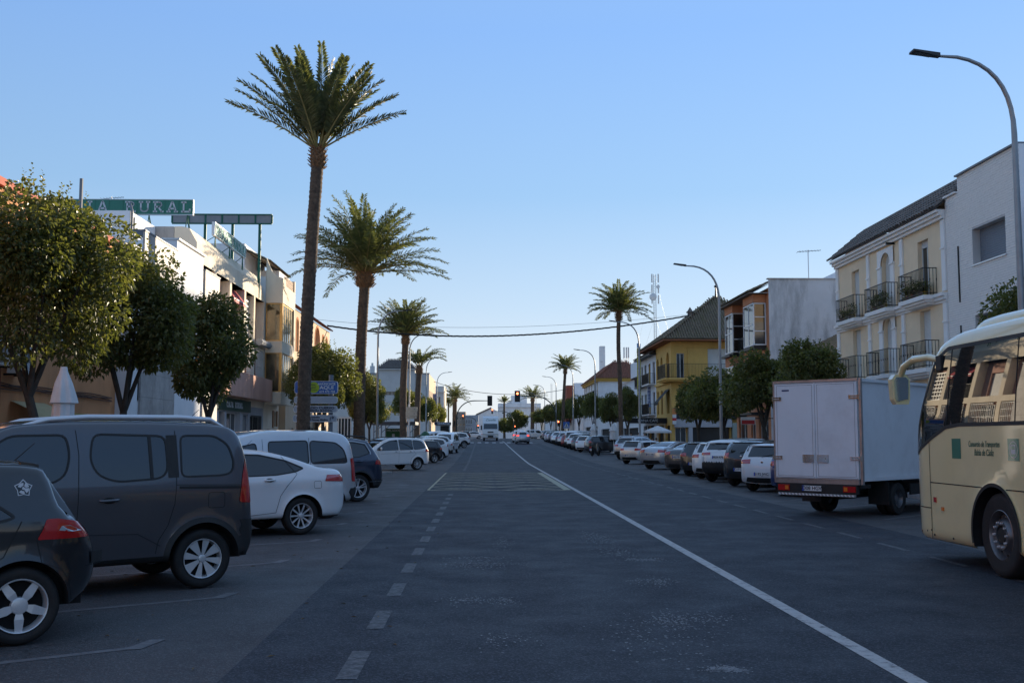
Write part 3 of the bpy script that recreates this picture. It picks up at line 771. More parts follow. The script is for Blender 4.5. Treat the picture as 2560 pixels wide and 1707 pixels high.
proto('van', ol=van_ol, W=.92, wb=2.785, wr=.33, arch=.405, belt=1.1, tumble=.17, tr=(.32, .10), tf=(.8, .2), windows=van_w,
      side=[('tail', [(-.60, .93), (-.40, .95), (-.45, 1.25), (-.50, 1.45), (-.60, 1.45)], .03)],
      wrap=rear_kit(1.12, 1.66, .78, .74, .93, 1.42, .86, (.36, .72, .95)) + front_kit(2.95, 2.15, .86, .80, .72, .88),
      cladr=.465, clad=lambda x, z: (math.hypot(x, z - .33) < .465) or (math.hypot(x - 2.785, z - .33) < .465) or z < .40 or (x < -.42 and z < .74 + .0 * x) or x > 3.45 and z < .5,
      seams=[[(1.40, 1.76), (1.37, 1.5), (1.38, 1.0), (1.40, .45)], [(.33, 1.76), (.33, 1.2), (.35, .95), (.42, .72), (.52, .56), (.55, .42)], [(.33, 1.16), (-.5, 1.14)], [(2.3, .95), (2.3, .45)]],
      handles=[(1.62, 1.0), (1.06, 1.01)], mir=(2.42, .86, 1.22), rimstyle='cap8')
# old rounded white van
vano = [(-.60, .36), (-.70, .50), (-.71, .72), (-.66, .95), (-.62, 1.3), (-.52, 1.62), (-.40, 1.74), (-.2, 1.79), (.6, 1.81), (1.3, 1.80), (1.9, 1.68), (2.4, 1.38), (2.75, 1.16), (3.1, 1.04), (3.4, .85), (3.48, .6), (3.4, .32)]
proto('vanold', ol=vano, W=.90, wb=2.7, wr=.31, arch=.385, belt=1.05, tumble=.18, tr=(.3, .12), tf=(.8, .2),
      windows=[([(.42, 1.14), (.42, 1.62), (-.18, 1.58), (-.36, 1.44), (-.42, 1.2), (-.40, 1.15)], .08), ([(1.35, 1.60), (.47, 1.62), (.47, 1.14), (1.36, 1.10)], .07), ([(1.62, 1.57), (1.58, 1.12), (2.55, 1.08), (2.45, 1.2), (1.95, 1.5)], .07)],
      side=[('tail', [(-.63, .75), (-.53, .76), (-.5, 1.24), (-.6, 1.26)], .02)], wrap=rear_kit(1.12, 1.6, .8, .7, .75, 1.24, .88, (.4, .6, .9)) + front_kit(2.7, 1.95, .85, .8, .68, .85),
      clad=lambda x, z: z < .36 or (x < -.5 and z < .62), seams=[[(1.48, 1.65), (1.46, .45)], [(.44, 1.68), (.44, .75), (.5, .45)]], handles=[(1.62, .98)], mir=(2.3, .84, 1.16))
# ---- sedan
sed = [(-.74, .31), (-.86, .42), (-.90, .62), (-.88, .85), (-.84, 1.0), (-.76, 1.10), (-.55, 1.13), (-.32, 1.17), (.05, 1.30), (.5, 1.41), (1.0, 1.46), (1.5, 1.45), (1.9, 1.36), (2.4, 1.14), (2.75, .99), (3.2, .91), (3.6, .78), (3.78, .62), (3.8, .42), (3.7, .26)]
proto('sedan', ol=sed, W=.905, wb=2.77, wr=.325, arch=.375, belt=.95, tumble=.42, tr=(.45, .16), tf=(.8, .22),
      windows=[([(-.04, 1.15), (.28, 1.285), (.75, 1.385), (1.25, 1.40), (1.72, 1.33), (2.3, 1.06), (2.32, 1.0), (1.3, 1.02), (.5, 1.04), (.12, 1.09)], .03)],
      side=[lampside(-.9, -.42, .90, 1.03)], wrap=rear_kit(1.0, 1.0, .01, .01, .89, 1.03, .62, (.36, .5, .8)) [1:] + [('rear_window', [('tx', -.30, -.78), ('tx', -.30, .78), ('tx', .40, .84), ('tx', .40, -.84)], .05)] + front_kit(2.6, 1.75, .88, .84, .62, .74),
      clad=lambda x, z: z < .28, seams=[[(.35, 1.36), (.10, 1.05), (.30, .85), (.42, .68), (.50, .40), (1.3, .34)], [(1.36, 1.36), (1.42, 1.0), (1.42, .34)], [(2.35, .95), (2.3, .36)]],
      handles=[(.62, .955), (1.62, .95)], mir=(2.08, .86, 1.02), rimstyle='ten', shoulder=lambda x: .83 + .03 * x, smallarc=1)
# ---- hatchback (golf-like)
hat = [(-.58, .30), (-.69, .42), (-.71, .62), (-.68, .82), (-.62, 1.0), (-.52, 1.18), (-.42, 1.34), (-.38, 1.43), (-.2, 1.455), (.4, 1.475), (1.0, 1.475), (1.5, 1.43), (2.0, 1.22), (2.4, 1.0), (2.9, .92), (3.25, .80), (3.42, .62), (3.44, .42), (3.36, .25)]
hatw = [([(-.26, 1.10), (-.20, 1.36), (.1, 1.39), (.55, 1.405), (.55, 1.04), (.1, 1.05)], .04), ([(.62, 1.04), (.62, 1.405), (1.2, 1.40), (1.55, 1.33), (2.02, 1.06), (2.04, 1.0)], .04)]
proto('hatch', ol=hat, W=.895, wb=2.63, wr=.315, arch=.365, belt=.95, tumble=.36, tr=(.4, .15), tf=(.8, .22), windows=hatw,
      side=[lampside(-.71, -.38, .87, 1.0)], wrap=rear_kit(1.06, 1.385, .80, .80, .86, 1.0, .60, (.33, .47, .86)) + front_kit(2.3, 1.55, .86, .82, .60, .72),
      clad=lambda x, z: z < .29, seams=[[(.58, 1.42), (.60, 1.0), (.62, .34)], [(-.22, 1.0), (.1, .82), (.36, .62), (.42, .34)], [(2.2, .95), (2.18, .34)]], handles=[(.78, .95), (-.02, .96)][:2], mir=(1.95, .85, 1.04), rimstyle='double5')
# ---- estate suv (tiguan-like)
suv = [(-.66, .36), (-.78, .50), (-.80, .70), (-.76, .92), (-.68, 1.10), (-.56, 1.30), (-.42, 1.50), (-.38, 1.58), (-.15, 1.63), (.5, 1.665), (1.1, 1.66), (1.55, 1.60), (2.0, 1.38), (2.4, 1.15), (2.9, 1.06), (3.3, .95), (3.5, .78), (3.54, .55), (3.45, .32)]
proto('suv', ol=suv, W=.92, wb=2.68, wr=.36, arch=.425, belt=1.05, tumble=.34, tr=(.42, .15), tf=(.8, .22),
      windows=[([(-.34, 1.27), (-.24, 1.50), (.08, 1.555), (.55, 1.575), (.55, 1.15), (.0, 1.17)], .05), ([(.62, 1.15), (.62, 1.575), (1.2, 1.57), (1.6, 1.48), (2.05, 1.2), (2.08, 1.12)], .04)],
      side=[lampside(-.79, -.47, .96, 1.09)], wrap=rear_kit(1.16, 1.50, .80, .78, .95, 1.09, .58, (.40, .62, .9)) + front_kit(2.35, 1.6, .86, .82, .74, .88),
      cladr=.47, clad=lambda x, z: z < .44 or math.hypot(x, z - .36) < .47 or math.hypot(x - 2.68, z - .36) < .47 or (x < -.45 and z < .58),
      seams=[[(.58, 1.6), (.60, .46)], [(-.2, 1.1), (.3, .85), (.46, .46)], [(2.25, 1.05), (2.2, .46)]], handles=[(.8, 1.04), (.02, 1.06)], mir=(1.98, .87, 1.17), rimstyle='double5')
# ---- coupe-like suv (wide band light, floating roof)
evo = [(-.60, .38), (-.74, .52), (-.76, .75), (-.74, .95), (-.68, 1.12), (-.58, 1.28), (-.44, 1.44), (-.52, 1.50), (-.3, 1.55), (.4, 1.61), (1.0, 1.635), (1.5, 1.60), (2.0, 1.38), (2.4, 1.14), (2.9, 1.05), (3.3, .95), (3.5, .78), (3.54, .55), (3.45, .34)]
evo[7:8] = [(-.46, 1.50)]
proto('evoque', ol=evo, W=.95, wb=2.66, wr=.37, arch=.43, belt=1.1, tumble=.36, tr=(.5, .2), tf=(.8, .22),
      windows=[([(-.40, 1.33), (-.30, 1.44), (.5, 1.53), (1.1, 1.55), (1.55, 1.50), (2.05, 1.22), (2.08, 1.14), (1.0, 1.17), (0, 1.23)], .03)],
      side=[lampside(-.75, -.38, 1.02, 1.12, slant=.1)], wrap=rear_kit(1.20, 1.47, .84, .80, 1.01, 1.115, .52, (.36, .74, .99)) + [('refl', [('rz', .56, .55), ('rz', .56, .75), ('rz', .62, .75), ('rz', .62, .55)], .01), ('refl', [('rz', .56, -.55), ('rz', .56, -.75), ('rz', .62, -.75), ('rz', .62, -.55)], .01)] + front_kit(2.35, 1.6, .86, .82, .74, .88),
      cladr=.475, clad=lambda x, z: z < .46 or math.hypot(x, z - .37) < .475 or math.hypot(x - 2.66, z - .37) < .475 or (x < -.35 and z < .72 - .35 * (x + .6)),
      seams=[[(.62, 1.56), (.62, .48)], [(2.2, 1.05), (2.15, .48)]], handles=[(.8, 1.06), (-.1, 1.10)], mir=(1.98, .88, 1.19), rimstyle='double5')
# ---- compact people carrier (touran-like)
mpv = [(-.70, .31), (-.80, .44), (-.82, .65), (-.80, .85), (-.74, 1.05), (-.64, 1.27), (-.54, 1.47), (-.46, 1.58), (-.2, 1.63), (.5, 1.655), (1.2, 1.655), (1.75, 1.60), (2.2, 1.42), (2.75, 1.12), (3.1, 1.0), (3.45, .88), (3.6, .72), (3.62, .48), (3.52, .27)]
proto('mpv', ol=mpv, W=.905, wb=2.79, wr=.325, arch=.375, belt=1.0, tumble=.27, tr=(.4, .15), tf=(.85, .22),
      windows=[([(-.50, 1.15), (-.44, 1.32), (-.30, 1.49), (-.02, 1.545), (.25, 1.555), (.25, 1.07), (-.1, 1.08)], .06), ([(.31, 1.07), (.31, 1.56), (1.13, 1.575), (1.13, 1.05)], .04), ([(1.22, 1.05), (1.22, 1.57), (1.7, 1.52), (2.1, 1.37), (2.5, 1.12), (2.52, 1.03)], .04)],
      side=[lampside(-.81, -.46, .94, 1.10)], wrap=rear_kit(1.18, 1.50, .82, .80, .93, 1.1, .62, (.34, .46, .85)) + front_kit(2.7, 1.8, .88, .84, .64, .80),
      clad=lambda x, z: z < .30, seams=[[(1.18, 1.6), (1.18, 1.0), (1.20, .36)], [(.28, 1.6), (.28, 1.0), (.12, .85), (.42, .62), (.46, .36)], [(2.42, 1.0), (2.40, .36)], [(-.55, .93), (2.3, .86)]],
      handles=[(1.36, .96), (.46, .97)], mir=(2.30, .86, 1.12), rimstyle='ten')
# ---- older tall hatch (altea-like)
alt = [(-.64, .32), (-.74, .45), (-.76, .65), (-.74, .88), (-.70, 1.05), (-.60, 1.25), (-.46, 1.43), (-.34, 1.51), (-.1, 1.545), (.5, 1.57), (1.0, 1.56), (1.5, 1.48), (2.0, 1.25), (2.45, 1.02), (2.9, .94), (3.25, .82), (3.42, .62), (3.42, .42), (3.34, .26)]
proto('altea', ol=alt, W=.885, wb=2.58, wr=.315, arch=.37, belt=1.0, tumble=.32, tr=(.5, .20), tf=(.8, .22),
      windows=[([(-.34, 1.2), (-.25, 1.42), (.1, 1.465), (.55, 1.485), (.55, 1.08), (.0, 1.1)], .05), ([(.62, 1.08), (.62, 1.485), (1.1, 1.48), (1.5, 1.38), (2.0, 1.12), (2.02, 1.04)], .04)],
      side=[lampside(-.76, -.50, .98, 1.16, slant=.1)], wrap=rear_kit(1.14, 1.46, .74, .70, .98, 1.16, .80, (.34, .46, .8)) + front_kit(2.35, 1.6, .86, .82, .62, .78),
      clad=lambda x, z: z < .30, seams=[[(.58, 1.5), (.60, .36)], [(2.2, 1.0), (2.15, .36)]], handles=[(.8, .98)], mir=(1.95, .85, 1.1), rimstyle='ten')
# ---- megane: upright glass with a bustle
meg = [(-.40, .30), (-.53, .38), (-.62, .50), (-.635, .66), (-.59, .80), (-.51, .92), (-.40, 1.02), (-.33, 1.07), (-.285, 1.12), (-.22, 1.32), (-.175, 1.41), (-.05, 1.445), (.5, 1.46), (1.0, 1.455), (1.5, 1.38), (2.0, 1.15), (2.4, .96), (2.9, .88), (3.2, .76), (3.38, .6), (3.4, .42), (3.3, .25)]
proto('megane', ol=meg, W=.888, wb=2.62, wr=.315, arch=.372, belt=.98, tumble=.30, tr=(.42, .22), tf=(.8, .22), bulge=.07,
      windows=[([(.07, 1.03), (.10, 1.06), (.30, 1.20), (.55, 1.36), (.9, 1.385), (1.35, 1.33), (1.85, 1.1), (1.9, 1.02), (1.0, 1.01), (.2, 1.0)], .05)],
      side=[('tail', [(-.10, .845), (-.145, .93), (-.17, 1.01), (-.25, 1.015), (-.42, .985), (-.62, .90), (-.74, .845)], .02)],
      wrap=[('rear_window', [('rz', 1.085, -.93), ('rz', 1.085, .93), ('rz', 1.395, .93), ('rz', 1.395, -.93)], .02)] + sym('tail', [('rz', .845, .74), ('rz', .845, 1.02), ('rz', 1.0, 1.02), ('rz', .94, .82)], .02) + [('bump', [('rz', .5, -1.01), ('rz', .5, 1.01), ('rz', .68, 1.01), ('rz', .68, -1.01)], .02)] + front_kit(2.3, 1.5, .86, .82, .60, .72),
      clad=lambda x, z: False, seams=[[(-.10, .845), (-.13, .72), (-.14, .66)], [(.02, 1.0), (.15, .72), (.36, .60), (.42, .30)], [(1.0, 1.4), (1.02, .34)]], handles=[(1.2, .95)], mir=(1.9, .85, 1.04), rimstyle='five')
def make_car(kind, label, cat, P, heading, paint_, platetxt='', group=None, step=.085, name=None, rail=False, onlamp=False, style=None, rim=None, anchor='left', top=None, glass=None, extra=None, spoiler=False, lift=0.0):
    """P: ground point under the outer face of the rear wheel on the anchor side; heading in degrees from +X"""
    k = PROTO[kind]; h = math.radians(heading)
    root = thing(name or 'parked_car', label, cat, (0, 0, 0), h, group)
    sg = {'left': 1, 'right': -1, 'mid': 0}[anchor]; off = sg * (k['W'] - .03)
    root.location = (P[0] - (-math.sin(h)) * off, P[1] - math.cos(h) * off, zg(P[1]) + lift)
    car = Car(k['ol'], k['W'], wb=k['wb'], wr=k['wr'], arch=k['arch'], belt=k['belt'], tumble=k['tumble'], tr=k['tr'], tf=k['tf'], step=step, windows=k['windows'], side_regions=k['side'], wrap=k['wrap'],
              clad=k['clad'], shoulder=k.get('shoulder'), bulge=k.get('bulge', .07), smooth_step=max(.07, step * .8), cladr=k.get('cladr', 0))
    R = regs(paint_)
    if onlamp: R['tail'] = ('tail_light', M_REDON, .008)
    if glass: R['window'] = ('side_window', glass, -.004); R['rear_window'] = ('rear_window', glass, .001)
    car.build(root, R)
    rm = rim
    wheels(root, [0, k['wb']], 2 * (k['W'] - .03), k['wr'], .205, style or k.get('rimstyle', 'double5'), .70 if kind in ('megane', 'suv', 'evoque') else .67)
    near = step < .1
    for w_, rr in k['windows']: car.ribbon(root, 'window_trim', [tuple(q) for q in roundpoly(w_, rr)], M_TRIM if kind != 'suv' or True else M_CHROME, .022, .003, closed=True)
    seams(car, root, k['seams'])
    for hx, hz in k['handles']: handle(car, root, hx, hz, paint_)
    mx, my, mz = k['mir']; mirror(root, mx, my, mz, paint_ if kind not in ('van',) else M_TRIM)
    if platetxt:
        pz = {'sedan': .80, 'hatch': .56, 'altea': .60, 'suv': .80, 'evoque': .95, 'mpv': .72, 'van': .78, 'vanold': .7, 'megane': .6}[kind]
        pz = k.get('pz', pz); p, nn, ey = car.at_s(car.S('rz', pz)); plate(root, (p.x - k.get('bulge', .07) - .012, 0, pz), -PI / 2, platetxt)
    if rail:
        xr0 = car.x0 + .35; xr1 = k['wb'] * .66
        for s_ in (1, -1):
            y = car.hw(0.5, car.top) - .12; mb = MB()
            zt = car.top
            mb.tube([(xr0 - .02, s_ * y, zt - .05), (xr0 + .14, s_ * y, zt + .035), (xr0 + .5, s_ * y, zt + .055), (xr1 - .6, s_ * y, zt + .05), (xr1 - .2, s_ * y, zt + .02), (xr1 + .1, s_ * y, zt - .06)], [.018, .03, .032, .032, .03, .018] if rail is M_RAIL else [.012, .018, .019, .019, .018, .012], 8)
            mb.build('roof_rail', rail, root, local=True, sm_=60)
    if near or True:
        w_ = MB(); z0 = k['wrap'][0][1][0][1] if k['wrap'][0][0] == 'rear_window' and kind != 'sedan' else None
        if z0 and kind not in ('sedan',):
            p, nn, ey = car.at_s(car.S('rz', z0 + .03)); q, n2, e2 = car.at_s(car.S('rz', z0 + .12)); B = k.get('bulge', .07) + .02
            w_.tube([(p.x - B, .05, z0 + .03), (q.x - B + .015, -.36, z0 + .11)], [.011, .006], 5); w_.build('wiper', M_TRIM, root, local=True)
        a = MB(); zt = car.top + .03; xa = car.x0 + .55 if kind not in ('sedan',) else .75
        a.tube([(xa, 0, zt - .02), (xa - .17, 0, zt + .14)], [.006, .003], 5); a.build('aerial', M_TRIM, root, local=True)
    if kind in ('hatch', 'altea', 'megane', 'van', 'suv', 'mpv', 'vanold') :
        e = MB(); zs = k['wrap'][0][1][2][1] if kind != 'sedan' else 0
        p, nn, ey = car.at_s(car.S('rz', min(zs + .045, car.top - .03))); B = k.get('bulge', .07)
        pr = []
        for t in [i / 8 - 1 for i in range(17)]:
            pr.append((p.x - B * (1 - abs(t) ** 2.6) - .035, t * ey * .9, p.y + .0))
        vs = []
        for (x, y, z) in pr: vs += [(x, y, z - .005), (x, y, z + .022), (x + .16, y, z + .05), (x + .1, y, z - .01)]
        e.add(vs, [(4 * i + a_, 4 * i + b_, 4 * i + 4 + b_, 4 * i + 4 + a_) for i in range(16) for a_, b_ in ((0, 1), (1, 2), (2, 3), (3, 0))] + [(0, 1, 2, 3), (64, 67, 66, 65)])
        e.build('roof_spoiler', paint_, root, local=True, sm_=40)
    root['_k'] = kind; del root['_k']
    if extra: extra(car, root)
    return root, car
# ---------------------------------------------------------------- left row (nose in, tails towards the road)
HL = 215
def fuel(x, z, s=.075):
    def f(car, root):
        car.ribbon(root, 'fuel_flap', [tuple(p) for p in roundpoly([(x - s, z - s * .9), (x + s, z - s * .9), (x + s, z + s * .9), (x - s, z + s * .9)], .03)], M_SEAM, .006, .0025, (1,), closed=True)
    return f
def meg_x(car, root):
    # star shaped panther sticker on the rear quarter, drawn as a plain pale star badge
    mb = MB(); cx, cz = -.04 + .04, 1.265
    star = []
    for k in range(10):
        r = .075 if k % 2 == 0 else .052; a = PI / 2 + k * PI / 5; star.append((cx - r * math.cos(a), cz + r * math.sin(a)))
    def put(poly, off, nm, mat):
        b = MB(); b.add([(x, car.hw(x, z) + off, z) for x, z in poly], [tuple(range(len(poly)))]); return b.build(nm, mat, root, local=True, fixn=False)
    M_ST = pbr('sticker_white', (.5, .52, .54), .5, var=.0); M_SB = pbr('sticker_black', (.02, .03, .04), .5, var=0)
    put(star, .004, 'sticker', M_ST); put([(cx + (x - cx) * .86, cz + (z - cz) * .86) for x, z in star], .0052, 'sticker', M_SB)
    for (a0, a1, r0, r1) in ((.3, 1.6, .02, .045), (1.9, 2.9, .018, .046), (3.1, 4.2, .01, .044), (4.5, 5.6, .022, .045), (0, 6.0, 0.0, .012)):
        n = 8; pr = [(cx + r1 * math.cos(a0 + (a1 - a0) * i / n), cz + r1 * math.sin(a0 + (a1 - a0) * i / n)) for i in range(n + 1)] + [(cx + r0 * math.cos(a1 + (a0 - a1) * i / n), cz + r0 * math.sin(a1 + (a0 - a1) * i / n)) for i in range(n + 1)]
        put(pr, .0064, 'sticker', M_ST)
    b = [(-.40, .895), (-.34, .95), (-.30, .955), (-.50, .90)]
    put([(-.27, .915), (-.29, .95), (-.36, .955), (-.47, .905), (-.38, .90)], .011, 'reversing_light', M_HEAD)
    car.ribbon(root, 'bumper_strip', [(-.58, .66), (-.705, .665)], M_TRIM, .10, .012, (1, -1))
    car.ribbon(root, 'bumper_seam', [(-.14, .66), (-.3, .60), (-.37, .5), (-.395, .34)], M_SEAM, .006, .003)
    car.ribbon(root, 'bumper_seam', [(-.52, .60), (-.715, .605)], M_SEAM, .006, .003)
make_car('megane', 'black hatchback with star sticker and five spoke wheel, nearest on the left', 'car', onG(47, 1614), HL, P_BLK, '4821 CGT', group='cars parked nose in on the left', step=.06, extra=meg_x)
def rif_x(car, root):
    fuel(-.13 + .0, .98, .095)(car, root)
    car.ribbon(root, 'sliding_door_track', [(.30, 1.13), (-.50, 1.115)], M_SEAM, .028, .003, (1, -1))
    car.ribbon(root, 'window_divider', [(.62, 1.70), (.60, 1.24)], M_TRIM, .035, .004, (1, -1))
    car.ribbon(root, 'window_pillar', [(.375, 1.71), (.36, 1.24)], M_TRIM, .12, .003, (1, -1))
    car.ribbon(root, 'body_crease', [(2.4, .62), (1.5, .66), (.75, .64), (.5, .5)], pbr('crease', (.03, .032, .04), .4, .4, var=0), .012, .003, (1,))
make_car('van', 'dark grey family van with silver roof rails and bladed wheel covers', 'van', onG(506, 1470), HL, P_GREY, '8257 LRK', group='cars parked nose in on the left', step=.06, rail=M_RAIL, extra=rif_x, name='parked_van')
make_car('sedan', 'white saloon with tinted windows parked beside the dark grey van', 'car', onG(754, 1336), HL, P_WHT, '2946 HRP', group='cars parked nose in on the left', step=.07, extra=fuel(-.28, .86, .07))
make_car('vanold', 'rounded silver white van just behind the white saloon', 'van', onG(821, 1295), HL, P_LSIL, '6130 GHJ', group='cars parked nose in on the left', step=.085, name='parked_van')
def tig_x(car, root):
    for w_, rr in PROTO['suv']['windows'][:1]: car.ribbon(root, 'chrome_strip', [(-.36, 1.24), (-.37, 1.30), (-.26, 1.53), (.08, 1.585), (1.2, 1.60), (1.6, 1.51)], M_CHROME, .012, .006)
    car.ribbon(root, 'bumper_strip', [(-.3, .52), (-.62, .53), (-.80, .55)], M_CHROME, .015, .008)
make_car('suv', 'dark blue suv with chrome window strip, last before the kerb island', 'car', onG(896, 1254), HL, P_NAVY, '3375 KZD', group='cars parked nose in on the left', step=.085, rail=M_TRIM, extra=tig_x)
make_car('mpv', 'white people carrier parked just past the kerb island', 'car', onG(1044, 1174.6), 218, P_WHT, '7741 JNF', group='cars parked nose in on the left', step=.085, rail=M_TRIM)
far = 'cars parked nose in on the left'
for kind, lab, px, py, hd, pt, nm in (
    ('hatch', 'black hatchback between the white people carrier and a white hatchback', 1087, 1157.5, HL, P_BLK, 'parked_car'),
    ('altea', 'white hatchback behind the black hatchback on the left', 1102, 1153, 212, P_WHT, 'parked_car'),
    ('suv', 'pale silver crossover in front of the white van on the left', 1112, 1148.5, 208, P_LSIL, 'parked_car')):
    make_car(kind, lab, 'car', onG(px, py), hd, pt, '', group=far, step=.12, name=nm)
r, c = make_car('vanold', 'white van with its windscreen facing the camera, left row', 'van', (-3.1, 97.5), 262, P_WHT, '', group=far, step=.12, name='parked_van', anchor='left')
r.location = (-3.1, 99.0, zg(97)); 
make_car('suv', 'white crossover with dark wheels beyond the white van', 'car', (-2.0, 118), 205, P_WHT, '', group=far, step=.12)
make_car('vanold', 'white van roof showing behind the parked white van', 'van', (-3.8, 113), 215, P_WHT, '', group=far, step=.14, name='parked_van')
# ---------------------------------------------------------------- right row (tails towards the road)
HR = 45; gr = 'cars parked nose in on the right'
def badge(x, z, r=.045):
    def f(car, root):
        p, nn, ey = car.at_s(car.S('rz', z)); mb = MB(); mb.lathe([(0.001, -.012), (r * .6, -.014), (r, -.006), (r, .01)], c=(p.x - PROTO_B, 0, z), ax='x', n=16); mb.build('badge', M_CHROME, root, local=True, sm_=40)
    return f
PROTO_B = .075
make_car('hatch', 'blue car almost wholly hidden behind the box truck', 'car', onG(1950, 1237), HR, P_BLUE, '', group=gr, step=.1)
make_car('hatch', 'white hatchback parked beside the box truck', 'car', onG(1876, 1226), HR, P_WHT, '5192 JWC', group=gr, step=.075, extra=badge(0, .93))
make_car('altea', 'black tall hatchback between the white hatchback and the white suv', 'car', onG(1830, 1214), HR, P_BLK, '7219 DMN', group=gr, step=.08, extra=badge(0, 1.04, .04))
make_car('evoque', 'white suv with black lower bumper and a wide rear window', 'car', onG(1774, 1203), HR, P_WHT, '9034 KPB', group=gr, step=.08)
make_car('hatch', 'small white hatchback mostly hidden by the white suv', 'car', onG(1749, 1196), HR, P_WHT, '', group=gr, step=.11)
make_car('hatch', 'black hatchback to the left of the white suv', 'car', onG(1718, 1189), HR, P_BLK, '0419 FKV', group=gr, step=.09)
make_car('sedan', 'brown grey saloon beside the black hatchback', 'car', onG(1684, 1184), HR, P_BRN, '0450 FBW', group=gr, step=.09)
make_car('sedan', 'silver saloon with wide red tail lights', 'car', onG(1620, 1171.5), HR, P_SIL, '8232 DMC', group=gr, step=.09)
make_car('hatch', 'pale silver hatchback with a black tail light band', 'car', onG(1563, 1159), HR, P_LSIL, '5778 LXZ', group=gr, step=.10)
make_car('suv', 'silver suv at the end of the near right row, by the kerb island', 'car', onG(1547, 1151), 50, P_SIL, '', group=gr, step=.10, rail=M_RAIL)
y = 95.5
row = [('altea', 'black estate car parked behind the motorbike, side on', P_BLK, 12, 'parked_car', 'car'), ('hatch', 'white hatchback behind the motorbike', P_WHT, 42, 'parked_car', 'car'), ('hatch', 'grey hatchback beside the dark green box van', P_BRN, 45, 'parked_car', 'car'),
       ('suv', 'white crossover with a black rear window, right row', P_WHT, 45, 'parked_car', 'car'), ('van', 'tall white van in the far right row', P_WHT, 45, 'parked_van', 'van'), ('hatch', 'small red car squeezed beside the tall white van', P_RED, 45, 'parked_car', 'car'),
       ('suv', 'grey blue suv beyond the red car', P_SIL, 45, 'parked_car', 'car'), ('hatch', 'dark blue hatchback beyond the grey blue suv', P_NAVY, 45, 'parked_car', 'car'), ('suv', 'white suv parked near the right traffic light', P_WHT, 30, 'parked_car', 'car'),
       ('hatch', 'silver hatchback by the right traffic light', P_SIL, 45, 'parked_car', 'car'), ('altea', 'dark grey car beyond the right traffic light', P_GREY, 45, 'parked_car', 'car'), ('sedan', 'silver saloon near the far lamp post on the right', P_SIL, 45, 'parked_car', 'car'), ('hatch', 'white hatchback last but one in the far right row', P_WHT, 45, 'parked_car', 'car'), ('mpv', 'grey people carrier at the far end of the right row', P_BRN, 45, 'parked_car', 'car')]
made = {}
for i, (kd, lab, pt, hd, nm, ct) in enumerate(row):
    x = 9.0 if i else 9.6
    make_car(kd, lab, ct, (x, y), hd, pt, '', group='cars parked in the far right row', step=.14, name=nm)
    y += 4.6 if i > 1 else 5.2
# moving car with brake lights on, and the one in front of it
make_car('altea', 'grey blue hatchback driving away in the right lane with brake lights on', 'car', (5.15 - .0, 139.5), 91, P_SIL, '', step=.11, onlamp=True, name='moving_car', anchor='mid')
make_car('mpv', 'white car just ahead of the grey blue hatchback in the lane', 'car', (5.0, 147.5), 90, P_WHT, '', step=.14, onlamp=True, name='moving_car', anchor='mid')
for i, (x, yy, hd, kd, pt, lab) in enumerate(((-3.0, 205, 180, 'hatch', P_BLK, 'dark car crossing the far junction left of the lorry'), (-.8, 216, 185, 'sedan', P_WHT, 'small white car at the far junction beside the lorry'), (9.0, 215, 0, 'van', P_WHT, 'white van crossing the far junction right of the lorry'),
                                              (13.5, 222, 178, 'suv', P_LSIL, 'pale suv queueing at the far junction'), (18.5, 226, 180, 'hatch', P_WHT, 'white hatchback at the right end of the far junction'))):
    make_car(kd, lab, 'car', (x, yy), hd, pt, '', step=.16, name='moving_car', anchor='mid', group='cars crossing the far junction')
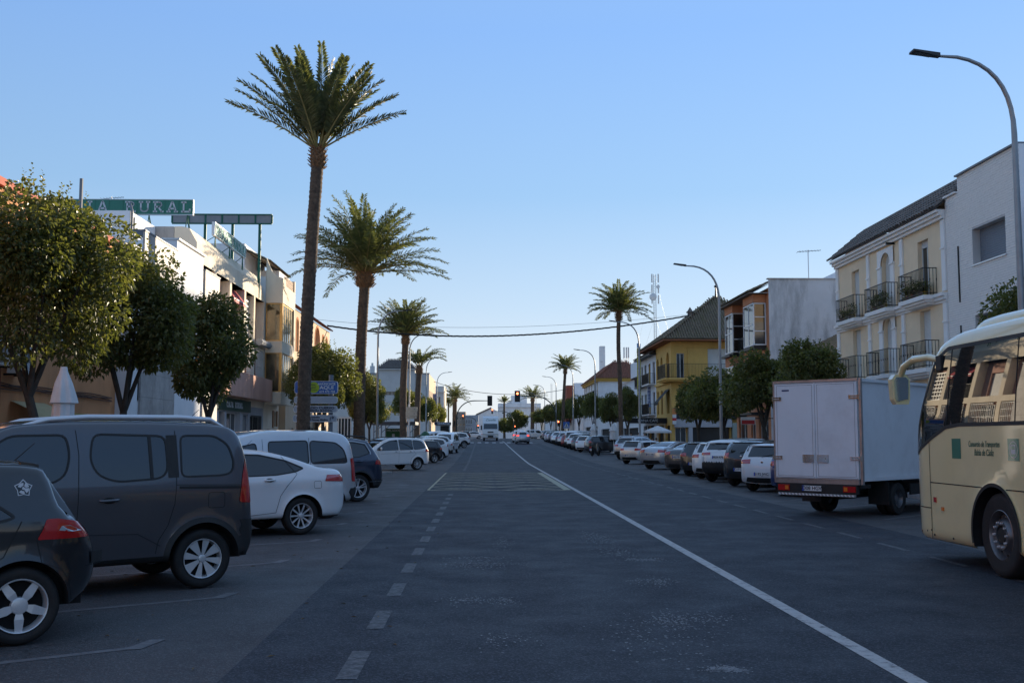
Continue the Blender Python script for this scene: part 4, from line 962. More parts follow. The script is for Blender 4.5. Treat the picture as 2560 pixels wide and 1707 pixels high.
# ---------------------------------------------------------------- coach pulling past on the right
P_CREAM = pbr('cream_coach_paint', (0.78, 0.69, 0.37), 0.28, 0.0, var=0.0, coat=1.0, dirt=(0.5, 0.45, 0.27), dirtamt=0.25, dscale=1.4)
M_COACHG = glassm('coach_glass', (0.010, 0.013, 0.015), 0.01); M_COACHG.node_tree.nodes['Principled BSDF'].inputs['IOR'].default_value = 1.85; M_DECAL = pbr('green_decal', (0.0, 0.17, 0.11), 0.35, var=0, coat=1); M_DTXT = pbr('decal_ink', (0.01, 0.10, 0.07), 0.4, var=0)
def coach():
    wb = 6.1; h = math.radians(90.6); P = Vector((6.24, 13.03, 0)); fw = Vector((math.cos(h), math.sin(h), 0)); lf = Vector((-math.sin(h), math.cos(h), 0))
    root = thing('coach', 'cream coach with green squares and dark glass pulling out on the right', 'coach', P - lf * 1.235 - fw * wb, h)
    w = wb
    ol = [(-3.15, .32), (-3.2, .5), (-3.22, 1.5), (-3.15, 2.6), (-3.05, 2.95), (-2.8, 3.08), (-2.0, 3.12), (1.0, 3.13), (4.0, 3.12), (w + .6, 3.10), (w + 1.3, 3.06), (w + 1.68, 2.95), (w + 1.88, 2.76), (w + 2.15, 2.20), (w + 2.44, 1.40), (w + 2.52, 1.1), (w + 2.52, .6), (w + 2.44, .32), (w + 2.34, .27)]
    win = [([(-3.0, 2.88), (w + 1.36, 2.88), (w + 1.72, 2.74), (w + 2.06, 2.12), (w + 2.36, 1.44), (w + 1.75, 1.68), (w + 1.3, 1.82), (w + .9, 1.85), (-3.0, 1.85)], .06)]
    car = Car(ol, 1.27, wb=wb, wr=.51, arch=.60, belt=1.85, tumble=.075, tr=(.4, .12), tf=(.5, .14), r=.11, step=.14, crown=.09, bulge=.16, windows=win,
              wrap=[('windscreen', [('fz', 1.42, -1), ('fz', 1.42, 1), ('fz', 2.80, .97), ('fz', 2.80, -.97)], .05)] + sym('head', [('fz', .62, .6), ('fz', .62, .98), ('fz', .85, .98), ('fz', .85, .6)], .04),
              clad=None, sag=.02, smooth_step=.13)
    R = regs(P_CREAM); R['window'] = ('side_window', M_COACHG, .002); R['windscreen'] = ('windscreen', M_COACHG, .002)
    car.build(root, R)
    # black band round the glass and rubber lip round the arches
    car.ribbon(root, 'window_band', [tuple(q) for q in roundpoly(win[0][0], .06)], M_TRIM, .05, .005, (1, -1), closed=True)
    n = 40
    for cx in (0, wb): car.ribbon(root, 'arch_lip', [(cx + .60 * math.cos(PI * 1.16 * k / n - .25), .51 + .60 * math.sin(PI * 1.16 * k / n - .25)) for k in range(n + 1)], M_TRIM, .045, .012, (1, -1))
    for nm, pth in (('panel_seam', [(w + 1.84, 1.64), (w + 1.84, .30)]), ('panel_seam', [(w + 1.84, 1.07), (w + .30, 1.065)]), ('panel_seam', [(w + 2.37, .72), (w + 1.84, .72)]), ('panel_seam', [(w - .30, 1.065), (.5, 1.06)]),
                    ('panel_seam', [(w + 2.36, 1.33), (w + 2.30, .9), (w + 2.24, .34)]), ('panel_seam', [(w - 1.2, 1.06), (w - 1.2, .32)]), ('panel_seam', [(w - 2.7, 1.06), (w - 2.7, .32)])):
        car.ribbon(root, nm, pth, M_SEAM, .014, .004, (1, -1))
    car.ribbon(root, 'glass_joint', [(w + 1.22, 2.87), (w + 1.28, 1.84)], M_SEAM, .022, .006, (1, -1))
    car.ribbon(root, 'glass_joint', [(w - .55, 2.87), (w - .55, 1.87)], M_SEAM, .016, .006, (1, -1))
    def patch(pts, off, nm, mat, par=root):
        b = MB(); b.add([(x, car.hw(x, z) + off, z) for x, z in pts], [tuple(range(len(pts)))]); return b.build(nm, mat, par, local=True, fixn=False)
    def sq(x0, x1, z0, z1): return [(x0, z0), (x0, z1), (x1, z1), (x1, z0)]
    patch(sq(w + .87, w + 1.13, 1.41, 1.67), .004, 'green_square', M_DECAL)
    g2 = patch(sq(w - .63, w - .36, 1.41, 1.67), .004, 'green_square', M_DECAL)
    WH_ = pbr('decal_white', (.6, .62, .6), .4, var=0)
    def ring(cx, cz, r, n=26): return [(cx + r * math.cos(2 * PI * k / n), cz + r * math.sin(2 * PI * k / n)) for k in range(n)]
    patch(ring(w - .495, 1.54, .10), .0052, 'emblem', WH_, g2); patch(ring(w - .495, 1.54, .09), .0062, 'emblem', M_DECAL, g2)
    patch(sq(w - .55, w - .44, 1.49, 1.60), .0072, 'emblem', WH_, g2); patch(sq(w - .535, w - .455, 1.545, 1.585), .0082, 'emblem', M_DECAL, g2)
    F = lambda u, v, n_: Vector((w + .24 - u, car.hw(w + .24, 1.55) + n_, v))
    def dtext(s_, size, v, sx, shear=0):
        cu = bpy.data.curves.new('lettering', 'FONT'); cu.body = s_; cu.size = size; cu.align_x = 'CENTER'; cu.align_y = 'CENTER'; cu.shear = .15; cu.extrude = .001; cu.offset = .0002; cu.materials.append(M_DTXT)
        o = bpy.data.objects.new('lettering', cu); C.objects.link(o); o.parent = root; o.location = F(0, v, .006); o.rotation_euler = (PI / 2, 0, PI); o.scale = (sx, 1, 1); tomesh(o)
    dtext('Consorcio de Transportes', .105, 1.60, .72); dtext('Bahía de Cádiz', .115, 1.495, .74)
    for (x, z, m_, wd, hh) in ((w + 1.70, 1.005 - .15, M_REDL, .065, .05), (w + 1.47, .74, M_AMB, .06, .035)):
        b = MB(); y = car.hw(x, z); b.box(x - wd / 2, x + wd / 2, y - .02, y + .016, z - hh, z + hh * .4); b.build('side_marker', m_, root, local=True)
    for x, z in ((w + 2.0, .40), (w + 1.87, .42), (w + 1.78, .36), (w + 1.2, .36), (w + 2.22, .38)):
        b = MB(); b.lathe([(.001, .004), (.012, .003), (.016, -.004)], c=(x, car.hw(x, z), z), ax='y', n=8); b.build('panel_screw', M_SEAM, root, local=True)
    # wheels: dished steel rims with ten nuts
    for x in (0, wb):
        for sg in (1, -1):
            t = MB(); r = .515; t.lathe([(.30, .13), (.42, .145), (.47, .14), (.5, .12), (r, .06), (r, -.06), (.5, -.12), (.42, -.145), (.29, -.13)], ax='y', n=48)
            wt = t.build('wheel', M_TYRE, root, local=True, sm_=50); wt.location = (x, sg * (1.235 - .15), r - .005)
            if sg < 0: wt.rotation_euler = (0, 0, PI)
            d = MB(); prof = [(.001, .10), (.105, .10), (.115, .085), (.12, .13), (.175, .135), (.19, .11), (.215, .06), (.262, .05), (.275, .10), (.295, .135), (.305, .13)] if x else [(.001, -.02), (.11, -.02), (.13, .0), (.2, -.04), (.26, .0), (.29, .13), (.305, .13)]
            d.lathe(prof, ax='y', n=40); d.build('rim', pbr('steel_rim', (.17, .17, .18), .38, .7, var=.1, dirt=(.06, .045, .03), dirtamt=.5, dscale=6), wt, local=True, sm_=40)
            hb = MB(); hb.lathe([(.001, .128), (.09, .126), (.105, .10)], ax='y', n=20); hb.build('hub', M_TRIM, wt, local=True, sm_=40)
            for k in range(10):
                a = 2 * PI * k / 10; nb = MB(); nb.lathe([(.001, .162), (.014, .16), (.018, .13)], c=(.15 * math.cos(a), 0, .15 * math.sin(a)), ax='y', n=6); nb.build('wheel_nut', M_RIM, wt, local=True)
                if x:
                    a += PI / 10; hb_ = MB(); hb_.lathe([(.001, .0565), (.026, .0565)], c=(.238 * math.cos(a), 0, .238 * math.sin(a)), ax='y', n=10); hb_.build('rim_hole', M_DARK, wt, local=True)
    # air-conditioning pod
    b = MB(); n = 16; sec = []
    for i, (x, sc) in enumerate([(w + 1.35, .35), (w + 1.28, .72), (w + 1.1, .93), (w + .7, 1), (w - 2, 1), (w - 2.5, .8), (w - 2.7, .3)]):
        for k in range(n + 1):
            t = PI * k / n; yv = math.copysign(abs(math.cos(t)) ** .45, math.cos(t)) * .84 * (.9 + .1 * sc); zv = 3.08 + .24 * sc * abs(math.sin(t)) ** .5; sec.append((x, yv, zv))
    b.add(sec, [(i * (n + 1) + k, i * (n + 1) + k + 1, (i + 1) * (n + 1) + k + 1, (i + 1) * (n + 1) + k) for i in range(6) for k in range(n)])
    b.build('roof_pod', P_CREAM, root, local=True, sm_=40)
    # mirror on a curved arm in front of the screen
    m = MB(); y = 1.10; m.tube([(w + 1.55, y + .03, 2.72), (w + 1.9, y + .10, 2.80), (w + 2.35, y + .14, 2.80), (w + 2.66, y + .16, 2.72), (w + 2.80, y + .17, 2.55)], [.04, .05, .055, .05, .045], 10)
    ma = m.build('mirror_arm', P_CREAM, root, local=True, sm_=60)
    m = MB(); pts = [(w + 2.66, 2.58), (w + 2.66, 2.05), (w + 2.72, 1.99), (w + 2.92, 2.0), (w + 2.96, 2.08), (w + 2.93, 2.5), (w + 2.86, 2.62)]
    m.prism([(y + .05, 2.24), (y + .07, 2.17), (y + .25, 2.17), (y + .29, 2.24), (y + .31, 2.54), (y + .26, 2.61), (y + .10, 2.61), (y + .04, 2.54)], w + 2.74, w + 2.90, ax=0)
    m.build('mirror_housing', P_CREAM, ma, local=True)
    m = MB(); m.prism([(y + .08, 2.25), (y + .25, 2.21), (y + .275, 2.26), (y + .285, 2.52), (y + .25, 2.57), (y + .11, 2.57), (y + .07, 2.53)], w + 2.726, w + 2.739, ax=0); m.build('mirror_glass', M_CHROME, ma, local=True)
    m = MB(); m.box(w + 1.5, w + 1.66, 1.06, 1.22, 2.60, 2.80); m.build('mirror_bracket', M_TRIM, ma, local=True)
    m = MB(); m.tube([(w + 2.36, .7, 1.50), (w + 2.26, .55, 2.2)], .018, 6); m.build('wiper', M_TRIM, root, local=True)
coach()
# ---------------------------------------------------------------- box truck
P_BOX = pbr('grp_box_panel', (0.70, 0.73, 0.76), 0.42, 0.0, var=0.03, vs=1.5, coat=0.3, dirt=(0.30, 0.28, 0.27), dirtamt=0.22, dscale=1.1)
M_ALU = pbr('aluminium_edge', (0.42, 0.40, 0.39), 0.33, 0.7, var=.1, vs=4, dirt=(.1, .08, .07), dirtamt=.4, dscale=3)
def truck():
    a = math.radians(43); root = thing('box_truck', 'white box truck parked tail out with two closed rear doors', 'truck', (7.19, 23.22, 0), a)
    Wd, L = 1.03, 4.4; z0, z1 = .80, 2.92
    b = MB(); b.box(.04, L, -Wd + .02, Wd - .02, z0 + .02, z1 - .02); b.build('cargo_box', P_BOX, root, local=True)
    b = MB()
    for s_ in (1, -1):
        b.box(-.0, .07, s_ * Wd - .035, s_ * Wd + .012, z0 - .1, z1 + .01)
    b.box(-.0, .07, -Wd + .04, Wd - .04, z1 - .035, z1 + .012); b.box(-.005, .07, -Wd + .04, Wd - .04, z0 - .10, z0 - .0)
    b.build('rear_frame', M_ALU, root, local=True)
    b = MB()
    for s_ in (1, -1):
        b.box(.075, L + .01, s_ * Wd - .03, s_ * Wd + .006, z1 - .06, z1 + .004); b.box(.075, L + .01, s_ * Wd - .03, s_ * Wd + .006, z0 - .03, z0 + .04); b.box(L - .05, L + .014, s_ * Wd - .03, s_ * Wd + .01, z0 - .03, z1 + .008)
    b.build('edge_profile', P_BOX, root, local=True)
    for s_ in (1, -1):
        d = MB(); y0, y1 = sorted((s_ * .006, s_ * (Wd - .045))); d.box(-.022, .03, y0, y1, z0 + .008, z1 - .045); dd = d.build('door', P_BOX, root, local=True)
        f = MB(); e = .055
        for (p, q, r_, t) in ((y0 + .01, y1 - .01, z1 - .06, z1 - .05), (y0 + .01, y1 - .01, z0 + .02, z0 + .03)): f.box(-.026, -.02, p, q, r_, t)
        for (p, q) in ((y0 + e, y0 + e + .006), (y1 - e, y1 - e + .006)): f.box(-.0245, -.0215, p, q, z0 + e, z1 - e - .04)
        for zz in (z0 + e, z1 - e - .045): f.box(-.0245, -.0215, y0 + e + .008, y1 - e - .002, zz, zz + .006)
        f.build('door_seal', pbr('grey_seal', (.12, .12, .13), .6, var=0), dd, local=True)
        for zh in (z0 + .45, z1 - .38):
            hb = MB(); ys = s_ * (Wd - .005); yi = s_ * (Wd - .20); hb.box(-.045, -.0235, min(ys, yi), max(ys, yi), zh + .014, zh + .034); hb.box(-.045, -.0235, min(ys, yi), max(ys, yi), zh - .034, zh - .014)
            hb.box(-.05, -.02, min(yi - .02, yi + .02), max(yi - .02, yi + .02), zh - .04, zh + .04); hb.box(-.05, .02, min(ys, ys + s_ * .02), max(ys, ys + s_ * .02), zh - .05, zh + .05)
            hb.build('hinge', M_CHROME, dd, local=True)
        yl = s_ * .17; lt = MB(); lt.box(-.03, -.0225, yl - .135, yl + .135, z0 + .35, z0 + .52)
        for (p, q, r_, t) in ((-.135, .135, .505, .52), (-.135, .135, .35, .365), (-.135, -.12, .365, .505), (.12, .135, .365, .505)): lt.box(-.042, -.031, yl + p, yl + q, z0 + r_, z0 + t)
        lt.box(-.05, -.031, yl - .06, yl + .06, z0 + .415, z0 + .455); lt.build('latch', M_CHROME, dd, local=True)
    F = frame((0, 0, 0), (0, -1, 0), (-1, 0, 0))
    lg = MB(); lg.box(-.026, -.0225, .62, .80, 2.70, 2.735); lg.build('door_label', pbr('label_blue', (.03, .06, .15), .5, var=0), root, local=True)
    # chassis and rear end
    b = MB(); b.box(.1, 5.6, -.42, -.34, .50, .68); b.box(.1, 5.6, .34, .42, .50, .68); b.box(.05, .5, -.98, .98, .62, .70); b.build('chassis', M_TRIM, root, local=True)
    b = MB(); b.box(-.04, .05, -.95, .95, .50, .70); rb = b.build('light_bar', M_TRIM, root, local=True)
    for s_ in (1, -1):
        b = MB(); b.box(-.06, -.035, s_ * .78 - .14, s_ * .78 + .14, .54, .665); b.build('tail_light', M_REDL, rb, local=True)
        b = MB(); b.box(-.068, -.0605, s_ * .70 - .04, s_ * .70 + .04, .56, .645); b.build('reversing_light', M_AMB, rb, local=True)
    bp = MB(); bp.box(-.075, -.035, -.92, .92, .445, .49); bpo = bp.build('step_bumper', pbr('striped_bumper', (.25, .25, .25), .5, var=.2), root, local=True)
    for k in range(22):
        st = MB(); y = -.9 + k * .083; st.add([(-.078, y, .447), (-.078, y + .035, .447), (-.078, y + .06, .488), (-.078, y + .025, .488)], [(0, 1, 2, 3)]); st.build('stripe', P_WHT, bpo, local=True, fixn=False)
    plate(root, (-.05, .10, .60), -PI / 2, '7308 HGW', .46, .11)
    b = MB(); b.tube([(.3, -.3, .42), (3.6, -.3, .45)], .06, 8); b.box(.75, 1.15, -.3, .3, .36, .55); b.build('exhaust', M_DARK, root, local=True)
    for s_ in (1, -1):
        for yy, nm in ((s_ * .92, 0), (s_ * .70, 0)):
            t = MB(); r = .355; t.lathe([(.20, .08), (.30, .09), (.335, .08), (r, .045), (r, -.045), (.335, -.08), (.2, -.08)], ax='y', n=36); wt = t.build('wheel', M_TYRE, root, local=True, sm_=50); wt.location = (1.72, yy, r)
            d = MB(); d.lathe([(.001, s_ * .03), (.08, s_ * .03), (.1, s_ * -.01), (.17, s_ * -.02), (.2, s_ * .075)], ax='y', n=28); d.build('rim', pbr('steel_rim', (.17, .17, .18), .38), wt, local=True, sm_=40)
        t = MB(); t.lathe([(.20, .08), (.30, .09), (.335, .08), (.355, .045), (.355, -.045), (.335, -.08), (.2, -.08)], ax='y', n=36); wt = t.build('wheel', M_TYRE, root, local=True, sm_=50); wt.location = (5.15, s_ * .88, .355)
        d = MB(); d.lathe([(.001, s_ * .06), (.2, s_ * .07)], ax='y', n=20); d.build('rim', pbr('steel_rim', (.17, .17, .18), .38), wt, local=True)
        b = MB(); b.box(1.16, 1.18, s_ * .81 - .24, s_ * .81 + .24, .24, .74); b.build('mudflap', M_TRIM, root, local=True)
        b = MB(); pr = [(1.72 + .42 * math.cos(PI * k / 10), .36 + .42 * math.sin(PI * k / 10)) for k in range(11)]
        b.add([(x, s_ * 1.0, z) for x, z in pr] + [(x, s_ * .58, z) for x, z in pr], [(k, k + 1, 12 + k, 11 + k) for k in range(10)]); b.build('mudguard', M_TRIM, root, local=True, fixn=False)
        b = MB(); b.box(2.3, 4.3, s_ * .98 - .02, s_ * .98 + .02, .42, .66); b.build('side_guard', M_TRIM, root, local=True)
    # cab
    ol = [(4.45, .45), (4.42, 1.2), (4.44, 1.9), (4.55, 2.12), (5.0, 2.2), (5.4, 2.15), (5.85, 1.7), (6.15, 1.25), (6.3, 1.1), (6.36, .7), (6.32, .4)]
    car = Car(ol, .98, wb=0, arch=.42, belt=1.2, tumble=.12, tr=(.2, .03), tf=(.4, .12), windows=[([(4.95, 1.25), (4.95, 1.95), (5.35, 1.98), (5.75, 1.6), (5.95, 1.22)], .05)], wrap=[('windscreen', [('fz', 1.22, -.85), ('fz', 1.22, .85), ('fz', 2.05, .8), ('fz', 2.05, -.8)], .05)], arches=[(5.15, .36)], step=.12)
    car.build(root, regs(P_WHT)); mirror(root, 5.95, .98, 1.55, M_TRIM)
truck()
# ---------------------------------------------------------------- lorry coming towards us
def lorry():
    root = thing('lorry', 'white lorry coming towards the camera with a sleeper cab', 'lorry', (1.22, 169, zg(169)), 0)
    b = MB(); b.prism([(0, .45), (-.05, 1.0), (-.02, 1.75), (.12, 2.75), (.25, 2.95), (.7, 3.72), (1.1, 3.8), (2.2, 3.8), (2.2, .45)], -1.22, 1.22, ax=0)
    b.build('cab', P_WHT, root, local=True)
    b = MB(); b.box(-1.25, 1.25, 2.6, 12, 1.1, 3.9); b.build('trailer', P_WHT, root, local=True)
    F = lambda u, v, n: Vector((u, n, v))
    b = MB(); b.add([(-1.08, -.045, 1.85), (1.08, -.045, 1.85), (1.02, .09, 2.66), (-1.02, .09, 2.66)], [(0, 1, 2, 3)]); b.build('windscreen', M_GLASS, root, local=True)
    b = MB(); b.box(-.45, .45, -.09, -.055, 1.25, 1.45); b.build('grille', M_TRIM, root, local=True); b = MB(); b.box(-.42, .42, -.09, -.052, .55, .85); b.build('grille', M_TRIM, root, local=True)
    for s_ in (1, -1):
        b = MB(); b.box(s_ * .95 - .2, s_ * .95 + .2, -.09, -.05, .72, .92); b.build('headlight', M_HEAD, root, local=True)
        b = MB(); b.box(s_ * 1.42 - .1, s_ * 1.42 + .1, .0, .12, 1.7, 2.4); b.build('mirror', M_TRIM, root, local=True)
        b = MB(); b.lathe([(.001, .15), (.5, .15), (.5, -.15), (.001, -.15)], c=(s_ * 1.0, 1.2, .5), ax='x', n=20); b.build('wheel', M_TYRE, root, local=True)
    b = MB(); b.box(-1.2, 1.2, -.11, -.052, .98, 1.04); b.box(-1.23, 1.23, -.08, .3, .40, .52); b.build('bumper', M_TRIM, root, local=True)
    cu = bpy.data.curves.new('lettering', 'FONT'); cu.body = 'Castillo'; cu.size = .52; cu.align_x = 'CENTER'; cu.shear = .4; cu.extrude = .004; cu.materials.append(M_DTXT)
    o = bpy.data.objects.new('lettering', cu); C.objects.link(o); o.parent = root; o.location = (0, .33, 3.1); o.rotation_euler = (math.radians(60), 0, 0); tomesh(o)
    b = MB(); b.add([(-.95, .30, 2.99), (.95, .30, 2.99), (.95, .30, 2.97), (-.95, .30, 2.97)], [(0, 1, 2, 3)]); 
lorry()
# ================================================================== BUILDINGS
def FL(X): return frame((X, 0, 0), (0, 1, 0), (1, 0, 0))      # left-hand facades look towards +X, u = distance along the street
def FR(X): return frame((X, 0, 0), (0, 1, 0), (-1, 0, 0))     # right-hand facades look towards -X
def FC(Y): return frame((0, Y, 0), (1, 0, 0), (0, -1, 0))     # walls that look back at the camera, u = X
M_PVC = pbr('white_window_frame', (0.66, 0.66, 0.64), .45, var=.04)
M_SHUT = pbr('roller_shutter', (0.60, 0.60, 0.58), .55, var=.06, vs=3)
M_SHUTG = pbr('grey_shutter', (0.16, 0.175, 0.20), .5, var=.06)
M_WGL = glassm('window_glass', (0.022, 0.028, 0.032), .04); M_IRON = pbr('black_iron', (0.012, 0.012, 0.012), .5, .3, var=0)
M_INT = pbr('dark_interior', (0.02, 0.018, 0.016), .9, var=.3, vs=2)
def opening(u0, u1, v0, v1, kind='glass', **k): d = dict(u0=u0, u1=u1, v0=v0, v1=v1, kind=kind); d.update(k); return d
def wall(F, u0, u1, v0, v1, ops, mat, parent, name='wall', depth=.18, reveal=None, thick=0):
    mb = MB(F)
    us = sorted(set([u0, u1] + [o['u0'] for o in ops] + [o['u1'] for o in ops])); vs = sorted(set([v0, v1] + [o['v0'] for o in ops] + [o['v1'] for o in ops]))
    us = [u for u in us if u0 - 1e-6 <= u <= u1 + 1e-6]; vs = [v for v in vs if v0 - 1e-6 <= v <= v1 + 1e-6]
    for a, b in zip(us, us[1:]):
        if b - a < 1e-5: continue
        run = None
        for c, d in zip(vs, vs[1:]):
            cu, cv = (a + b) / 2, (c + d) / 2
            hole = any(o['u0'] < cu < o['u1'] and o['v0'] < cv < o['v1'] for o in ops)
            if hole:
                if run: mb.quad((a, run[0], 0), (b, run[0], 0), (b, run[1], 0), (a, run[1], 0)); run = None
            else: run = (run[0], d) if run else (c, d)
        if run: mb.quad((a, run[0], 0), (b, run[0], 0), (b, run[1], 0), (a, run[1], 0))
    for o in ops:
        d = -o.get('depth', depth); a, b, c, e = o['u0'], o['u1'], o['v0'], o['v1']
        if o.get('arch'):
            r = (b - a) / 2; cu = (a + b) / 2; spr = e - r; n = 10
            arc = [(cu - r * math.cos(PI * k / n), spr + r * math.sin(PI * k / n)) for k in range(n + 1)]
            mb.add([(p[0], p[1], 0) for p in arc[:n // 2 + 1]] + [(a, e, 0)], [tuple(range(n // 2 + 2))]); mb.add([(p[0], p[1], 0) for p in arc[n // 2:]] + [(b, e, 0)], [tuple(range(n // 2 + 2))])
            for p, q in zip(arc, arc[1:]): mb.quad((p[0], p[1], 0), (q[0], q[1], 0), (q[0], q[1], d), (p[0], p[1], d))
            mb.quad((a, c, 0), (a, spr, 0), (a, spr, d), (a, c, d)); mb.quad((b, c, 0), (b, spr, 0), (b, spr, d), (b, c, d)); mb.quad((a, c, 0), (b, c, 0), (b, c, d), (a, c, d))
        else:
            for p, q in (((a, c), (b, c)), ((b, c), (b, e)), ((b, e), (a, e)), ((a, e), (a, c))): mb.quad((p[0], p[1], 0), (q[0], q[1], 0), (q[0], q[1], d), (p[0], p[1], d))
    w_ = mb.build(name, mat, parent, fixn=False)
    for o in ops: window(F, parent, o, -o.get('depth', depth))
    return w_
def slats(F, u0, u1, v0, v1, n0, mat, parent, p=.055):
    mb = MB(F); k = max(2, int((v1 - v0) / p)); h = (v1 - v0) / k; vs = []
    for i in range(k): vs += [(u0, v0 + i * h, n0 + .012), (u1, v0 + i * h, n0 + .012), (u0, v0 + (i + .8) * h, n0), (u1, v0 + (i + .8) * h, n0)]
    fs = [(2 * i, 2 * i + 1, 2 * i + 3, 2 * i + 2) for i in range(2 * k - 1)]
    mb.add(vs, fs); return mb.build('shutter', mat, parent, fixn=False)
def window(F, parent, o, n0):
    """n0: plane of the window (negative = recessed)"""
    a, b, c, e = o['u0'], o['u1'], o['v0'], o['v1']; k = o['kind']; fw = o.get('fw', .05); fm = o.get('fm', M_PVC)
    if k == 'none': return
    if k == 'void':
        mb = MB(F); mb.quad((a, c, n0), (b, c, n0), (b, e, n0), (a, e, n0)); return mb.build(o.get('nm', 'recess'), o.get('bm', M_INT), parent, fixn=False)
    fr = MB(F); g0 = n0 + .001
    for x0, x1, y0, y1 in ((a, b, c, c + fw), (a, b, e - fw, e), (a, a + fw, c + fw, e - fw), (b - fw, b, c + fw, e - fw)): fr.box(x0, x1, y0, y1, g0, g0 + .05)
    nx, ny = o.get('nx', 2), o.get('ny', 1); sf = o.get('roll', 1.0 if k == 'roll' else 0.0); vb = e - (e - c) * sf
    if sf < .98:
        for i in range(1, nx): u = a + (b - a) * i / nx; fr.box(u - fw / 2, u + fw / 2, c + fw, e - fw, g0, g0 + .045)
        for j in range(1, ny): v = c + (e - c) * j / ny; fr.box(a + fw, b - fw, v - fw / 2.4, v + fw / 2.4, g0, g0 + .04)
    if o.get('arch'):
        mb0 = MB(F); r = (b - a) / 2; cu = (a + b) / 2
    w_ = fr.build(o.get('nm', 'window'), fm, parent)
    if o.get('label'): w_['label'] = o['label']
    if sf < .98:
        for i in range(nx):
            mb = MB(F); u0 = a + (b - a) * i / nx; u1 = a + (b - a) * (i + 1) / nx; mb.quad((u0, c, g0 + .018), (u1, c, g0 + .018), (u1, vb, g0 + .018), (u0, vb, g0 + .018)); mb.build('pane', o.get('gm', M_WGL), w_, fixn=False)
    if sf > .02: slats(F, a + .02, b - .02, vb + .001, e - .01, g0 + .055, o.get('sm', M_SHUT), w_, o.get('sp', .06))
    if o.get('bars'):
        mb = MB(F); n = int((b - a) / .13); N1 = .10 - n0 * 0
        for i in range(n + 1): u = a + (b - a) * i / n; mb.box(u - .009, u + .009, c, e, .03, .048)
        for v in (c + .08, (c + e) / 2, e - .08): mb.box(a, b, v - .012, v + .012, .05, .06)
        mb.build('window_grille', o.get('barm', M_IRON), w_)
    if o.get('sill'):
        mb = MB(F); mb.box(a - .08, b + .08, c - .07, c - .002, -.02, .09); mb.build('sill', o['sill'], w_)
    return w_
def balcony(F, parent, u0, u1, v, proj=.5, th=.14, slabm=None, h=1.02, mat=None, sp=.12, solid=None, name='balcony', sides=True, curve=False):
    sb = MB(F)
    sb.box(u0, u1, v - th, v, .003, proj)
    if slabm is None: slabm = M_PVC
    if th > .12:
        sb.box(u0 + .08, u1 - .08, v - th - .09, v - th - .001, .003, proj - .1); sb.box(u0 + .18, u1 - .18, v - th - .17, v - th - .091, .003, proj - .22)
    bl = sb.build(name, slabm, parent)
    r = MB(F); e = .03; mat = mat or M_IRON
    def rail_run(p, q):
        L = math.hypot(q[0] - p[0], q[1] - p[1]); n = max(2, int(L / sp))
        for i in range(n + 1):
            t = i / n; x = p[0] + (q[0] - p[0]) * t; y = p[1] + (q[1] - p[1]) * t; r.box(x - .008, x + .008, v + .02, v + h, y - .008, y + .008)
            if curve and i % 2 == 0: r.box(x - .02, x + .02, v + h * .55, v + h * .62, y - .012, y + .012)
        for vv in (v + .08, v + h):
            r.box(min(p[0], q[0]) - .015, max(p[0], q[0]) + .015, vv - .012, vv + .018, min(p[1], q[1]) - .015, max(p[1], q[1]) + .015)
    if solid is None:
        rail_run((u0 + e, proj - e), (u1 - e, proj - e))
        if sides: rail_run((u0 + e, .02), (u0 + e, proj - e)); rail_run((u1 - e, .02), (u1 - e, proj - e))
        r.build('railing', mat, bl)
    else:
        r.box(u0, u1, v + .001, v + h, proj - .1, proj); r.box(u0, u0 + .1, v + .001, v + h, .004, proj - .101); r.box(u1 - .1, u1, v + .001, v + h, .004, proj - .101); r.build('parapet', solid, bl)
    return bl
def mass(x0, x1, y0, y1, z0, z1, mat, parent, skip=(), name='wall'):
    """remaining walls and the flat roof of a block; skip: 'L','R','C','F','T' faces already built"""
    mb = MB()
    if 'L' not in skip: mb.quad((x0, y0, z0), (x0, y1, z0), (x0, y1, z1), (x0, y0, z1))
    if 'R' not in skip: mb.quad((x1, y0, z0), (x1, y1, z0), (x1, y1, z1), (x1, y0, z1))
    if 'C' not in skip: mb.quad((x0, y0, z0), (x1, y0, z0), (x1, y0, z1), (x0, y0, z1))
    if 'F' not in skip: mb.quad((x0, y1, z0), (x1, y1, z0), (x1, y1, z1), (x0, y1, z1))
    if 'T' not in skip: mb.quad((x0, y0, z1), (x1, y0, z1), (x1, y1, z1), (x0, y1, z1))
    return mb.build(name, mat, parent, fixn=False)
def bbox(name, mat, parent, *b):
    mb = MB(); mb.box(*b); return mb.build(name, mat, parent)
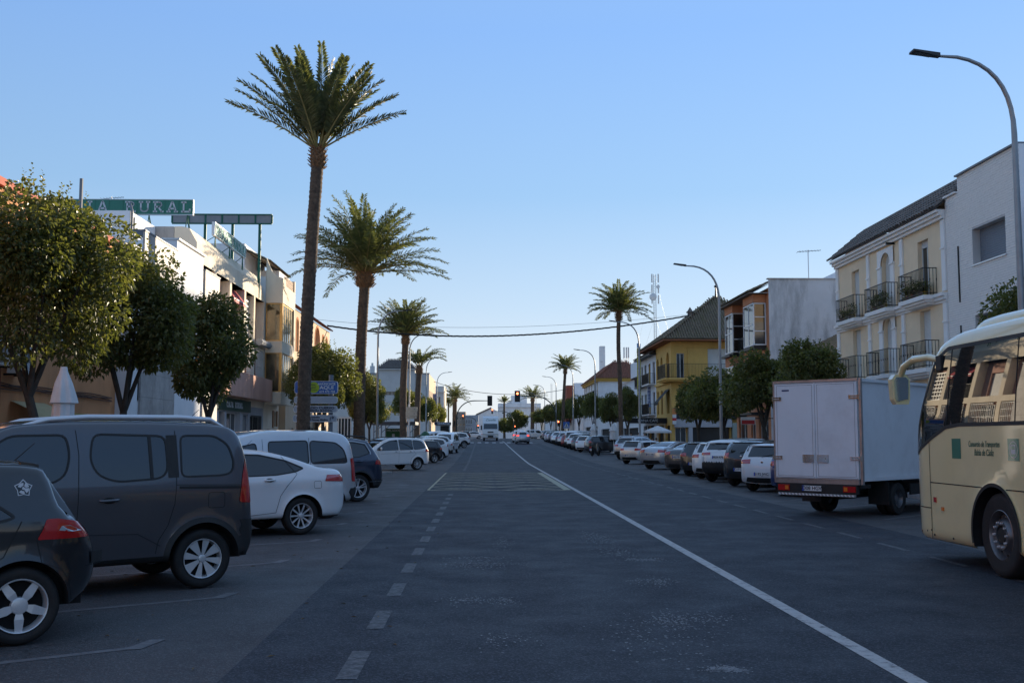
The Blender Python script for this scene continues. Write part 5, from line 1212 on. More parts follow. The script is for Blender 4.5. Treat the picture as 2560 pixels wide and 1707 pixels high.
# barrel tiles on a slope: P0 lower left, U along the eave, S up the slope, lengths in metres
def barrel_tiles(P0, U, S, Lu, Ls, mat, parent, cw=.24, rl=.40, each=False, lens=None, name='roof_tile', r_=None, trim=None):
    P0, U, S = Vector(P0), Vector(U).normalized(), Vector(S).normalized(); N = U.cross(S).normalized()
    if N.z < 0: N = -N
    nu = int(Lu / cw); ns = max(1, int(math.ceil(Ls / rl))); rr = random.Random(int(P0.y * 10))
    prof = [(-.5, 0), (-.36, .42), (-.12, .62), (.12, .62), (.36, .42), (.5, 0)]
    def tile(mb, o, w0, w1, L, lift):
        vs = []
        for (k, w_) in ((0, w0), (1, w1)):
            for (x, y) in prof: vs.append(tuple(o + U * (x * w_) + S * (k * L) + N * (y * w_ * .75 + (lift if k == 0 else 0))))
        mb.add(vs, [(i, i + 1, i + 7, i + 6) for i in range(5)])
    if each:
        mb = MB(); tile(mb, Vector((0, 0, 0)), cw * .80, cw * .68, rl * 1.15, .02); me = mb.mesh(name, sm_=50); me.materials.append(mat); off = wloc(parent)
        for i in range(nu):
            for j in range(ns):
                o = P0 + U * (cw * (i + .5) + rr.uniform(-.008, .008)) + S * (j * rl + rr.uniform(-.015, .015)) + N * .02
                if trim and not trim(o): continue
                link(name, me, mat, parent, o - off)
    else:
        mb = MB()
        for i in range(nu):
            for j in range(ns):
                o = P0 + U * (cw * (i + .5) + rr.uniform(-.008, .008)) + S * (j * rl + rr.uniform(-.015, .015)) + N * .02
                if trim and not trim(o): continue
                tile(mb, o, cw * .80, cw * .68, rl * 1.15, .02)
        ob = mb.build('roof_tiles', mat, parent, fixn=False); ob['kind'] = 'stuff'
    return
def tilemat(name, a, b_, moss=(0.09, 0.08, 0.03), amt=.5):
    m = pbr(name, a, .85, var=.5, vs=5, bump=.004, bs=40, dirt=moss, dirtamt=amt, dscale=1.3); return m
T_DARK = tilemat('dark_roof_tile', (0.17, 0.14, 0.12), None, (.07, .06, .05), .6); T_MOSS = tilemat('mossy_roof_tile', (0.19, 0.14, 0.09), None, (.13, .11, .03), .75); T_RED = tilemat('red_roof_tile', (0.26, 0.10, 0.06), None, (.12, .08, .05), .5)
def hip_roof(parent, x0, x1, y0, y1, z0, zr, rx0, rx1, ry0, ry1, mat, ov=.35, tiles=('C', 'S'), each=False, soff=None):
    """eave rectangle x0..x1,y0..y1 at z0, ridge rectangle rx,ry at zr. the street side is min |x|"""
    a = [(x0, y0, z0), (x1, y0, z0), (x1, y1, z0), (x0, y1, z0)]; r = [(rx0, ry0, zr), (rx1, ry0, zr), (rx1, ry1, zr), (rx0, ry1, zr)]
    mb = MB(); mb.add(a + r, [(0, 1, 5, 4), (1, 2, 6, 5), (2, 3, 7, 6), (3, 0, 4, 7)])
    if rx1 > rx0 or ry1 > ry0: mb.add(r, [(0, 1, 2, 3)])
    rf = mb.build('roof', mat, parent, fixn=False)
    s = MB(); s.add([(p[0], p[1], p[2] - .03) for p in a] + [(p[0], p[1], p[2] - .14) for p in a], [(0, 1, 5, 4), (1, 2, 6, 5), (2, 3, 7, 6), (3, 0, 4, 7), (4, 5, 6, 7)]); s.build('eave_board', soff or M_IRON, rf)
    def side(A, B, C_, D):          # A,B eave; C_,D ridge above B and A
        A, B, C_, D = map(Vector, (A, B, C_, D)); U = (B - A).normalized(); m0 = (D - A); S = m0 - U * m0.dot(U); Ls = S.length; Lu = (B - A).length; S.normalize()
        sa = (D - A).dot(U) / Ls; sb = (B - C_).dot(U) / Ls
        def tr(o):
            q = o - A; u = q.dot(U); s_ = q.dot(S); return sa * s_ - .12 < u < Lu - sb * s_ + .12 and s_ < Ls
        barrel_tiles(A, U, S, Lu, Ls, mat, rf, trim=tr, each=each)
    if 'C' in tiles: side(a[0], a[1], r[1], r[0])
    if 'L' in tiles: side(a[3], a[0], r[0], r[3])
    if 'R' in tiles: side(a[1], a[2], r[2], r[1])
    return rf
def aerial(x, y, z0, h=2.6, label='thin television aerial on a roof', g=None, sc=1.0):
    t = thing('television_aerial', label, 'aerial', (x, y, z0), 0, g)
    mb = MB(); mb.bar((0, 0, 0), (0, 0, h), .022 * sc, 6); mb.build('mast', M_RAIL, t, local=True)
    mb = MB(); mb.bar((-.5 * sc, 0, h - .12), (.6 * sc, 0, h - .02), .012 * sc, 5)
    for k in range(8): xx = -.45 * sc + k * .14 * sc; L = (.32 - k * .02) * sc; mb.bar((xx, -L, h - .115 + k * .012), (xx, L, h - .115 + k * .012), .007 * sc, 4)
    mb.add([(-.5 * sc, -.3 * sc, h - .4), (-.56 * sc, .3 * sc, h - .4), (-.56 * sc, .3 * sc, h + .15), (-.5 * sc, -.3 * sc, h + .15)], [(0, 1, 2, 3)]) if False else None
    mb.build('antenna', M_IRON, t, local=True); return t
# slab serif capitals -------------------------------------------------
def stroke(mb, pts, w_, n0, n1):
    for a, b in zip(pts, pts[1:]):
        a, b = Vector(a), Vector(b); d = (b - a); 
        if d.length < 1e-6: continue
        t = d.normalized() * w_ * .12; n = Vector((-d.y, d.x)).normalized() * w_ / 2; a = a - t; b = b + t
        q = [a - n, b - n, b + n, a + n]; mb.add([(p.x, p.y, n0) for p in q] + [(p.x, p.y, n1) for p in q], [(3, 2, 1, 0), (4, 5, 6, 7), (0, 1, 5, 4), (1, 2, 6, 5), (2, 3, 7, 6), (3, 0, 4, 7)])
def arc(cx, cy, rx, ry, a0, a1, n=10): return [(cx + rx * math.cos(math.radians(a0 + (a1 - a0) * i / n)), cy + ry * math.sin(math.radians(a0 + (a1 - a0) * i / n))) for i in range(n + 1)]
SLAB = {'L': [[(.3, .05), (.3, .95)], [(.12, .94), (.5, .94)], [(.12, .06), (.82, .06)], [(.8, .06), (.8, .32)]],
        'A': [[(.2, .06), (.46, .95)], [(.46, .95), (.56, .95)], [(.54, .95), (.82, .06)], [(.3, .34), (.72, .34)], [(.06, .06), (.36, .06)], [(.66, .06), (.96, .06)]],
        'U': [[(.22, .95), (.22, .35)], arc(.5, .36, .28, .30, 180, 360), [(.78, .35), (.78, .95)], [(.06, .95), (.38, .95)], [(.64, .95), (.94, .95)]],
        'R': [[(.25, .05), (.25, .95)], [(.1, .95), (.5, .95)], arc(.5, .73, .24, .22, 90, -90), [(.5, .51), (.25, .51)], [(.5, .51), (.78, .06)], [(.1, .06), (.4, .06)], [(.7, .06), (.92, .06)]],
        'C': [arc(.52, .5, .36, .44, 50, 310, 14), [(.76, .84), (.80, .62)]], 'J': [[(.6, .95), (.6, .35)], arc(.38, .33, .22, .27, 0, -170), [(.42, .95), (.78, .95)]]}
def slabtext(F, s_, u, v, w_, h, parent, mat, n=.01, gap=1.0, sw=.15):
    for ch in s_:
        if ch != ' ':
            mb = MB(F)
            for st in SLAB[ch]: stroke(mb, [(u + p[0] * w_, v + p[1] * h) for p in st], sw * h, n, n + .02)
            mb.build('letter', mat, parent)
        u += w_ * gap
def streetlabel(): pass
W_OR = plaster('orange_render', (0.64, 0.30, 0.14), (.30, .15, .08), .4); W_WH = plaster('white_render', (0.78, 0.78, 0.79), (.55, .55, .55), .3); W_BE = plaster('beige_render', (0.80, 0.70, 0.55), (.5, .43, .33), .35)
W_CR = plaster('cream_render', (0.76, 0.67, 0.54), (.55, .46, .35), .35); W_PK = plaster('pink_render', (0.56, 0.33, 0.26), (.28, .16, .13), .4); W_CON = plaster('aged_concrete', (0.46, 0.43, 0.40), (.16, .15, .14), .75)
M_STONE = pbr('striped_stone', (0.38, 0.35, 0.33), .6, var=.25, vs=1.2, dirt=(.20, .18, .165), dirtamt=.6, dscale=1.6); M_GREEN = pbr('green_sign', (0.0, 0.155, 0.10), .35, var=.03, coat=.4); M_GRN2 = pbr('green_steel', (0.0, 0.10, 0.06), .5, var=.05)
M_LET = pbr('sign_letter_pale', (0.55, 0.57, 0.60), .4, var=0); M_WOOD = pbr('varnished_wood', (0.30, 0.14, 0.05), .5, var=.2, vs=8); M_RTC = pbr('red_awning', (0.35, 0.03, 0.04), .7, var=.05)
# --- near orange house
t = thing('orange_house', 'orange rendered house on the left behind the big orange tree', 'house', (-12, 20, 0)); F = FL(-12.0)
ops = [opening(u, u + 1.1, 4.4, 6.0, 'roll', sill=W_OR) for u in (9, 13, 17, 21, 30.6)] + [opening(28.0, 29.6, .9, 2.1, 'glass', bars=True), opening(31.9, 33.0, .12, 2.15, 'glass', nm='door', nx=1, fm=M_WOOD), opening(12, 13.2, .12, 2.3, 'roll'), opening(22.5, 24, .9, 2.2, 'glass', bars=True)]
wall(F, -10, 35.6, 0, 7.9, ops, W_OR, t); mass(-22, -12, -10, 35.6, 0, 7.9, W_OR, t, 'R')
bbox('coping', pbr('red_coping', (.40, .08, .04), .8, var=.2), t, -12.25, -11.88, -10, 35.6, 7.902, 8.10)
mb = MB(F); mb.add([(31.7, .13, .02), (31.88, .13, .02), (31.88, 2.2, .02), (31.7, 2.4, .02), (33.02, 2.2, .02), (33.2, 2.4, .02), (33.02, .13, .02), (33.2, .13, .02)], [(0, 1, 2, 3), (3, 2, 4, 5), (4, 6, 7, 5)]); mb.build('door_surround', plaster('ochre', (.5, .38, .16)), t, fixn=False)
mb = MB(F); pts = [(.02, 2.62), (.42, 2.44), (.62, 2.18)]
for (a, b) in zip(pts, pts[1:]): mb.quad((27.8, a[1], a[0]), (29.9, a[1], a[0]), (29.95, b[1], b[0]), (27.75, b[1], b[0]))
mb.box(27.72, 29.98, 2.12, 2.17, .56, .64); mb.build('awning', pbr('ochre_canvas', (.42, .36, .20), .8, var=.08), t, fixn=False)
for k in range(6):           # sagging cable bundle along the wall
    mb = MB(F); r3 = random.Random(k); mb.tube([(u, 3.05 - .05 * math.sin(u * .9 + k) - .035 * (k % 3) - .006 * (u - 20) + r3.uniform(-.01, .01), .04 + .02 * (k % 3)) for u in [18 + .9 * i for i in range(20)]], .014, 5); mb.build('wall_cable', pbr('brown_cable', (.09, .045, .03), .8, var=.2), t)
mb = MB(F); mb.tube([(26.95, 0.1, .07), (26.95, 4.6, .07)], .045, 8); mb.build('drain_pipe', pbr('rust_pipe', (.22, .07, .04), .7, var=.2), t)
for i, (u, v) in enumerate(((26.2, 3.75), (27.65, 3.62))):
    a = thing('air_conditioner', ('larger' if i == 0 else 'smaller') + ' white air conditioning unit on the orange wall ' + ('over the drain pipe' if i == 0 else 'right of its twin'), 'air conditioner', F(u, v - .4, 0), 0, 'air conditioning units on the orange wall')
    mb = MB(F); w2 = .46 if i == 0 else .40; mb.box(u - w2, u + w2, v - .33, v + .35, .12, .48); mb.build('casing', M_PVC, a)
    mb = MB(F)
    for k in range(7): 
        rr = .05 + k * .035; mb.tube([(u - .1 + rr * math.cos(q * PI / 8), v + rr * math.sin(q * PI / 8), .49) for q in range(17)], .006, 4, cap=False)
    mb.build('fan_grille', M_RAIL, a); mb = MB(F); mb.lathe([(.001, 0), (.28, 0)], c=(u - .1, v, .483), ax='z', n=20); mb.build('fan', M_SHUTG, a, fixn=False)
    mb = MB(F); mb.box(u - w2 + .08, u - w2 + .12, v - .38, v - .335, .003, .5); mb.box(u + w2 - .12, u + w2 - .08, v - .38, v - .335, .003, .5); mb.build('bracket', M_IRON, a)
# --- white house with striped stone panels
t = thing('stone_panel_house', 'white modern house with two striped grey stone panels', 'house', (-11.6, 41, 0)); F = FL(-11.6)
z1, zw, z2 = 8.7, 9.15, 8.6
wall(F, 35.62, 40.8, 0, z1 - .6, [opening(36.6, 38.2, 2.9, 4.2, 'glass'), opening(38.9, 40.2, .2, 2.1, 'roll', nm='door')], W_WH, t)
wall(F, 40.8, 44.7, 0, zw, [opening(41.3, 43.4, .2, 2.0, 'roll', sm=M_SHUTG, nm='garage_door')], W_WH, t); wall(F, 44.7, 47.3, 0, z2 - .5, [opening(45.2, 46.6, .2, 2.1, 'glass')], W_WH, t)
mass(-21, -11.6, 35.62, 40.8, 0, z1 - .6, W_WH, t, 'R'); mass(-21, -11.6, 40.8, 44.7, 0, zw, W_WH, t, 'R'); mass(-21, -11.6, 44.7, 47.29, 0, z2 - .5, W_WH, t, 'R')
for (a, b, c, d) in ((36.7, 40.72, 2.25, z1), (44.78, 47.25, 2.3, z2)):
    mb = MB(F); nu, nv = 3, 8
    for i in range(nu):
        for j in range(nv):
            u0 = a + (b - a) * i / nu; u1 = a + (b - a) * (i + 1) / nu; v0 = c + (d - c) * j / nv; v1 = c + (d - c) * (j + 1) / nv
            q = MB(F); q.box(u0 + .004, u1 - .004, v0 + .003, v1 - .003, .004, .075); q.build('stone_panel', M_STONE, t)
bbox('coping', M_PVC, t, -12.2, -11.5, 40.75, 44.75, zw + .002, zw + .07)
for a, b, z in ((36.65, 40.74, z1), (44.75, 47.28, z2)): bbox('coping', M_SHUTG, t, -12.0, -11.5, a, b, z + .002, z + .05)
# --- white roof-top block behind it
t = thing('roof_block', 'plain white roof-top block below the big green roof sign', 'building', (-18, 45, 8)); mass(-23, -14.4, 43.8, 47.2, 6, 10.9, W_WH, t)
mb = MB(); mb.tube([(-14.34, 43.9, 8), (-14.34, 43.9, 10.9), (-14.5, 44.1, 11.25)], .05, 6); mb.tube([(-14.2, 43.76, 8), (-14.2, 43.76, 10.6)], .04, 6); mb.build('drain_pipe', M_SHUTG, t)
# --- savings bank building
t = thing('bank_building', 'beige and pink bank building with a deep roof fascia and pilasters', 'building', (-12.6, 55, 0)); F = FL(-12.6)
Y0, Y1, ZT = 47.35, 62.4, 10.95
prof = [(-12.6, 9.45), (-12.6, 10.25), (-12.95, ZT - .08), (-13.25, ZT), (-13.6, ZT), (-13.6, 9.45)]
mb = MB(); ys = [Y0, Y0 + .01] ; mb.prism([(p[0], p[1]) for p in prof], 0, 0) if False else None
def fascia():
    mb = MB(); n = len(prof); secs = [(Y0, .0), (Y1 - 1.0, 0), (Y1, .7)]; vs = []
    for (y, ch) in secs:
        for p in prof: vs.append((p[0] - (ch * .3 if p[1] > 10 else 0), y, p[1] - (ch if p[1] > 10.5 else 0)))
    mb.add(vs, [(i * n + k, i * n + (k + 1) % n, (i + 1) * n + (k + 1) % n, (i + 1) * n + k) for i in range(2) for k in range(n)] + [tuple(range(n)), tuple(2 * n + k for k in range(n))]); return mb.build('fascia', W_BE, t)
fascia()
mb = MB(); mb.add([(-13.62, Y0 + .02, 9.45), (-15.4, Y0 + .02, 9.45), (-15.4, Y0 + .02, ZT), (-13.62, Y0 + .02, ZT)], [(0, 1, 2, 3)]); mb.add([(-15.4, Y0, 0), (-12.62, Y0, 0), (-12.62, Y0, 9.45), (-15.4, Y0, 9.45)], [(0, 1, 2, 3)]); mb.build('end_wall', W_CON, t, fixn=False)
mass(-24, -15.4, Y0, Y1, 0, ZT, W_CON, t, 'R'); mass(-15.4, -13.5, Y0 + .05, Y1, 9.4, ZT - .02, W_CON, t, 'CRFL')
bays = [(48.0, 50.6), (51.0, 53.7), (54.1, 57.0), (57.4, 59.4), (59.75, 62.15)]; vz = (7.0, 9.45); vl = (3.75, 6.8)
ops = []
for i, (a, b) in enumerate(bays): ops.append(opening(a, b, vz[0], vz[1], 'none', depth=.45)); ops.append(opening(a, b, vl[0] + .9, vl[1] - .2, 'none', depth=.3))
ops += [opening(48.2, 51.6, .3, 2.95, 'glass', nx=2, nm='shop_window', depth=.3), opening(52.0, 53.2, .15, 2.95, 'glass', nx=1, nm='door', depth=.4), opening(53.6, 56.6, .3, 2.95, 'glass', nx=3, nm='shop_window', depth=.3), opening(57.2, 58.6, .15, 2.9, 'roll', nm='door', sm=M_SHUTG), opening(59, 61.8, .6, 2.9, 'glass', bars=True, nm='shop_window')]
W_GRB = plaster('grey_base', (.40, .41, .44), (.28, .28, .3), .3)
wall(F, Y0, Y1, 3.35, 9.449, [o for o in ops if o['v0'] > 3.4], W_BE, t, depth=.45); wall(F, Y0, Y1, 0, 3.35, [o for o in ops if o['v0'] < 3.4], W_GRB, t)
for i, (a, b) in enumerate(bays):
    G = FL(-13.05)       # back plane of each upper bay
    if i == 0: wall(G, a, b, vz[0], vz[1], [opening(a + .5, b - .5, vz[0] + .3, vz[1] - .9, 'roll')], W_PK, t)
    if i == 1: wall(G, a, b, vz[0], vz[1], [opening(a + .1, b - .6, vz[0] + .1, vz[1] - .75, 'roll', label='white roller shutter pulled down')], W_PK, t)
    if i == 2:
        mb = MB(G); mb.quad((a, vz[0], -1.2), (b, vz[0], -1.2), (b, vz[1], -1.2), (a, vz[1], -1.2)); mb.quad((a, vz[0], 0), (b, vz[0], 0), (b, vz[0], -1.2), (a, vz[0], -1.2)); mb.quad((a, vz[1], 0), (b, vz[1], 0), (b, vz[1], -1.2), (a, vz[1], -1.2)); mb.build('loggia', W_PK, t, fixn=False)
        mb = MB(G); mb.quad((a + .1, vz[1] - .15, .1), (b - .1, vz[1] - .15, .1), (b - .1, vz[1] - .75, .55), (a + .1, vz[1] - .75, .55)); mb.quad((a + .1, vz[1] - .75, .55), (b - .1, vz[1] - .75, .55), (b - .1, vz[1] - .95, .55), (a + .1, vz[1] - .95, .55)); aw = mb.build('awning', M_RTC, t, fixn=False)
        mb = MB(G); mb.quad((a + .1, vz[1] - .75, .556), (b - .1, vz[1] - .75, .556), (b - .1, vz[1] - .80, .556), (a + .1, vz[1] - .80, .556)); mb.build('awning_stripe', M_PVC, aw, fixn=False)
        mb = MB(G); [mb.box(a + (b - a) * k / 16 - .008, a + (b - a) * k / 16 + .008, vz[0], vz[0] + 1.0, .3, .32) for k in range(17)]; mb.box(a, b, vz[0] + 1.0, vz[0] + 1.03, .29, .33); mb.build('railing', M_IRON, t)
    if i == 3:
        wall(G, a, b, vz[0], vz[1], [opening(a + .2, b - .2, vz[0] + .1, vz[1] - .4, 'void')], W_PK, t)
        mb = MB(G); u0, u1, v0, v1 = a + .15, b - .15, vz[0] + .1, vz[1] - .35
        for k in range(6): u = u0 + (u1 - u0) * k / 5; mb.box(u - .04, u + .04, v0, v1, .1, .16)
        for k in range(8): v = v0 + (v1 - v0) * k / 7; mb.box(u0, u1, v - .04, v + .04, .161, .2)
        mb.build('lattice_screen', M_PVC, t)
    if i == 4: wall(G, a, b, vz[0], vz[1], [opening(a + .25, a + .75, vz[0] + .6, vz[1] - .35, 'roll', sm=M_RTC)], W_CR if False else W_PK, t)
    G2 = FL(-12.9); a2, b2 = a, b; wall(G2, a2, b2, vl[0] + .9, vl[1] - .2, [opening(a2 + .3, b2 - .3, vl[0] + 1.1, vl[1] - .3, 'glass', ny=2, nx=3)], W_PK, t)
    mb = MB(F); n = 12
    for k in range(n + 1): u = a + .25 + (b - a - .5) * k / n; mb.box(u - .012, u + .012, vl[0] + 1.0, vl[1] - .25, .03, .05)
    for k in range(5): v = vl[0] + 1.05 + k * .42; mb.box(a + .25, b - .25, v - .012, v + .012, .051, .065)
    mb.build('window_grille', M_PVC, t)
bbox('band', W_PK, t, -12.59, -12.05, 51.2, 62.2, 3.72, 4.95)
mb = MB(F); mb.tube([(59.6, 6.95, .28), (62.3, 6.95, .28)], .2, 8); mb.build('rolled_awning', pbr('grey_canvas', (.33, .33, .34), .8, var=.1), t)
sg = thing('shop_sign', 'dark green bank sign with pale letters over the ground floor', 'sign', F(54, 3.2, .1)); mb = MB(F); mb.box(50.8, 58.6, 3.02, 3.62, .02, .12); mb.build('sign_board', pbr('dark_green_board', (.01, .045, .025), .5, var=0), sg)
slabtext(F, 'CAJA RURAL', 53.0, 3.18, .36, .28, sg, M_LET, .125)
# roof signs
def roofsign(lab, Fs, u0, u1, v0, v1, s_, lw, legs, nm='roof_sign', n=10, g=None, mat=None, back=False):
    t = thing(nm, lab, 'sign', Fs((u0 + u1) / 2, v0 - .6, 0), 0, g); mb = MB(Fs); mb.box(u0, u1, v0, v1, -.12, 0); mb.build('sign_case', mat or M_GREEN, t)
    fr = MB(Fs); fr.box(u0 - .02, u1 + .02, v1, v1 + .03, -.13, .02); fr.box(u0 - .02, u1 + .02, v0 - .03, v0, -.13, .02); fr.box(u0 - .03, u0, v0, v1, -.13, .02); fr.box(u1, u1 + .03, v0, v1, -.13, .02); fr.build('sign_frame', M_RAIL if not back else M_GRN2, t)
    w_ = (u1 - u0) / n
    for k in range(1, n): q = MB(Fs); q.box(u0 + w_ * k - .008, u0 + w_ * k + .008, v0, v1, .001, .008); q.build('panel_joint', M_GRN2, t)
    if s_: slabtext(Fs, s_, u0 + w_ * .08, v0 + (v1 - v0) * .14, w_ * .9, (v1 - v0) * .74, t, lw, .005, 1 / .9)
    for (u, z0) in legs:
        q = MB(Fs); q.bar((u - .12, z0, -.06), (u, v0, -.06), .022, 6); q.bar((u + .12, z0, -.06), (u, v0, -.06), .022, 6); q.bar((u, z0, -.9), (u, v0, -.06), .018, 5); q.build('sign_leg', M_GRN2, t)
    return t
Ys = 49.3; FS = FC(Ys); xa = onY(133, 517, Ys)[0]; xb = onY(482, 517, Ys)[0]; za = onY(482, 536.5, Ys)[1]; zb = onY(482, 500.5, Ys)[1]
roofsign('long green roof sign facing the camera with pale slab letters', FS, xa, xb, za, zb, 'CAJA RURAL', M_LET, [(xb - .25, ZT - .1), (xb - 2.0, ZT - .1), (xb - 4.2, ZT)], g='green bank roof signs')
FS = frame((-12.5, 0, 0), (0, 1, 0), (1, 0, 0)); ya, _ = onX(537, 560, -12.5); yb, _ = onX(614, 620, -12.5); zt = zX(537, 556, -12.5); zbm = zX(537, 587, -12.5)
roofsign('sunlit green roof sign facing across the street', FS, ya, yb, zbm, zt, 'CAJA RURAL', pbr('sunlit_letter', (.5, .6, .56), .4, var=0), [(ya + .4, zbm - .5), ((ya + yb) / 2, zbm - .6), (yb - .4, zbm - .7)], g='green bank roof signs', mat=pbr('sign_green_sunlit', (0.02, 0.32, 0.24), .35, var=0, coat=.3))  # sunlit look put into the colours of this sign's case and letters
Ys = 60.5; FS = FC(Ys); t2 = thing('sign_rack', 'back of a grey roof sign on tall green steel posts', 'sign', (-14, Ys, 10.5)); x0 = onY(430, 547, Ys)[0]; x1 = onY(680, 547, Ys)[0]; z0 = onY(640, 561, Ys)[1]; z1_ = onY(640, 535, Ys)[1]
n = 6
for k in range(n):
    q = MB(FS); q.box(x0 + (x1 - x0) * k / n + .03, x0 + (x1 - x0) * (k + 1) / n - .03, z0 + .07, z1_ - .07, -.06, -.03); q.build('sign_back_panel', pbr('sign_back_grey', (.26, .26, .27), .6, var=.15), t2)
q = MB(FS); q.box(x0, x1, z1_ - .07, z1_, -.08, 0); q.box(x0, x1, z0, z0 + .07, -.08, 0)
for k in range(n + 1): u = x0 + (x1 - x0) * k / n; q.box(u - .045, u + .045, z0 + .071, z1_ - .071, -.08, 0)
q.build('sign_frame', M_GRN2, t2)
for (px, py) in ((511, 600), (579, 640), (646, 690)): u = onY(px, py, Ys)[0]; q = MB(FS); q.box(u - .075, u + .075, 9.5, z1_, -.18, -.081); q.build('post', M_GRN2, t2)
pp = thing('roof_pole', 'thick grey pole standing left of the big green sign', 'pole', (onY(202, 500, 40)[0], 40, 7.5)); q = MB(); q.bar((0, 0, 0), (0, 0, zY(202, 447, 40) - 7.5), .07, 8); q.build('pole', M_SHUTG, pp, local=True)
aerial(-18.0, 52, 10.9, 2.4, 'small aerial behind the pale letters of the roof sign')
# --- house with glazed bays
t = thing('glazed_bay_house', 'tall cream house with two storeys of glazed bays and a swept parapet', 'house', (-12.6, 65, 0)); F = FL(-12.6); B = FL(-11.6); YA, YB = 62.5, 66.6
ZC = [3.62, 4.3, 6.57, 7.24, 9.46, 11.4]
wall(F, YA, YB + .6, 0, 11.0, [opening(65.4, 66.3, 2.35, 3.25, 'glass', fm=M_WOOD, sill=W_CR), opening(63.7, 64.6, .12, 2.2, 'glass', nm='door', nx=1, fm=M_WOOD)], W_CR, t)
mass(-22, -12.6, YA, YB + .6, 0, 11.0, W_WH, t, 'R')
def slab(z0, z1, nm='bay_band'): bbox(nm, W_CR, t, -12.58, -11.6, YA, YB, z0, z1)
slab(ZC[0], ZC[1]); slab(ZC[2], ZC[3])
mb = MB(); pr = [(-12.58, ZC[4]), (-11.6, ZC[4]), (-11.6, 10.9), (-11.75, 10.95), (-12.0, 11.05), (-12.25, 11.3), (-12.45, 11.75), (-12.58, 12.1)]
mb.prism(pr, YA, YA + .15, ax=1) if False else mb.add([(p[0], YA, p[1]) for p in pr] + [(p[0], YA + .15, p[1]) for p in pr], [tuple(range(8)), tuple(range(15, 7, -1))] + [(k, (k + 1) % 8, 8 + (k + 1) % 8, 8 + k) for k in range(8)])
mb.box(-11.75, -11.6, YA + .151, YB, ZC[4], 10.55); mb.box(-12.58, -11.76, YA + .151, YB, ZC[4], ZC[4] + .12); mb.box(-11.8, -11.6, YB - .3, YB, 10.551, 11.25); mb.box(-11.8, -11.6, YA + .151, YA + .9, 10.551, 10.9)
mb.build('parapet', W_CR, t); q = MB(B)
for k in range(20): u = YA + 1.0 + k * (YB - YA - 1.4) / 19; q.box(u - .03, u + .03, 10.56, 11.15, -.12, -.08)
q.build('railing', M_WOOD, t)
for z0, z1 in ((ZC[1], ZC[2]), (ZC[3], ZC[4])):
    fm = pbr('gold_aluminium', (.42, .27, .10), .35, .6, var=.05)
    window(B, t, opening(YA + .12, YB - .3, z0 + .01, z1 - .01, 'glass', nx=6, fm=fm, gm=pbr('pale_curtained_glass', (.22, .24, .22), .06, var=.3, vs=2, spec=.9), nm='window'), -.12)
    C1 = FC(YA + .02); window(C1, t, opening(-12.56, -11.72, z0 + .01, z1 - .01, 'glass', nx=1, fm=fm, gm=pbr('bronze_glass', (.10, .075, .04), .05, var=.5, vs=1.5, spec=.8)), -.08)
    bbox('bay_post', W_CR, t, -11.75, -11.6, YB - .28, YB, z0, z1); bbox('bay_post', fm, t, -11.72, -11.6, YA, YA + .1, z0, z1)
for u in (65.15, 66.35): q = MB(F); q.box(u, u + .35 if u < 66 else u + .3, 2.3, 3.3, .01, .06) ; q.build('open_shutter', M_WOOD, t)
t = thing('rear_tower', 'grey white stair tower with a tiled lean-to behind the glazed bay house', 'building', (-16, 66, 0)); mass(-20, -14.2, 64, 70, 6, 13.2, W_WH, t); q = MB(); q.add([(-14.4, 64, 12.9), (-12.7, 64, 12.1), (-12.7, 71, 12.1), (-14.4, 71, 12.9)], [(0, 1, 2, 3)]); q.build('roof', T_MOSS, t, fixn=False)
barrel_tiles((-12.7, 64, 12.12), (0, 1, 0), (-1.7, 0, .8), 7, 1.9, T_MOSS, t); mass(-14.2, -12.75, 67.3, 71, 9, 12.08, W_WH, t)
# --- arches house
t = thing('arched_house', 'warm cream house with terracotta arched windows before the palm', 'house', (-12.2, 76, 0)); F = FL(-12.2); W_AR = plaster('apricot_render', (0.56, 0.43, 0.30), (.44, .30, .2), .3); M_TER = plaster('terracotta', (0.50, 0.17, 0.06), (.3, .1, .04), .3)
arcs_ = [(71.0, .38, 7.3, 9.45), (73.2, .38, 7.3, 9.45), (75.8, .38, 7.3, 9.45), (79.6, 1.15, 6.9, 9.75), (82.4, .42, 7.3, 9.4), (84.3, .42, 7.3, 9.4), (70.6, .38, 4.0, 6.0), (73.4, .38, 4.0, 6.0), (76.5, .38, 4.0, 6.0), (79.6, .6, 3.8, 6.0), (83.2, .42, 4.0, 6.0)]
ops = [opening(c - r, c + r, a, b, 'void', arch=True, depth=.5, bm=M_TER if r > .5 else M_WGL, nm='arched_window') for c, r, a, b in arcs_] + [opening(69, 70.2, .1, 2.3, 'roll', nm='door'), opening(72, 74.5, .5, 2.4, 'glass', nm='shop_window'), opening(77, 79.5, .5, 2.4, 'glass', nm='shop_window'), opening(81, 84.5, .3, 2.5, 'roll', nm='shutter')]
wall(F, 67.25, 86, 0, 10.0, ops, W_AR, t); mass(-23, -12.2, 67.25, 86, 0, 10.0, W_AR, t, 'R')
for c, r, a, b in arcs_:
    q = MB(F); n = 14; R_ = r + .14; pin_ = [(c - r, a)] + [(c - r * math.cos(PI * k / n), b - r + r * math.sin(PI * k / n)) for k in range(n + 1)] + [(c + r, a)]; pout = [(c - R_, a)] + [(c - R_ * math.cos(PI * k / n), b - r + R_ * math.sin(PI * k / n)) for k in range(n + 1)] + [(c + R_, a)]
    m_ = len(pin_); q.add([(p[0], p[1], .03) for p in pin_] + [(p[0], p[1], .03) for p in pout] + [(p[0], p[1], 0) for p in pout], [(i, i + 1, m_ + i + 1, m_ + i) for i in range(m_ - 1)] + [(m_ + i, m_ + i + 1, 2 * m_ + i + 1, 2 * m_ + i) for i in range(m_ - 1)]); q.build('arch_surround', M_TER, t, fixn=False)
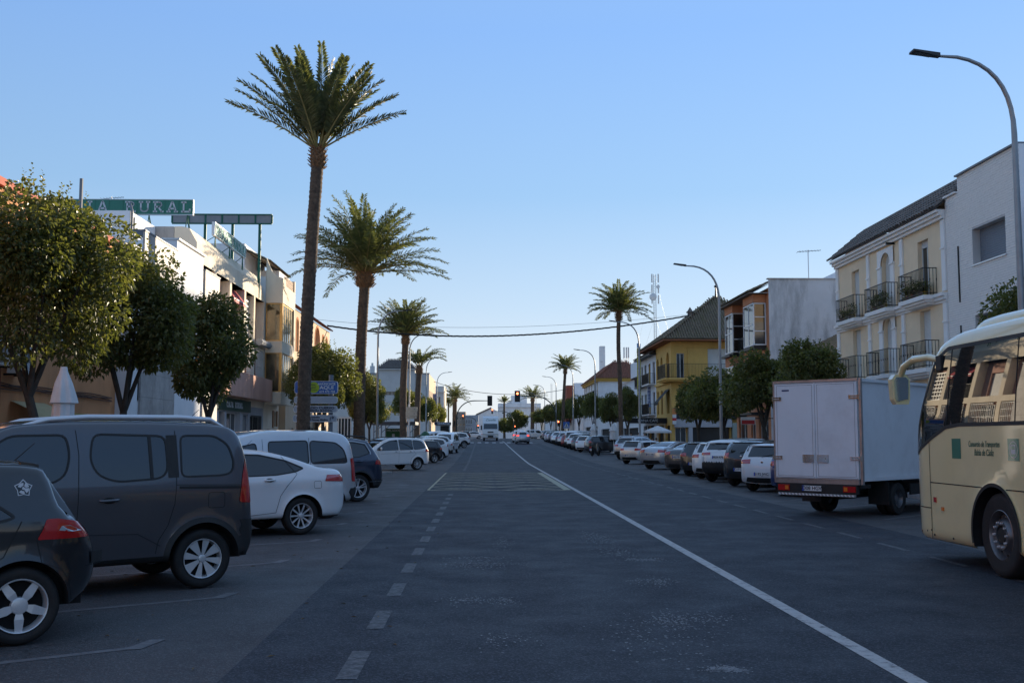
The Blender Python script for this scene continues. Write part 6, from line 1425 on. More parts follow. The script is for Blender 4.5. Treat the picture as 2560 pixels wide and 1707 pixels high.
q = MB(); q.add([(-11.95, 67.25, 10.02), (-12.8, 67.25, 10.5), (-12.8, 86, 10.5), (-11.95, 86, 10.02)], [(0, 1, 2, 3)]); q.build('roof', T_RED, t, fixn=False)
barrel_tiles((-11.95, 67.25, 10.03), (0, 1, 0), (-.85, 0, .48), 18.7, .95, T_RED, t)
bbox('string_course', W_AR, t, -12.19, -12.08, 67.3, 86, 6.55, 6.7)
# --- beyond the trees: pale block facing us, tiled pavilion, hotel
W_GY = plaster('pale_grey_render', (0.58, 0.56, 0.54), (.45, .43, .4), .3)
t = thing('pale_block', 'pale grey two storey block facing the camera beyond the left trees', 'building', (-13, 173, 1)); Yb = 173.0; F = FC(Yb)
ux = lambda px: onY(px, 1000, Yb)[0]; vz_ = lambda py: onY(1000, py, Yb)[1]
x0, x1 = ux(912), -8.6; zt = vz_(934)
ops = [opening(ux(960), ux(999), vz_(988), vz_(960.5), 'glass', nx=4, ny=2, roll=.45), opening(ux(960), ux(999), vz_(1033), vz_(1005), 'glass', nx=4, ny=2, roll=.6), opening(ux(1024.5), ux(1033), vz_(984), vz_(961), 'roll'), opening(ux(1048), ux(1065), vz_(988), vz_(961), 'roll'), opening(ux(925), ux(940), vz_(988), vz_(963), 'roll'), opening(ux(1050), ux(1064), vz_(1030), vz_(1010), 'glass')]
wall(F, x0, x1, 0, zt, ops, W_GY, t); F2 = FL(x1)
wall(F2, Yb, Yb + 24, 0, zt, [opening(Yb + 2 + 4 * k, Yb + 3.6 + 4 * k, z, z + 1.7, 'glass') for k in range(5) for z in (4.2, 7.6)], W_AR, t); mass(x0 - 8, x1, Yb, Yb + 24, 0, zt, W_GY, t, 'RC'); wall(F, x0 - 8, x0, 0, zt - 1.5, [], W_GY, t)
bbox('coping', M_SHUTG, t, x0, x1 + .1, Yb - .1, Yb + .3, zt + .002, zt + .12)
t = thing('tiled_pavilion', 'roof-top storey with a dark tiled roof on the pale block', 'building', (-14, 174, 11)); a, b = ux(946), ux(1037); ze = vz_(922); mass(a, b, Yb - .3, Yb + 9, 9, ze, W_GY, t)
hip_roof(t, a - .3, b + .3, Yb - .7, Yb + 9.5, ze, vz_(896), a + 1.3, b - 1.6, Yb + 3, Yb + 6, T_DARK, tiles=('C',), soff=M_PVC)
q = MB(); q.box(ux(927) - .3, ux(927) + .4, Yb + 1, Yb + 1.7, zt, zt + 1.3); q.box(ux(927) - .1, ux(927) + .2, Yb + 1.2, Yb + 1.5, zt + 1.3, zt + 1.8); ch = q.build('chimney', M_PVC, None); tag(ch, 'small white chimney pot on the pale block roof', 'chimney')
hs = thing('hotel_sign', 'blue vertical HOTEL sign with white letters on the pale block', 'sign', (-8.0, 176, 7)); FH = FC(176); xx = onY(1086.5, 1000, 176)[0]; z0, z1_ = onY(1086, 1010, 176)[1], onY(1086, 984, 176)[1]
q = MB(FH); q.box(xx - .3, xx + .3, z0, z1_, -.2, 0); q.build('sign_case', pbr('hotel_blue', (.01, .05, .22), .4, var=0), hs)
for i, ch_ in enumerate('HOTEL'): text(ch_, .42, M_LET, hs, FH, xx, z1_ - .22 - i * (z1_ - z0 - .1) / 5, .01)
t = thing('white_corner_house', 'narrow white house with a dark tall window past the hotel sign', 'house', (-10, 236, 1.5)); Yc = 232.0; F = FC(Yc); u = lambda px: onY(px, 1000, Yc)[0]; v = lambda py: onY(1100, py, Yc)[1]
wall(F, u(1086), u(1110), 0, v(965), [opening(u(1096.5), u(1101), v(1010), v(992), 'glass', fm=M_IRON), opening(u(1089), u(1094), v(1010), v(992), 'glass', fm=M_IRON)], W_GY, t); wall(FL(u(1110)), Yc, Yc + 14, 0, v(965), [], W_CR, t); mass(u(1086) - 6, u(1110), Yc, Yc + 14, 0, v(965), W_GY, t, 'RC')
bbox('cornice', M_PVC, t, u(1086) - .1, u(1110) + .3, Yc - .35, Yc - .002, v(980), v(978))
# far apartments and the gabled white shed closing the view on the left
t = thing('apartment_block', 'brown apartment block with small balconies at the far end of the street', 'building', (-5, 345, 1.5)); Yd = 345.0; F = FC(Yd); u = lambda px: onY(px, 1050, Yd)[0]; v = lambda py: onY(1180, py, Yd)[1]
W_BR = plaster('buff_render', (0.34, 0.28, 0.23), (.24, .2, .17), .4); ops = []
for px in (1142, 1150, 1158): 
    for py in (1042, 1058, 1074): ops.append(opening(u(px), u(px + 4), v(py + 7), v(py), 'glass', nx=1))
wall(F, u(1136), u(1164), 0, v(1029), ops, W_BR, t); mass(u(1136), u(1164), Yd, Yd + 15, 0, v(1029), W_BR, t, 'C')
W_BL = plaster('bluish_render', (0.36, 0.38, 0.42), (.3, .3, .32), .3); ops = []
for px in (1165.5, 1171, 1177):
    for py in (1047, 1068): ops.append(opening(u(px), u(px + 3.6), v(py + 13), v(py), 'glass', nx=1, fw=.12))
wall(FC(Yd - 3), u(1164), u(1196), 0, v(1038), ops, W_BL, t); mass(u(1164), u(1196), Yd - 3, Yd + 12, 0, v(1038), W_BL, t, 'C')
for py in (1060, 1081): balcony(FC(Yd - 3), t, u(1165), u(1178), v(py), .6, .1)
t = thing('gabled_shed', 'long white gabled wall rising behind the lorry', 'building', (1, 370, 1.5)); Ye = 372.0; u = lambda px: onY(px, 1050, Ye)[0]; v = lambda py: onY(1200, py, Ye)[1]
q = MB(FC(Ye)); q.add([(u(1180), 0, 0), (u(1250), 0, 0), (u(1250), v(1031), 0), (u(1228), v(1020), 0), (u(1180), v(1040), 0)], [(0, 1, 2, 3, 4)]); q.add([(u(1180), 0, -10), (u(1250), 0, -10), (u(1250), v(1031), -10), (u(1228), v(1020), -10), (u(1180), v(1040), -10)], [(0, 1, 2, 3, 4)]); q.quad((u(1180), v(1040), 0), (u(1228), v(1020), 0), (u(1228), v(1020), -10), (u(1180), v(1040), -10)); q.build('wall', W_WH, t, fixn=False)
q = MB(FC(Ye)); q.add([(u(1190), v(1036) + .2, .3), (u(1228), v(1018.5) + .2, .3), (u(1228), v(1021), .3), (u(1190), v(1038.5), .3)], [(0, 1, 2, 3)]); q.build('roof', T_DARK, t, fixn=False)
W_BRK = pbr('white_brick', (0.80, 0.765, 0.72), .7, var=.06, vs=9, dirt=(.7, .67, .64), dirtamt=.3); W_JNT = pbr('brick_joint', (0.56, 0.54, 0.52), .9, var=.1); W_CM = plaster('cream_yellow_render', (0.84, 0.66, 0.45), (.68, .54, .38), .25); M_TRW = plaster('white_trim', (0.85, 0.83, 0.80), (.7, .69, .67), .25)
# --- white brick house
t = thing('white_brick_house', 'white brick house with one big dark shuttered window by the street lamp', 'house', (17, 36.5, 0)); F = FR(17.0)
yb0, _ = onX(2546, 365, 17); yb1, ztop = onX(2392.6, 443, 17); ya1 = onX(2364, 560, 17)[0]; zA = zX(2380, 489, 17)
w0y = onX(2515, 590, 17)[0]; w1y = onX(2432, 620, 17)[0]; wz1 = zX(2431, 574, 17); wz0 = zX(2433, 663, 17); lz1 = zX(2438, 789, 17)
ops = [opening(w0y, w1y, wz0, wz1, 'roll', sm=M_SHUTG, depth=.32, sp=.075, fm=M_SHUTG), opening(w0y, w1y, lz1 - 1.5, lz1, 'roll', sm=M_SHUTG, depth=.32, sp=.075, fm=M_SHUTG)]
wall(F, yb0, yb1, 0, ztop, ops, W_JNT, t, depth=.32, name='wall'); wall(F, yb1, ya1, 0, zA, [], W_JNT, t); mass(17, 27, yb0, yb1, 0, ztop, W_WH, t, 'L'); mass(17, 27, yb1, ya1, 0, zA, W_WH, t, 'L')
mb = MB(F); rb = random.Random(5); ch = .085; row = 0; v = 3.0
while v < ztop - .05:
    u = yb0 + (.16 if row % 2 else .0)
    while u < ya1 - .02:
        a, b = max(u, yb0) + .004, min(u + .32, ya1) - .004
        if b > a + .02 and (b < yb1 or v + ch < zA - .02 or a < yb1):
            if b > yb1 and v + ch > zA - .02: b = yb1
            blk = any(o['u0'] - .01 < b and a < o['u1'] + .01 and o['v0'] - .01 < v + ch and v < o['v1'] + .01 for o in ops)
            pieces = [(a, b)]
            if blk: pieces = [(a, min(b, w0y - .005)), (max(a, w1y + .005), b)]
            for p, q in pieces:
                if q - p > .03:
                    n = .012 + rb.uniform(-.004, .005); mb.add([(p, v + .006, 0), (q, v + .006, 0), (q, v + ch - .006, 0), (p, v + ch - .006, 0), (p, v + .006, n), (q, v + .006, n), (q, v + ch - .006, n), (p, v + ch - .006, n)], [(4, 5, 6, 7), (0, 1, 5, 4), (1, 2, 6, 5), (2, 3, 7, 6), (3, 0, 4, 7)])
        u += .32
    v += ch; row += 1
ob = mb.build('bricks', W_BRK, t, fixn=False); ob['kind'] = 'stuff'
bbox('coping', M_SHUTG, t, 16.9, 17.3, yb0, yb1 + .05, ztop + .002, ztop + .06); bbox('coping', M_TRW, t, 16.9, 17.3, yb1 + .06, ya1, zA + .002, zA + .06)
q = MB(F); q.box(w0y - .05, w1y + .05, wz0 - .05, wz0 - .002, -.05, .06); q.build('sill', M_RAIL, t)
for (z0, z1) in ((zX(2404, 755, 17), zX(2399, 615, 17)), (zX(2405.5, 839, 17), zX(2405.5, 813, 17))): q = MB(F); yy = onX(2400, 700, 17)[0]; q.box(yy - .03, yy + .03, z0, z1, .014, .05); q.build('wall_slot', M_IRON, t)
t = thing('recessed_house', 'grey blue wall beyond the lamp post at the right edge of the photo', 'house', (17.5, 20, 0)); wall(FR(17.6), -10, yb0 - .01, 0, 9.0, [opening(u, u + 1.2, z, z + 1.5, 'glass') for u in (0, 6, 12, 18, 24, 29) for z in (.9, 4.2, 7.0)], plaster('grey_blue_render', (.40, .42, .46), (.3, .3, .33), .3), t); mass(17.6, 27, -10, yb0 - .01, 0, 9.0, W_WH, t, 'L')
# --- cream house with balconies
t = thing('cream_balcony_house', 'cream house with white pilasters, black balconies and a dark tiled roof', 'house', (17, 45, 0)); F = FR(17.0)
Ya, Yb = ya1 + .02, 51.0; wc = [40.85, 44.65, 48.45]; zf = [4.28, 7.0]; ZE = 10.0
ops = []
for j, z in enumerate(zf):
    for i, c in enumerate(wc): ops.append(opening(c - .5, c + .5, z + .02, z + (2.42 if i == 1 else 2.28), 'roll' if not (i == 0 and j == 1) else 'glass', arch=(i == 1), depth=.22, roll=(1.0 if not (i == 0 and j == 1) else .12), sp=.05, nx=2))
ops += [opening(40.2, 42.2, .15, 3.0, 'glass', nm='shop_window'), opening(43.8, 45.4, .15, 3.0, 'roll', nm='garage_door', sm=M_SHUTG), opening(47.4, 49.4, .15, 3.0, 'glass', nm='shop_window')]
wall(F, Ya, Yb, 0, ZE, ops, W_CM, t, depth=.22); mass(17, 28, Ya, Yb, 0, ZE, W_WH, t, 'L')
for a, b in ((Ya, Ya + .32), (42.75, 43.05), (46.55, 46.85), (Yb - .34, Yb)):
    for z0, z1 in ((.1, 3.9), (4.34, 6.62), (7.06, ZE - .3)):
        q = MB(F); q.box(a, b, z0, z1, .002, .07); q.build('pilaster', M_TRW, t)
        if z0 > 4: q = MB(F); q.box(a - .03, b + .03, z0 + 1.55, z0 + 1.62, .003, .10); q.build('pilaster_band', M_TRW, t)
for z in zf:         # white surround of the arched middle windows
    c = wc[1]
    for s_ in (-1, 1): q = MB(F); x0, x1 = sorted((c + s_ * .52, c + s_ * .92)); q.box(x0, x1, z + .06, z + 1.85, .002, .06); q.build('window_surround', M_TRW, t); q = MB(F); q.box(x0 - .02, x1 + .02, z + 1.855, z + 1.93, .003, .10); q.build('pilaster_band', M_TRW, t)
    q = MB(F); n = 14; r0, r1 = .52, .92; cz = z + 1.93
    pi_ = [(c - r0 * math.cos(PI * k / n), cz + r0 * math.sin(PI * k / n)) for k in range(n + 1)]; po = [(c - .92, cz), (c - .92, z + 2.62), (c + .92, z + 2.62), (c + .92, cz)]
    q.add([(p[0], p[1], .055) for p in pi_] + [(p[0], p[1], .055) for p in po], [(0, 1, 2, 3, 4, 5, 6, 7, n + 3, n + 2, n + 1 + 0)[:0] or tuple(list(range(0, 8)) + [n + 3 - 1, n + 2 - 0 - 1 + 0][:0] + [n + 2, n + 1]), tuple(list(range(7, n + 1)) + [n + 4, n + 3]), (7, n + 3, n + 2)]); q.build('arch_panel', M_TRW, t, fixn=False)
def course(v0, v1, n, u0=Ya, u1=Yb, nm='cornice'): q = MB(F); q.box(u0, u1, v0, v1, .002, n); return q.build(nm, M_TRW, t)
course(ZE - .28, ZE - .16, .14); course(ZE - .158, ZE - .04, .24); course(ZE - .038, ZE + .06, .34)
for z in zf: course(z - .36, z - .26, .06); course(z - .258, z - .13, .14); course(z - .128, z - .01, .22)
for z in zf:
    for i, c in enumerate(wc): balcony(F, t, c - 1.22, c + 1.22, z, .55, .16, M_TRW, sp=.115, curve=True)
q = MB(F); q.tube([(43.7, zX(2254, 600, 17), .02), (43.7, zX(2254, 600, 17), .35)], .05, 8); q.build('wall_lamp', M_IRON, t)
rf = MB(); rf.add([(16.62, Ya - .1, ZE + .07), (16.62, Yb + .15, ZE + .07), (18.4, Yb + .05, ZE + 1.55), (18.4, Ya - .1, ZE + 1.55), (27, Yb + .05, ZE + 1.55), (27, Ya - .1, ZE + 1.55)], [(0, 1, 2, 3), (3, 2, 4, 5)]); rr_ = rf.build('roof', T_DARK, t, fixn=False)
q = MB(); q.add([(17, Yb, ZE), (28, Yb, ZE), (28, Yb, ZE + 1.5), (18.4, Yb, ZE + 1.5)], [(0, 1, 2, 3)]); q.build('gable', W_CM, t, fixn=False)
barrel_tiles((16.58, Ya - .1, ZE + .08), (0, 1, 0), (1.82, 0, 1.5), Yb - Ya + .25, 2.2, T_DARK, rr_, cw=.235, rl=.385, each=True)
q = MB(); q.tube([(18.42, Ya, ZE + 1.6), (18.42, Yb, ZE + 1.6)], .1, 8); q.build('ridge_tiles', T_DARK, rr_)
# --- low white house with an old tiled roof
t = thing('low_white_house', 'low white house with a weathered tiled roof beside the cream house', 'house', (17.2, 57, 0)); F = FR(17.2); z5 = 5.6
wall(F, 51.05, 63.3, 0, z5, [opening(52.2, 53.4, 3.6, 4.9, 'void'), opening(56, 57.2, 3.4, 4.8, 'glass'), opening(52.0, 53.2, .1, 2.3, 'glass', nm='door', fm=M_WOOD), opening(54.6, 57.6, .3, 2.6, 'glass', nm='shop_window'), opening(59.2, 60.6, .1, 2.5, 'roll', nm='door')], W_WH, t); mass(17.2, 26, 51.05, 63.3, 0, z5, W_WH, t, 'L')
q = MB(); q.add([(16.8, 51.05, z5 + .03), (16.8, 63.3, z5 + .03), (21.5, 63.3, 7.9), (21.5, 51.05, 7.9)], [(0, 1, 2, 3)]); q.add([(16.8, 51.06, z5 - .15), (16.8, 51.06, z5 + .03), (21.5, 51.06, 7.9), (26, 51.06, 5.7), (26, 51.06, z5 - .15)], [(0, 1, 2, 3, 4)]); rr_ = q.build('roof', T_MOSS, t, fixn=False)
barrel_tiles((16.75, 51.05, z5 + .05), (0, 1, 0), (4.7, 0, 2.27), 12.2, 5.2, T_MOSS, rr_)
q = MB(F)
for k in range(3): q.tube([(51.2 + i, 5.15 - .07 * math.sin(i * .8 + k) - .04 * k, .05) for i in range(12)], .016, 5)
q.build('wall_cable', M_IRON, t)
# --- house with glazed corner bays and a bare concrete end wall
W_ORB = plaster('burnt_orange_render', (0.56, 0.25, 0.13), (.3, .14, .08), .3)
t = thing('bare_wall_house', 'house with a stained bare concrete side wall and glazed orange bays', 'house', (17, 67, 0)); F = FR(17.0); Y0, Y1 = 63.4, 72.0; ZT = zY(1932, 698, 63.4)
wall(FC(Y0), 17, 27, 0, ZT, [], plaster('weathered_whitewash', (0.60, 0.60, 0.61), (.2, .2, .2), .8), t, name='side_wall'); bbox('wall_cap', W_CON, t, 16.95, 27, Y0 - .06, Y0 + .25, ZT + .002, ZT + .07)
wall(F, Y0, Y1, 0, ZT - .5, [opening(66.7, 69.2, 7.1, 9.6, 'void'), opening(66.7, 69.2, 3.9, 6.3, 'void'), opening(64.0, 66.2, .3, 2.9, 'glass', nm='shop_window'), opening(67.0, 68.2, .1, 2.6, 'glass', nm='door'), opening(69.2, 71.4, .3, 2.9, 'glass', nm='shop_window')], W_ORB, t); mass(17, 27, Y0, Y1, 0, ZT - .5, W_WH, t, 'LC')
mass(22.5, 27.5, 64, 72, 9, 12.2, W_WH, t, (), 'roof_shade_block')  # hidden block added behind the roof to cast shade across the street
M_WPVC = pbr('bright_window_frame', (.72, .73, .74), .4, var=0); M_BGL = glassm('bay_glass', (.05, .055, .06), .04)
for (a, b) in ((64.0, 66.5), (69.4, 71.6)):
    for (z0, z1) in ((7.2, 9.75), (3.9, 6.3)):
        G = FR(16.2); CC = FC(a)
        window(G, t, opening(a, b, z0, z1, 'glass', nx=2, ny=2, fm=M_WPVC, gm=M_BGL, fw=.07, nm='bay_window'), -.06)
        w_ = window(CC, t, opening(16.21, 16.98, z0, z1, 'glass', nx=1, ny=3, fm=M_WPVC, gm=pbr('brown_glass', (.03, .022, .018), .06, var=.2, spec=.7), fw=.07, nm='bay_window'), -.06)
    for (z0, z1) in ((9.78, 10.25), (6.32, 6.9), (3.2, 3.88)): bbox('bay_band', W_ORB, t, 16.2, 16.99, a, b, z0, z1)
    for z in (6.92, 3.05): bbox('bay_ledge', M_IRON, t, 15.95, 16.99, a - .12, b + .15, z, z + .13)
    bbox('bay_top', M_IRON, t, 16.22, 16.98, a + .02, b - .02, 7.06, 7.18)
for z in (7.05, 3.7): balcony(F, t, 66.55, 69.35, z, .5, .1, M_IRON, sides=False, h=.95)
q = MB(); q.add([(15.85, Y0 - .05, 10.3), (15.85, Y1 + .1, 10.3), (17.4, Y1 + .1, 11.0), (17.4, Y0 + .1, 11.0)], [(0, 1, 2, 3)]); q.add([(15.85, Y0 + .0, 10.26), (15.85, Y1, 10.26), (17.0, Y1, 10.26), (17.0, Y0, 10.26)], [(0, 1, 2, 3)]); rr_ = q.build('roof', T_MOSS, t, fixn=False); q = MB(); q.box(15.86, 16.99, Y0 + .01, Y1, 10.262, 10.29); q.build('eave_board', W_CON, t)
barrel_tiles((15.8, Y0, 10.32), (0, 1, 0), (1.55, 0, .7), Y1 - Y0, 1.6, T_MOSS, rr_)
aerial(onY(2024, 690, 64)[0], 64.2, ZT - .5, zY(2024, 625, 64.2) - ZT + .5, 'tall television aerial on the bare concrete wall', sc=1.3)
# --- yellow corner house
W_YE = plaster('strong_yellow_render', (0.66, 0.42, 0.13), (.36, .23, .07), .35)
t = thing('yellow_corner_house', 'yellow corner house with a pyramid tiled roof and arched windows', 'house', (17, 100, 0)); F = FR(17.0); FCy = FC(97.0); ZE = 10.45; zb = 7.0
ops = [opening(98.0, 99.6, zb, 9.5, 'glass', arch=True, fm=M_WOOD, depth=.3), opening(101.6, 102.8, zb, 9.3, 'glass', arch=True, fm=M_WOOD, depth=.3), opening(103.8, 105.0, zb, 9.3, 'glass', arch=True, fm=M_WOOD, depth=.3), opening(98.2, 99.4, 3.9, 6.0, 'void', depth=.4), opening(101.6, 102.7, 3.9, 6.1, 'glass', fm=M_WOOD), opening(103.9, 104.9, 3.9, 6.1, 'glass', fm=M_WOOD), opening(98, 100, .2, 2.8, 'void', nm='doorway'), opening(101.5, 104.5, .2, 2.8, 'void', nm='doorway')]
wall(F, 97, 105.5, 0, ZE, ops, W_YE, t)
ops = [opening(20.35, 22.6, zb + .02, 9.7, 'roll', fm=M_WPVC), opening(17.5, 18.2, zb + .02, 9.3, 'glass'), opening(18.6, 22.2, .3, 2.6, 'void', nm='doorway', bm=pbr('kiosk_dark', (.015, .015, .018), .3, var=.4, vs=2)), opening(17.3, 18.3, .15, 2.6, 'glass', nm='door')]
wall(FCy, 17, 26, 0, ZE, ops, W_YE, t); mass(17, 26, 97, 110, 0, ZE, W_YE, t, 'LCT')
q = MB(FCy); q.box(18.5, 20.3, zb, 9.75, .003, .08); q.box(18.4, 22.7, 9.76, 9.86, .003, .1); q.build('pier', W_YE, t)
bl = balcony(FCy, t, 16.6, 25, zb, 1.3, .14, W_YE, h=1.25, sp=.13); bl2 = balcony(F, t, 97.0 - 1.2, 100.2, zb, .75, .14, W_YE, h=1.25, sp=.13)
rf_ = hip_roof(t, 16.1, 28.5, 95.6, 112, ZE + .02, zY(1786, 742, 103), 22.4, 22.6, 103, 103.2, T_MOSS, tiles=('C', 'L'), soff=plaster('terracotta_eave', (.30, .12, .06)))
q = MB(); q.bar((22.5, 103.1, 15.0), (22.5, 103.1, 16.2), .12, 8, .05); q.lathe([(.001, 0), (.16, .1), (.16, .2), (.001, .32)], c=(22.5, 103.1, 16.1), n=8); q.build('finial', M_IRON, rf_)
cx_ = onY(1725, 790, 99.5)[0]; q = MB(); zt = zY(1725, 779, 99.5); q.box(cx_ - .2, cx_ + .2, 99.3, 99.7, 11, zt - .1); q.box(cx_ - .3, cx_ + .3, 99.2, 99.8, zt - .1, zt); q.add([(cx_ - .24, 99.26, zt), (cx_ + .24, 99.26, zt), (cx_ + .24, 99.74, zt), (cx_ - .24, 99.74, zt), (cx_, 99.5, zt + .45)], [(0, 1, 4), (1, 2, 4), (2, 3, 4), (3, 0, 4)]); q.build('chimney', T_DARK, rf_)
q = MB(F); q.quad((97.8, 6.1, .02), (100, 6.1, .02), (100, 4.9, 1.1), (97.8, 4.9, 1.1)); q.quad((97.8, 4.9, 1.1), (100, 4.9, 1.1), (100, 4.65, 1.1), (97.8, 4.65, 1.1)); q.build('awning', pbr('black_canvas', (.02, .02, .022), .8, var=.1), t, fixn=False)
bbox('cornice', W_YE, t, 16.85, 16.998, 97, 105.5, 6.6, 6.8)
# shop front on the street wall below the balcony
s_ = thing('corner_shop', 'pale shop front with a black fascia under the yellow balcony', 'shop', (19.5, 96.5, 0)); G = FC(96.6); 
for (nm, m, a, b, c, d, n) in (('fascia', pbr('black_fascia', (.015, .016, .02), .4, var=0), 17.1, 23.4, 3.35, 4.35, .25), ('band', W_GRB, 17.2, 22.3, 2.62, 3.34, .3), ('pillar', W_GRB, 18.4, 18.75, .12, 2.6, .3), ('glass_screen', pbr('green_glass', (.16, .24, .24), .1, var=.1), 22.35, 23.35, .2, 3.0, .2)): q = MB(G); q.box(a, b, c, d, -.3, n); q.build(nm, m, s_)
q = MB(G); q.box(18.9, 20.0, 3.5, 4.2, .26, .31); q.build('poster', pbr('poster_blue', (.12, .16, .3), .4, var=.3, vs=6), s_)
ic = thing('ice_cream_sign', 'orange and white hanging sign above the shop canopy', 'sign', (16.1, 96.2, 4)); G = FC(96.2)
xx = onY(1686, 1030, 96.2)[0]; zt, zm = zY(1686, 1021, 96.2), zY(1686, 1060, 96.2)
for (m, a, b) in ((pbr('sign_orange', (.6, .22, .06), .5, var=0), .62, 1.0), (M_PVC, .40, .62), (pbr('sign_red', (.5, .03, .03), .5, var=0), .22, .4), (M_PVC, 0, .22)): q = MB(G); q.box(xx - .17, xx + .17, zm + (zt - zm) * a + .003, zm + (zt - zm) * b, -.08, 0); q.build('sign_panel', m, ic)
q = MB(G); q.box(xx + .18, 17.0, zt - .3, zt - .25, -.06, -.02); q.build('bracket', M_IRON, ic)
# red pharmacy-like shop sign on the low house
rs = thing('shop_sign', 'small red and white hanging shop sign behind the right trees', 'sign', (15.9, 58, 3)); G = FC(58.0); x0, x1 = onY(1853, 1050, 58)[0], onY(1888, 1050, 58)[0]; z0, z1 = zY(1870, 1061, 58), zY(1870, 1042, 58)
q = MB(G); q.box(x0, x1, z0, z1, -.1, 0); q.build('sign_case', M_PVC, rs); q = MB(G); q.box(x0 + .03, x1 - .03, z0 + .03, z0 + (z1 - z0) * .58, .001, .012); q.build('sign_band', pbr('sign_red', (.5, .03, .03)), rs)
q = MB(G); q.box(x1, 17.2, z1 - .1, z1 - .05, -.06, -.03); q.build('bracket', M_IRON, rs)
# --- white house with dark roof and hostel signs
t = thing('white_hostel', 'white hostel building with dark frames left of the yellow house', 'building', (17, 111, 0)); F = FR(17.0)
wall(F, 105.55, 116, 0, 9.9, [opening(u, u + 1.3, z, z + 2.2, 'glass', fm=M_IRON) for u in (106.3, 109, 111.8, 114.2) for z in (4.0, 7.0)] + [opening(107, 114, .2, 2.9, 'void', nm='doorway')], W_WH, t); mass(17, 27, 105.55, 116, 0, 9.9, W_WH, t, 'L')
for z in (4.0, 7.0): balcony(F, t, 106, 110.6, z, .7, .12, M_PVC); balcony(F, t, 111.4, 115.8, z, .7, .12, M_IRON)
hip_roof(t, 16.3, 27, 105.2, 116.3, 9.95, 11.4, 20, 24, 108, 113, T_DARK, tiles=('L',))
FHs = 112.0; G = FC(FHs); hs = thing('hostel_sign', 'tall yellow vertical HOSTAL SANTA ANA sign with black letters', 'sign', (16.2, FHs, 3.5))
x0, x1 = onY(1593.5, 950, FHs)[0], onY(1602.3, 950, FHs)[0]; zt = zY(1597, 870, FHs); zb_ = zY(1597, 1046, FHs); word = 'HOSTAL SANTA ANA'; hh = (zt - zb_) / len(word)
M_YS = pbr('sign_yellow', (.52, .47, .05), .5, var=.04)
for i, ch_ in enumerate(word):
    z1 = zt - i * hh; q = MB(G); q.box(x0, x1, z1 - hh + .012, z1 - .012, -.18, 0); pn = q.build('letter_box', M_YS, hs)
    if ch_ != ' ': text(ch_, hh * .92, M_IRON, pn, G, (x0 + x1) / 2, z1 - hh / 2, .008, off=.012)
q = MB(G); q.box(x0, x1, zt + .02, zt + .5, -.18, 0); q.build('sign_cap', pbr('sign_blue', (.10, .30, .60), .4, var=0), hs)
q = MB(G); [q.box(x1, 16.99, z, z + .05, -.1, -.05) for z in (zt - .5, (zt + zb_) / 2, zb_ + .4)]; q.build('bracket', M_IRON, hs)
h2 = thing('hostel_sign', 'blue and white vertical HOSTAL sign on the white hostel', 'sign', (16.2, 109, 5)); G = FC(108.9); x0, x1 = onY(1618.5, 990, 108.9)[0], onY(1627.5, 990, 108.9)[0]; zt, zb_ = zY(1622, 966, 108.9), zY(1622, 1018, 108.9); hh = (zt - zb_) / 6
for i, ch_ in enumerate('HOSTAL'): q = MB(G); q.box(x0, x1, zt - (i + 1) * hh + .01, zt - i * hh - .01, -.12, 0); pn = q.build('letter_box', pbr('sign_pale_blue', (.30, .36, .48), .4, var=0), h2); text(ch_, hh * .8, pbr('sign_ink_blue', (.02, .05, .22), .4, var=0), pn, G, (x0 + x1) / 2, zt - (i + .5) * hh, .008, off=.008)
ca = thing('terrace_canopy', 'black cafe canopy with white lettering in front of the hostel', 'canopy', (15, 107, 3)); q = MB(); q.box(13.4, 16.95, 99.5, 113, 3.35, 3.45); q.build('canopy_top', pbr('black_canvas', (.02, .02, .022)), ca)
q = MB(); q.box(13.3, 16.95, 99.3, 99.45, 3.0, 3.5); q.build('valance', pbr('black_canvas', (.02, .02, .022)), ca); text('MANA CAFE', .34, M_LET, ca, FC(99.28), 15.2, 3.24, .01)
q = MB()
for x in (13.5, 15.2, 16.8): q.bar((x, 99.6, .12), (x, 99.6, 3.3), .03, 6)
for x in (13.5,): [q.bar((x, y, .12), (x, y, 3.3), .03, 6) for y in (104, 108.5, 112.8)]
q.bar((13.4, 99.4, 2.9), (16.9, 99.4, 2.9), .025, 6); q.build('post', M_PVC, ca)
# --- further right-hand houses
t = thing('pink_gable_house', 'house with a salmon side wall left of the hostel sign', 'house', (17.5, 128, 0)); F = FR(17.0); wall(F, 116.05, 134, 0, 8.2, [opening(u, u + 1.1, z, z + 1.6, 'glass') for u in (118, 122, 126, 130) for z in (4.4,)] + [opening(118, 131, .3, 2.8, 'void', nm='doorway')], W_WH, t); mass(17, 27, 116.05, 134, 0, 8.2, plaster('salmon_render', (.42, .25, .19), (.3, .18, .14), .3), t, 'L')
mass(17.6, 24, 120, 128, 8.2, 10.4, W_WH, t, (), 'roof_room'); q = MB(); q.add([(16.6, 116, 8.25), (16.6, 134, 8.25), (19.5, 134, 9.4), (19.5, 116, 9.4)], [(0, 1, 2, 3)]); q.build('roof', T_RED, t, fixn=False)
t = thing('low_terrace_house', 'low white house with an awning frame before the yellow trimmed house', 'house', (17, 146, 0)); F = FR(17.0); wall(F, 136, 157.9, 0, 7.0, [opening(u, u + 1.1, 4.2, 5.9, 'glass') for u in (138, 142, 146, 150, 154)] + [opening(138, 155, .8, 2.9, 'void', nm='doorway')], W_WH, t); mass(17, 27, 136, 157.9, 0, 7.0, W_WH, t, 'L')
q = MB(); q.add([(16.3, 136, 7.05), (16.3, 157.9, 7.05), (20, 157.9, 8.2), (20, 136, 8.2)], [(0, 1, 2, 3)]); q.build('roof', T_DARK, t, fixn=False)
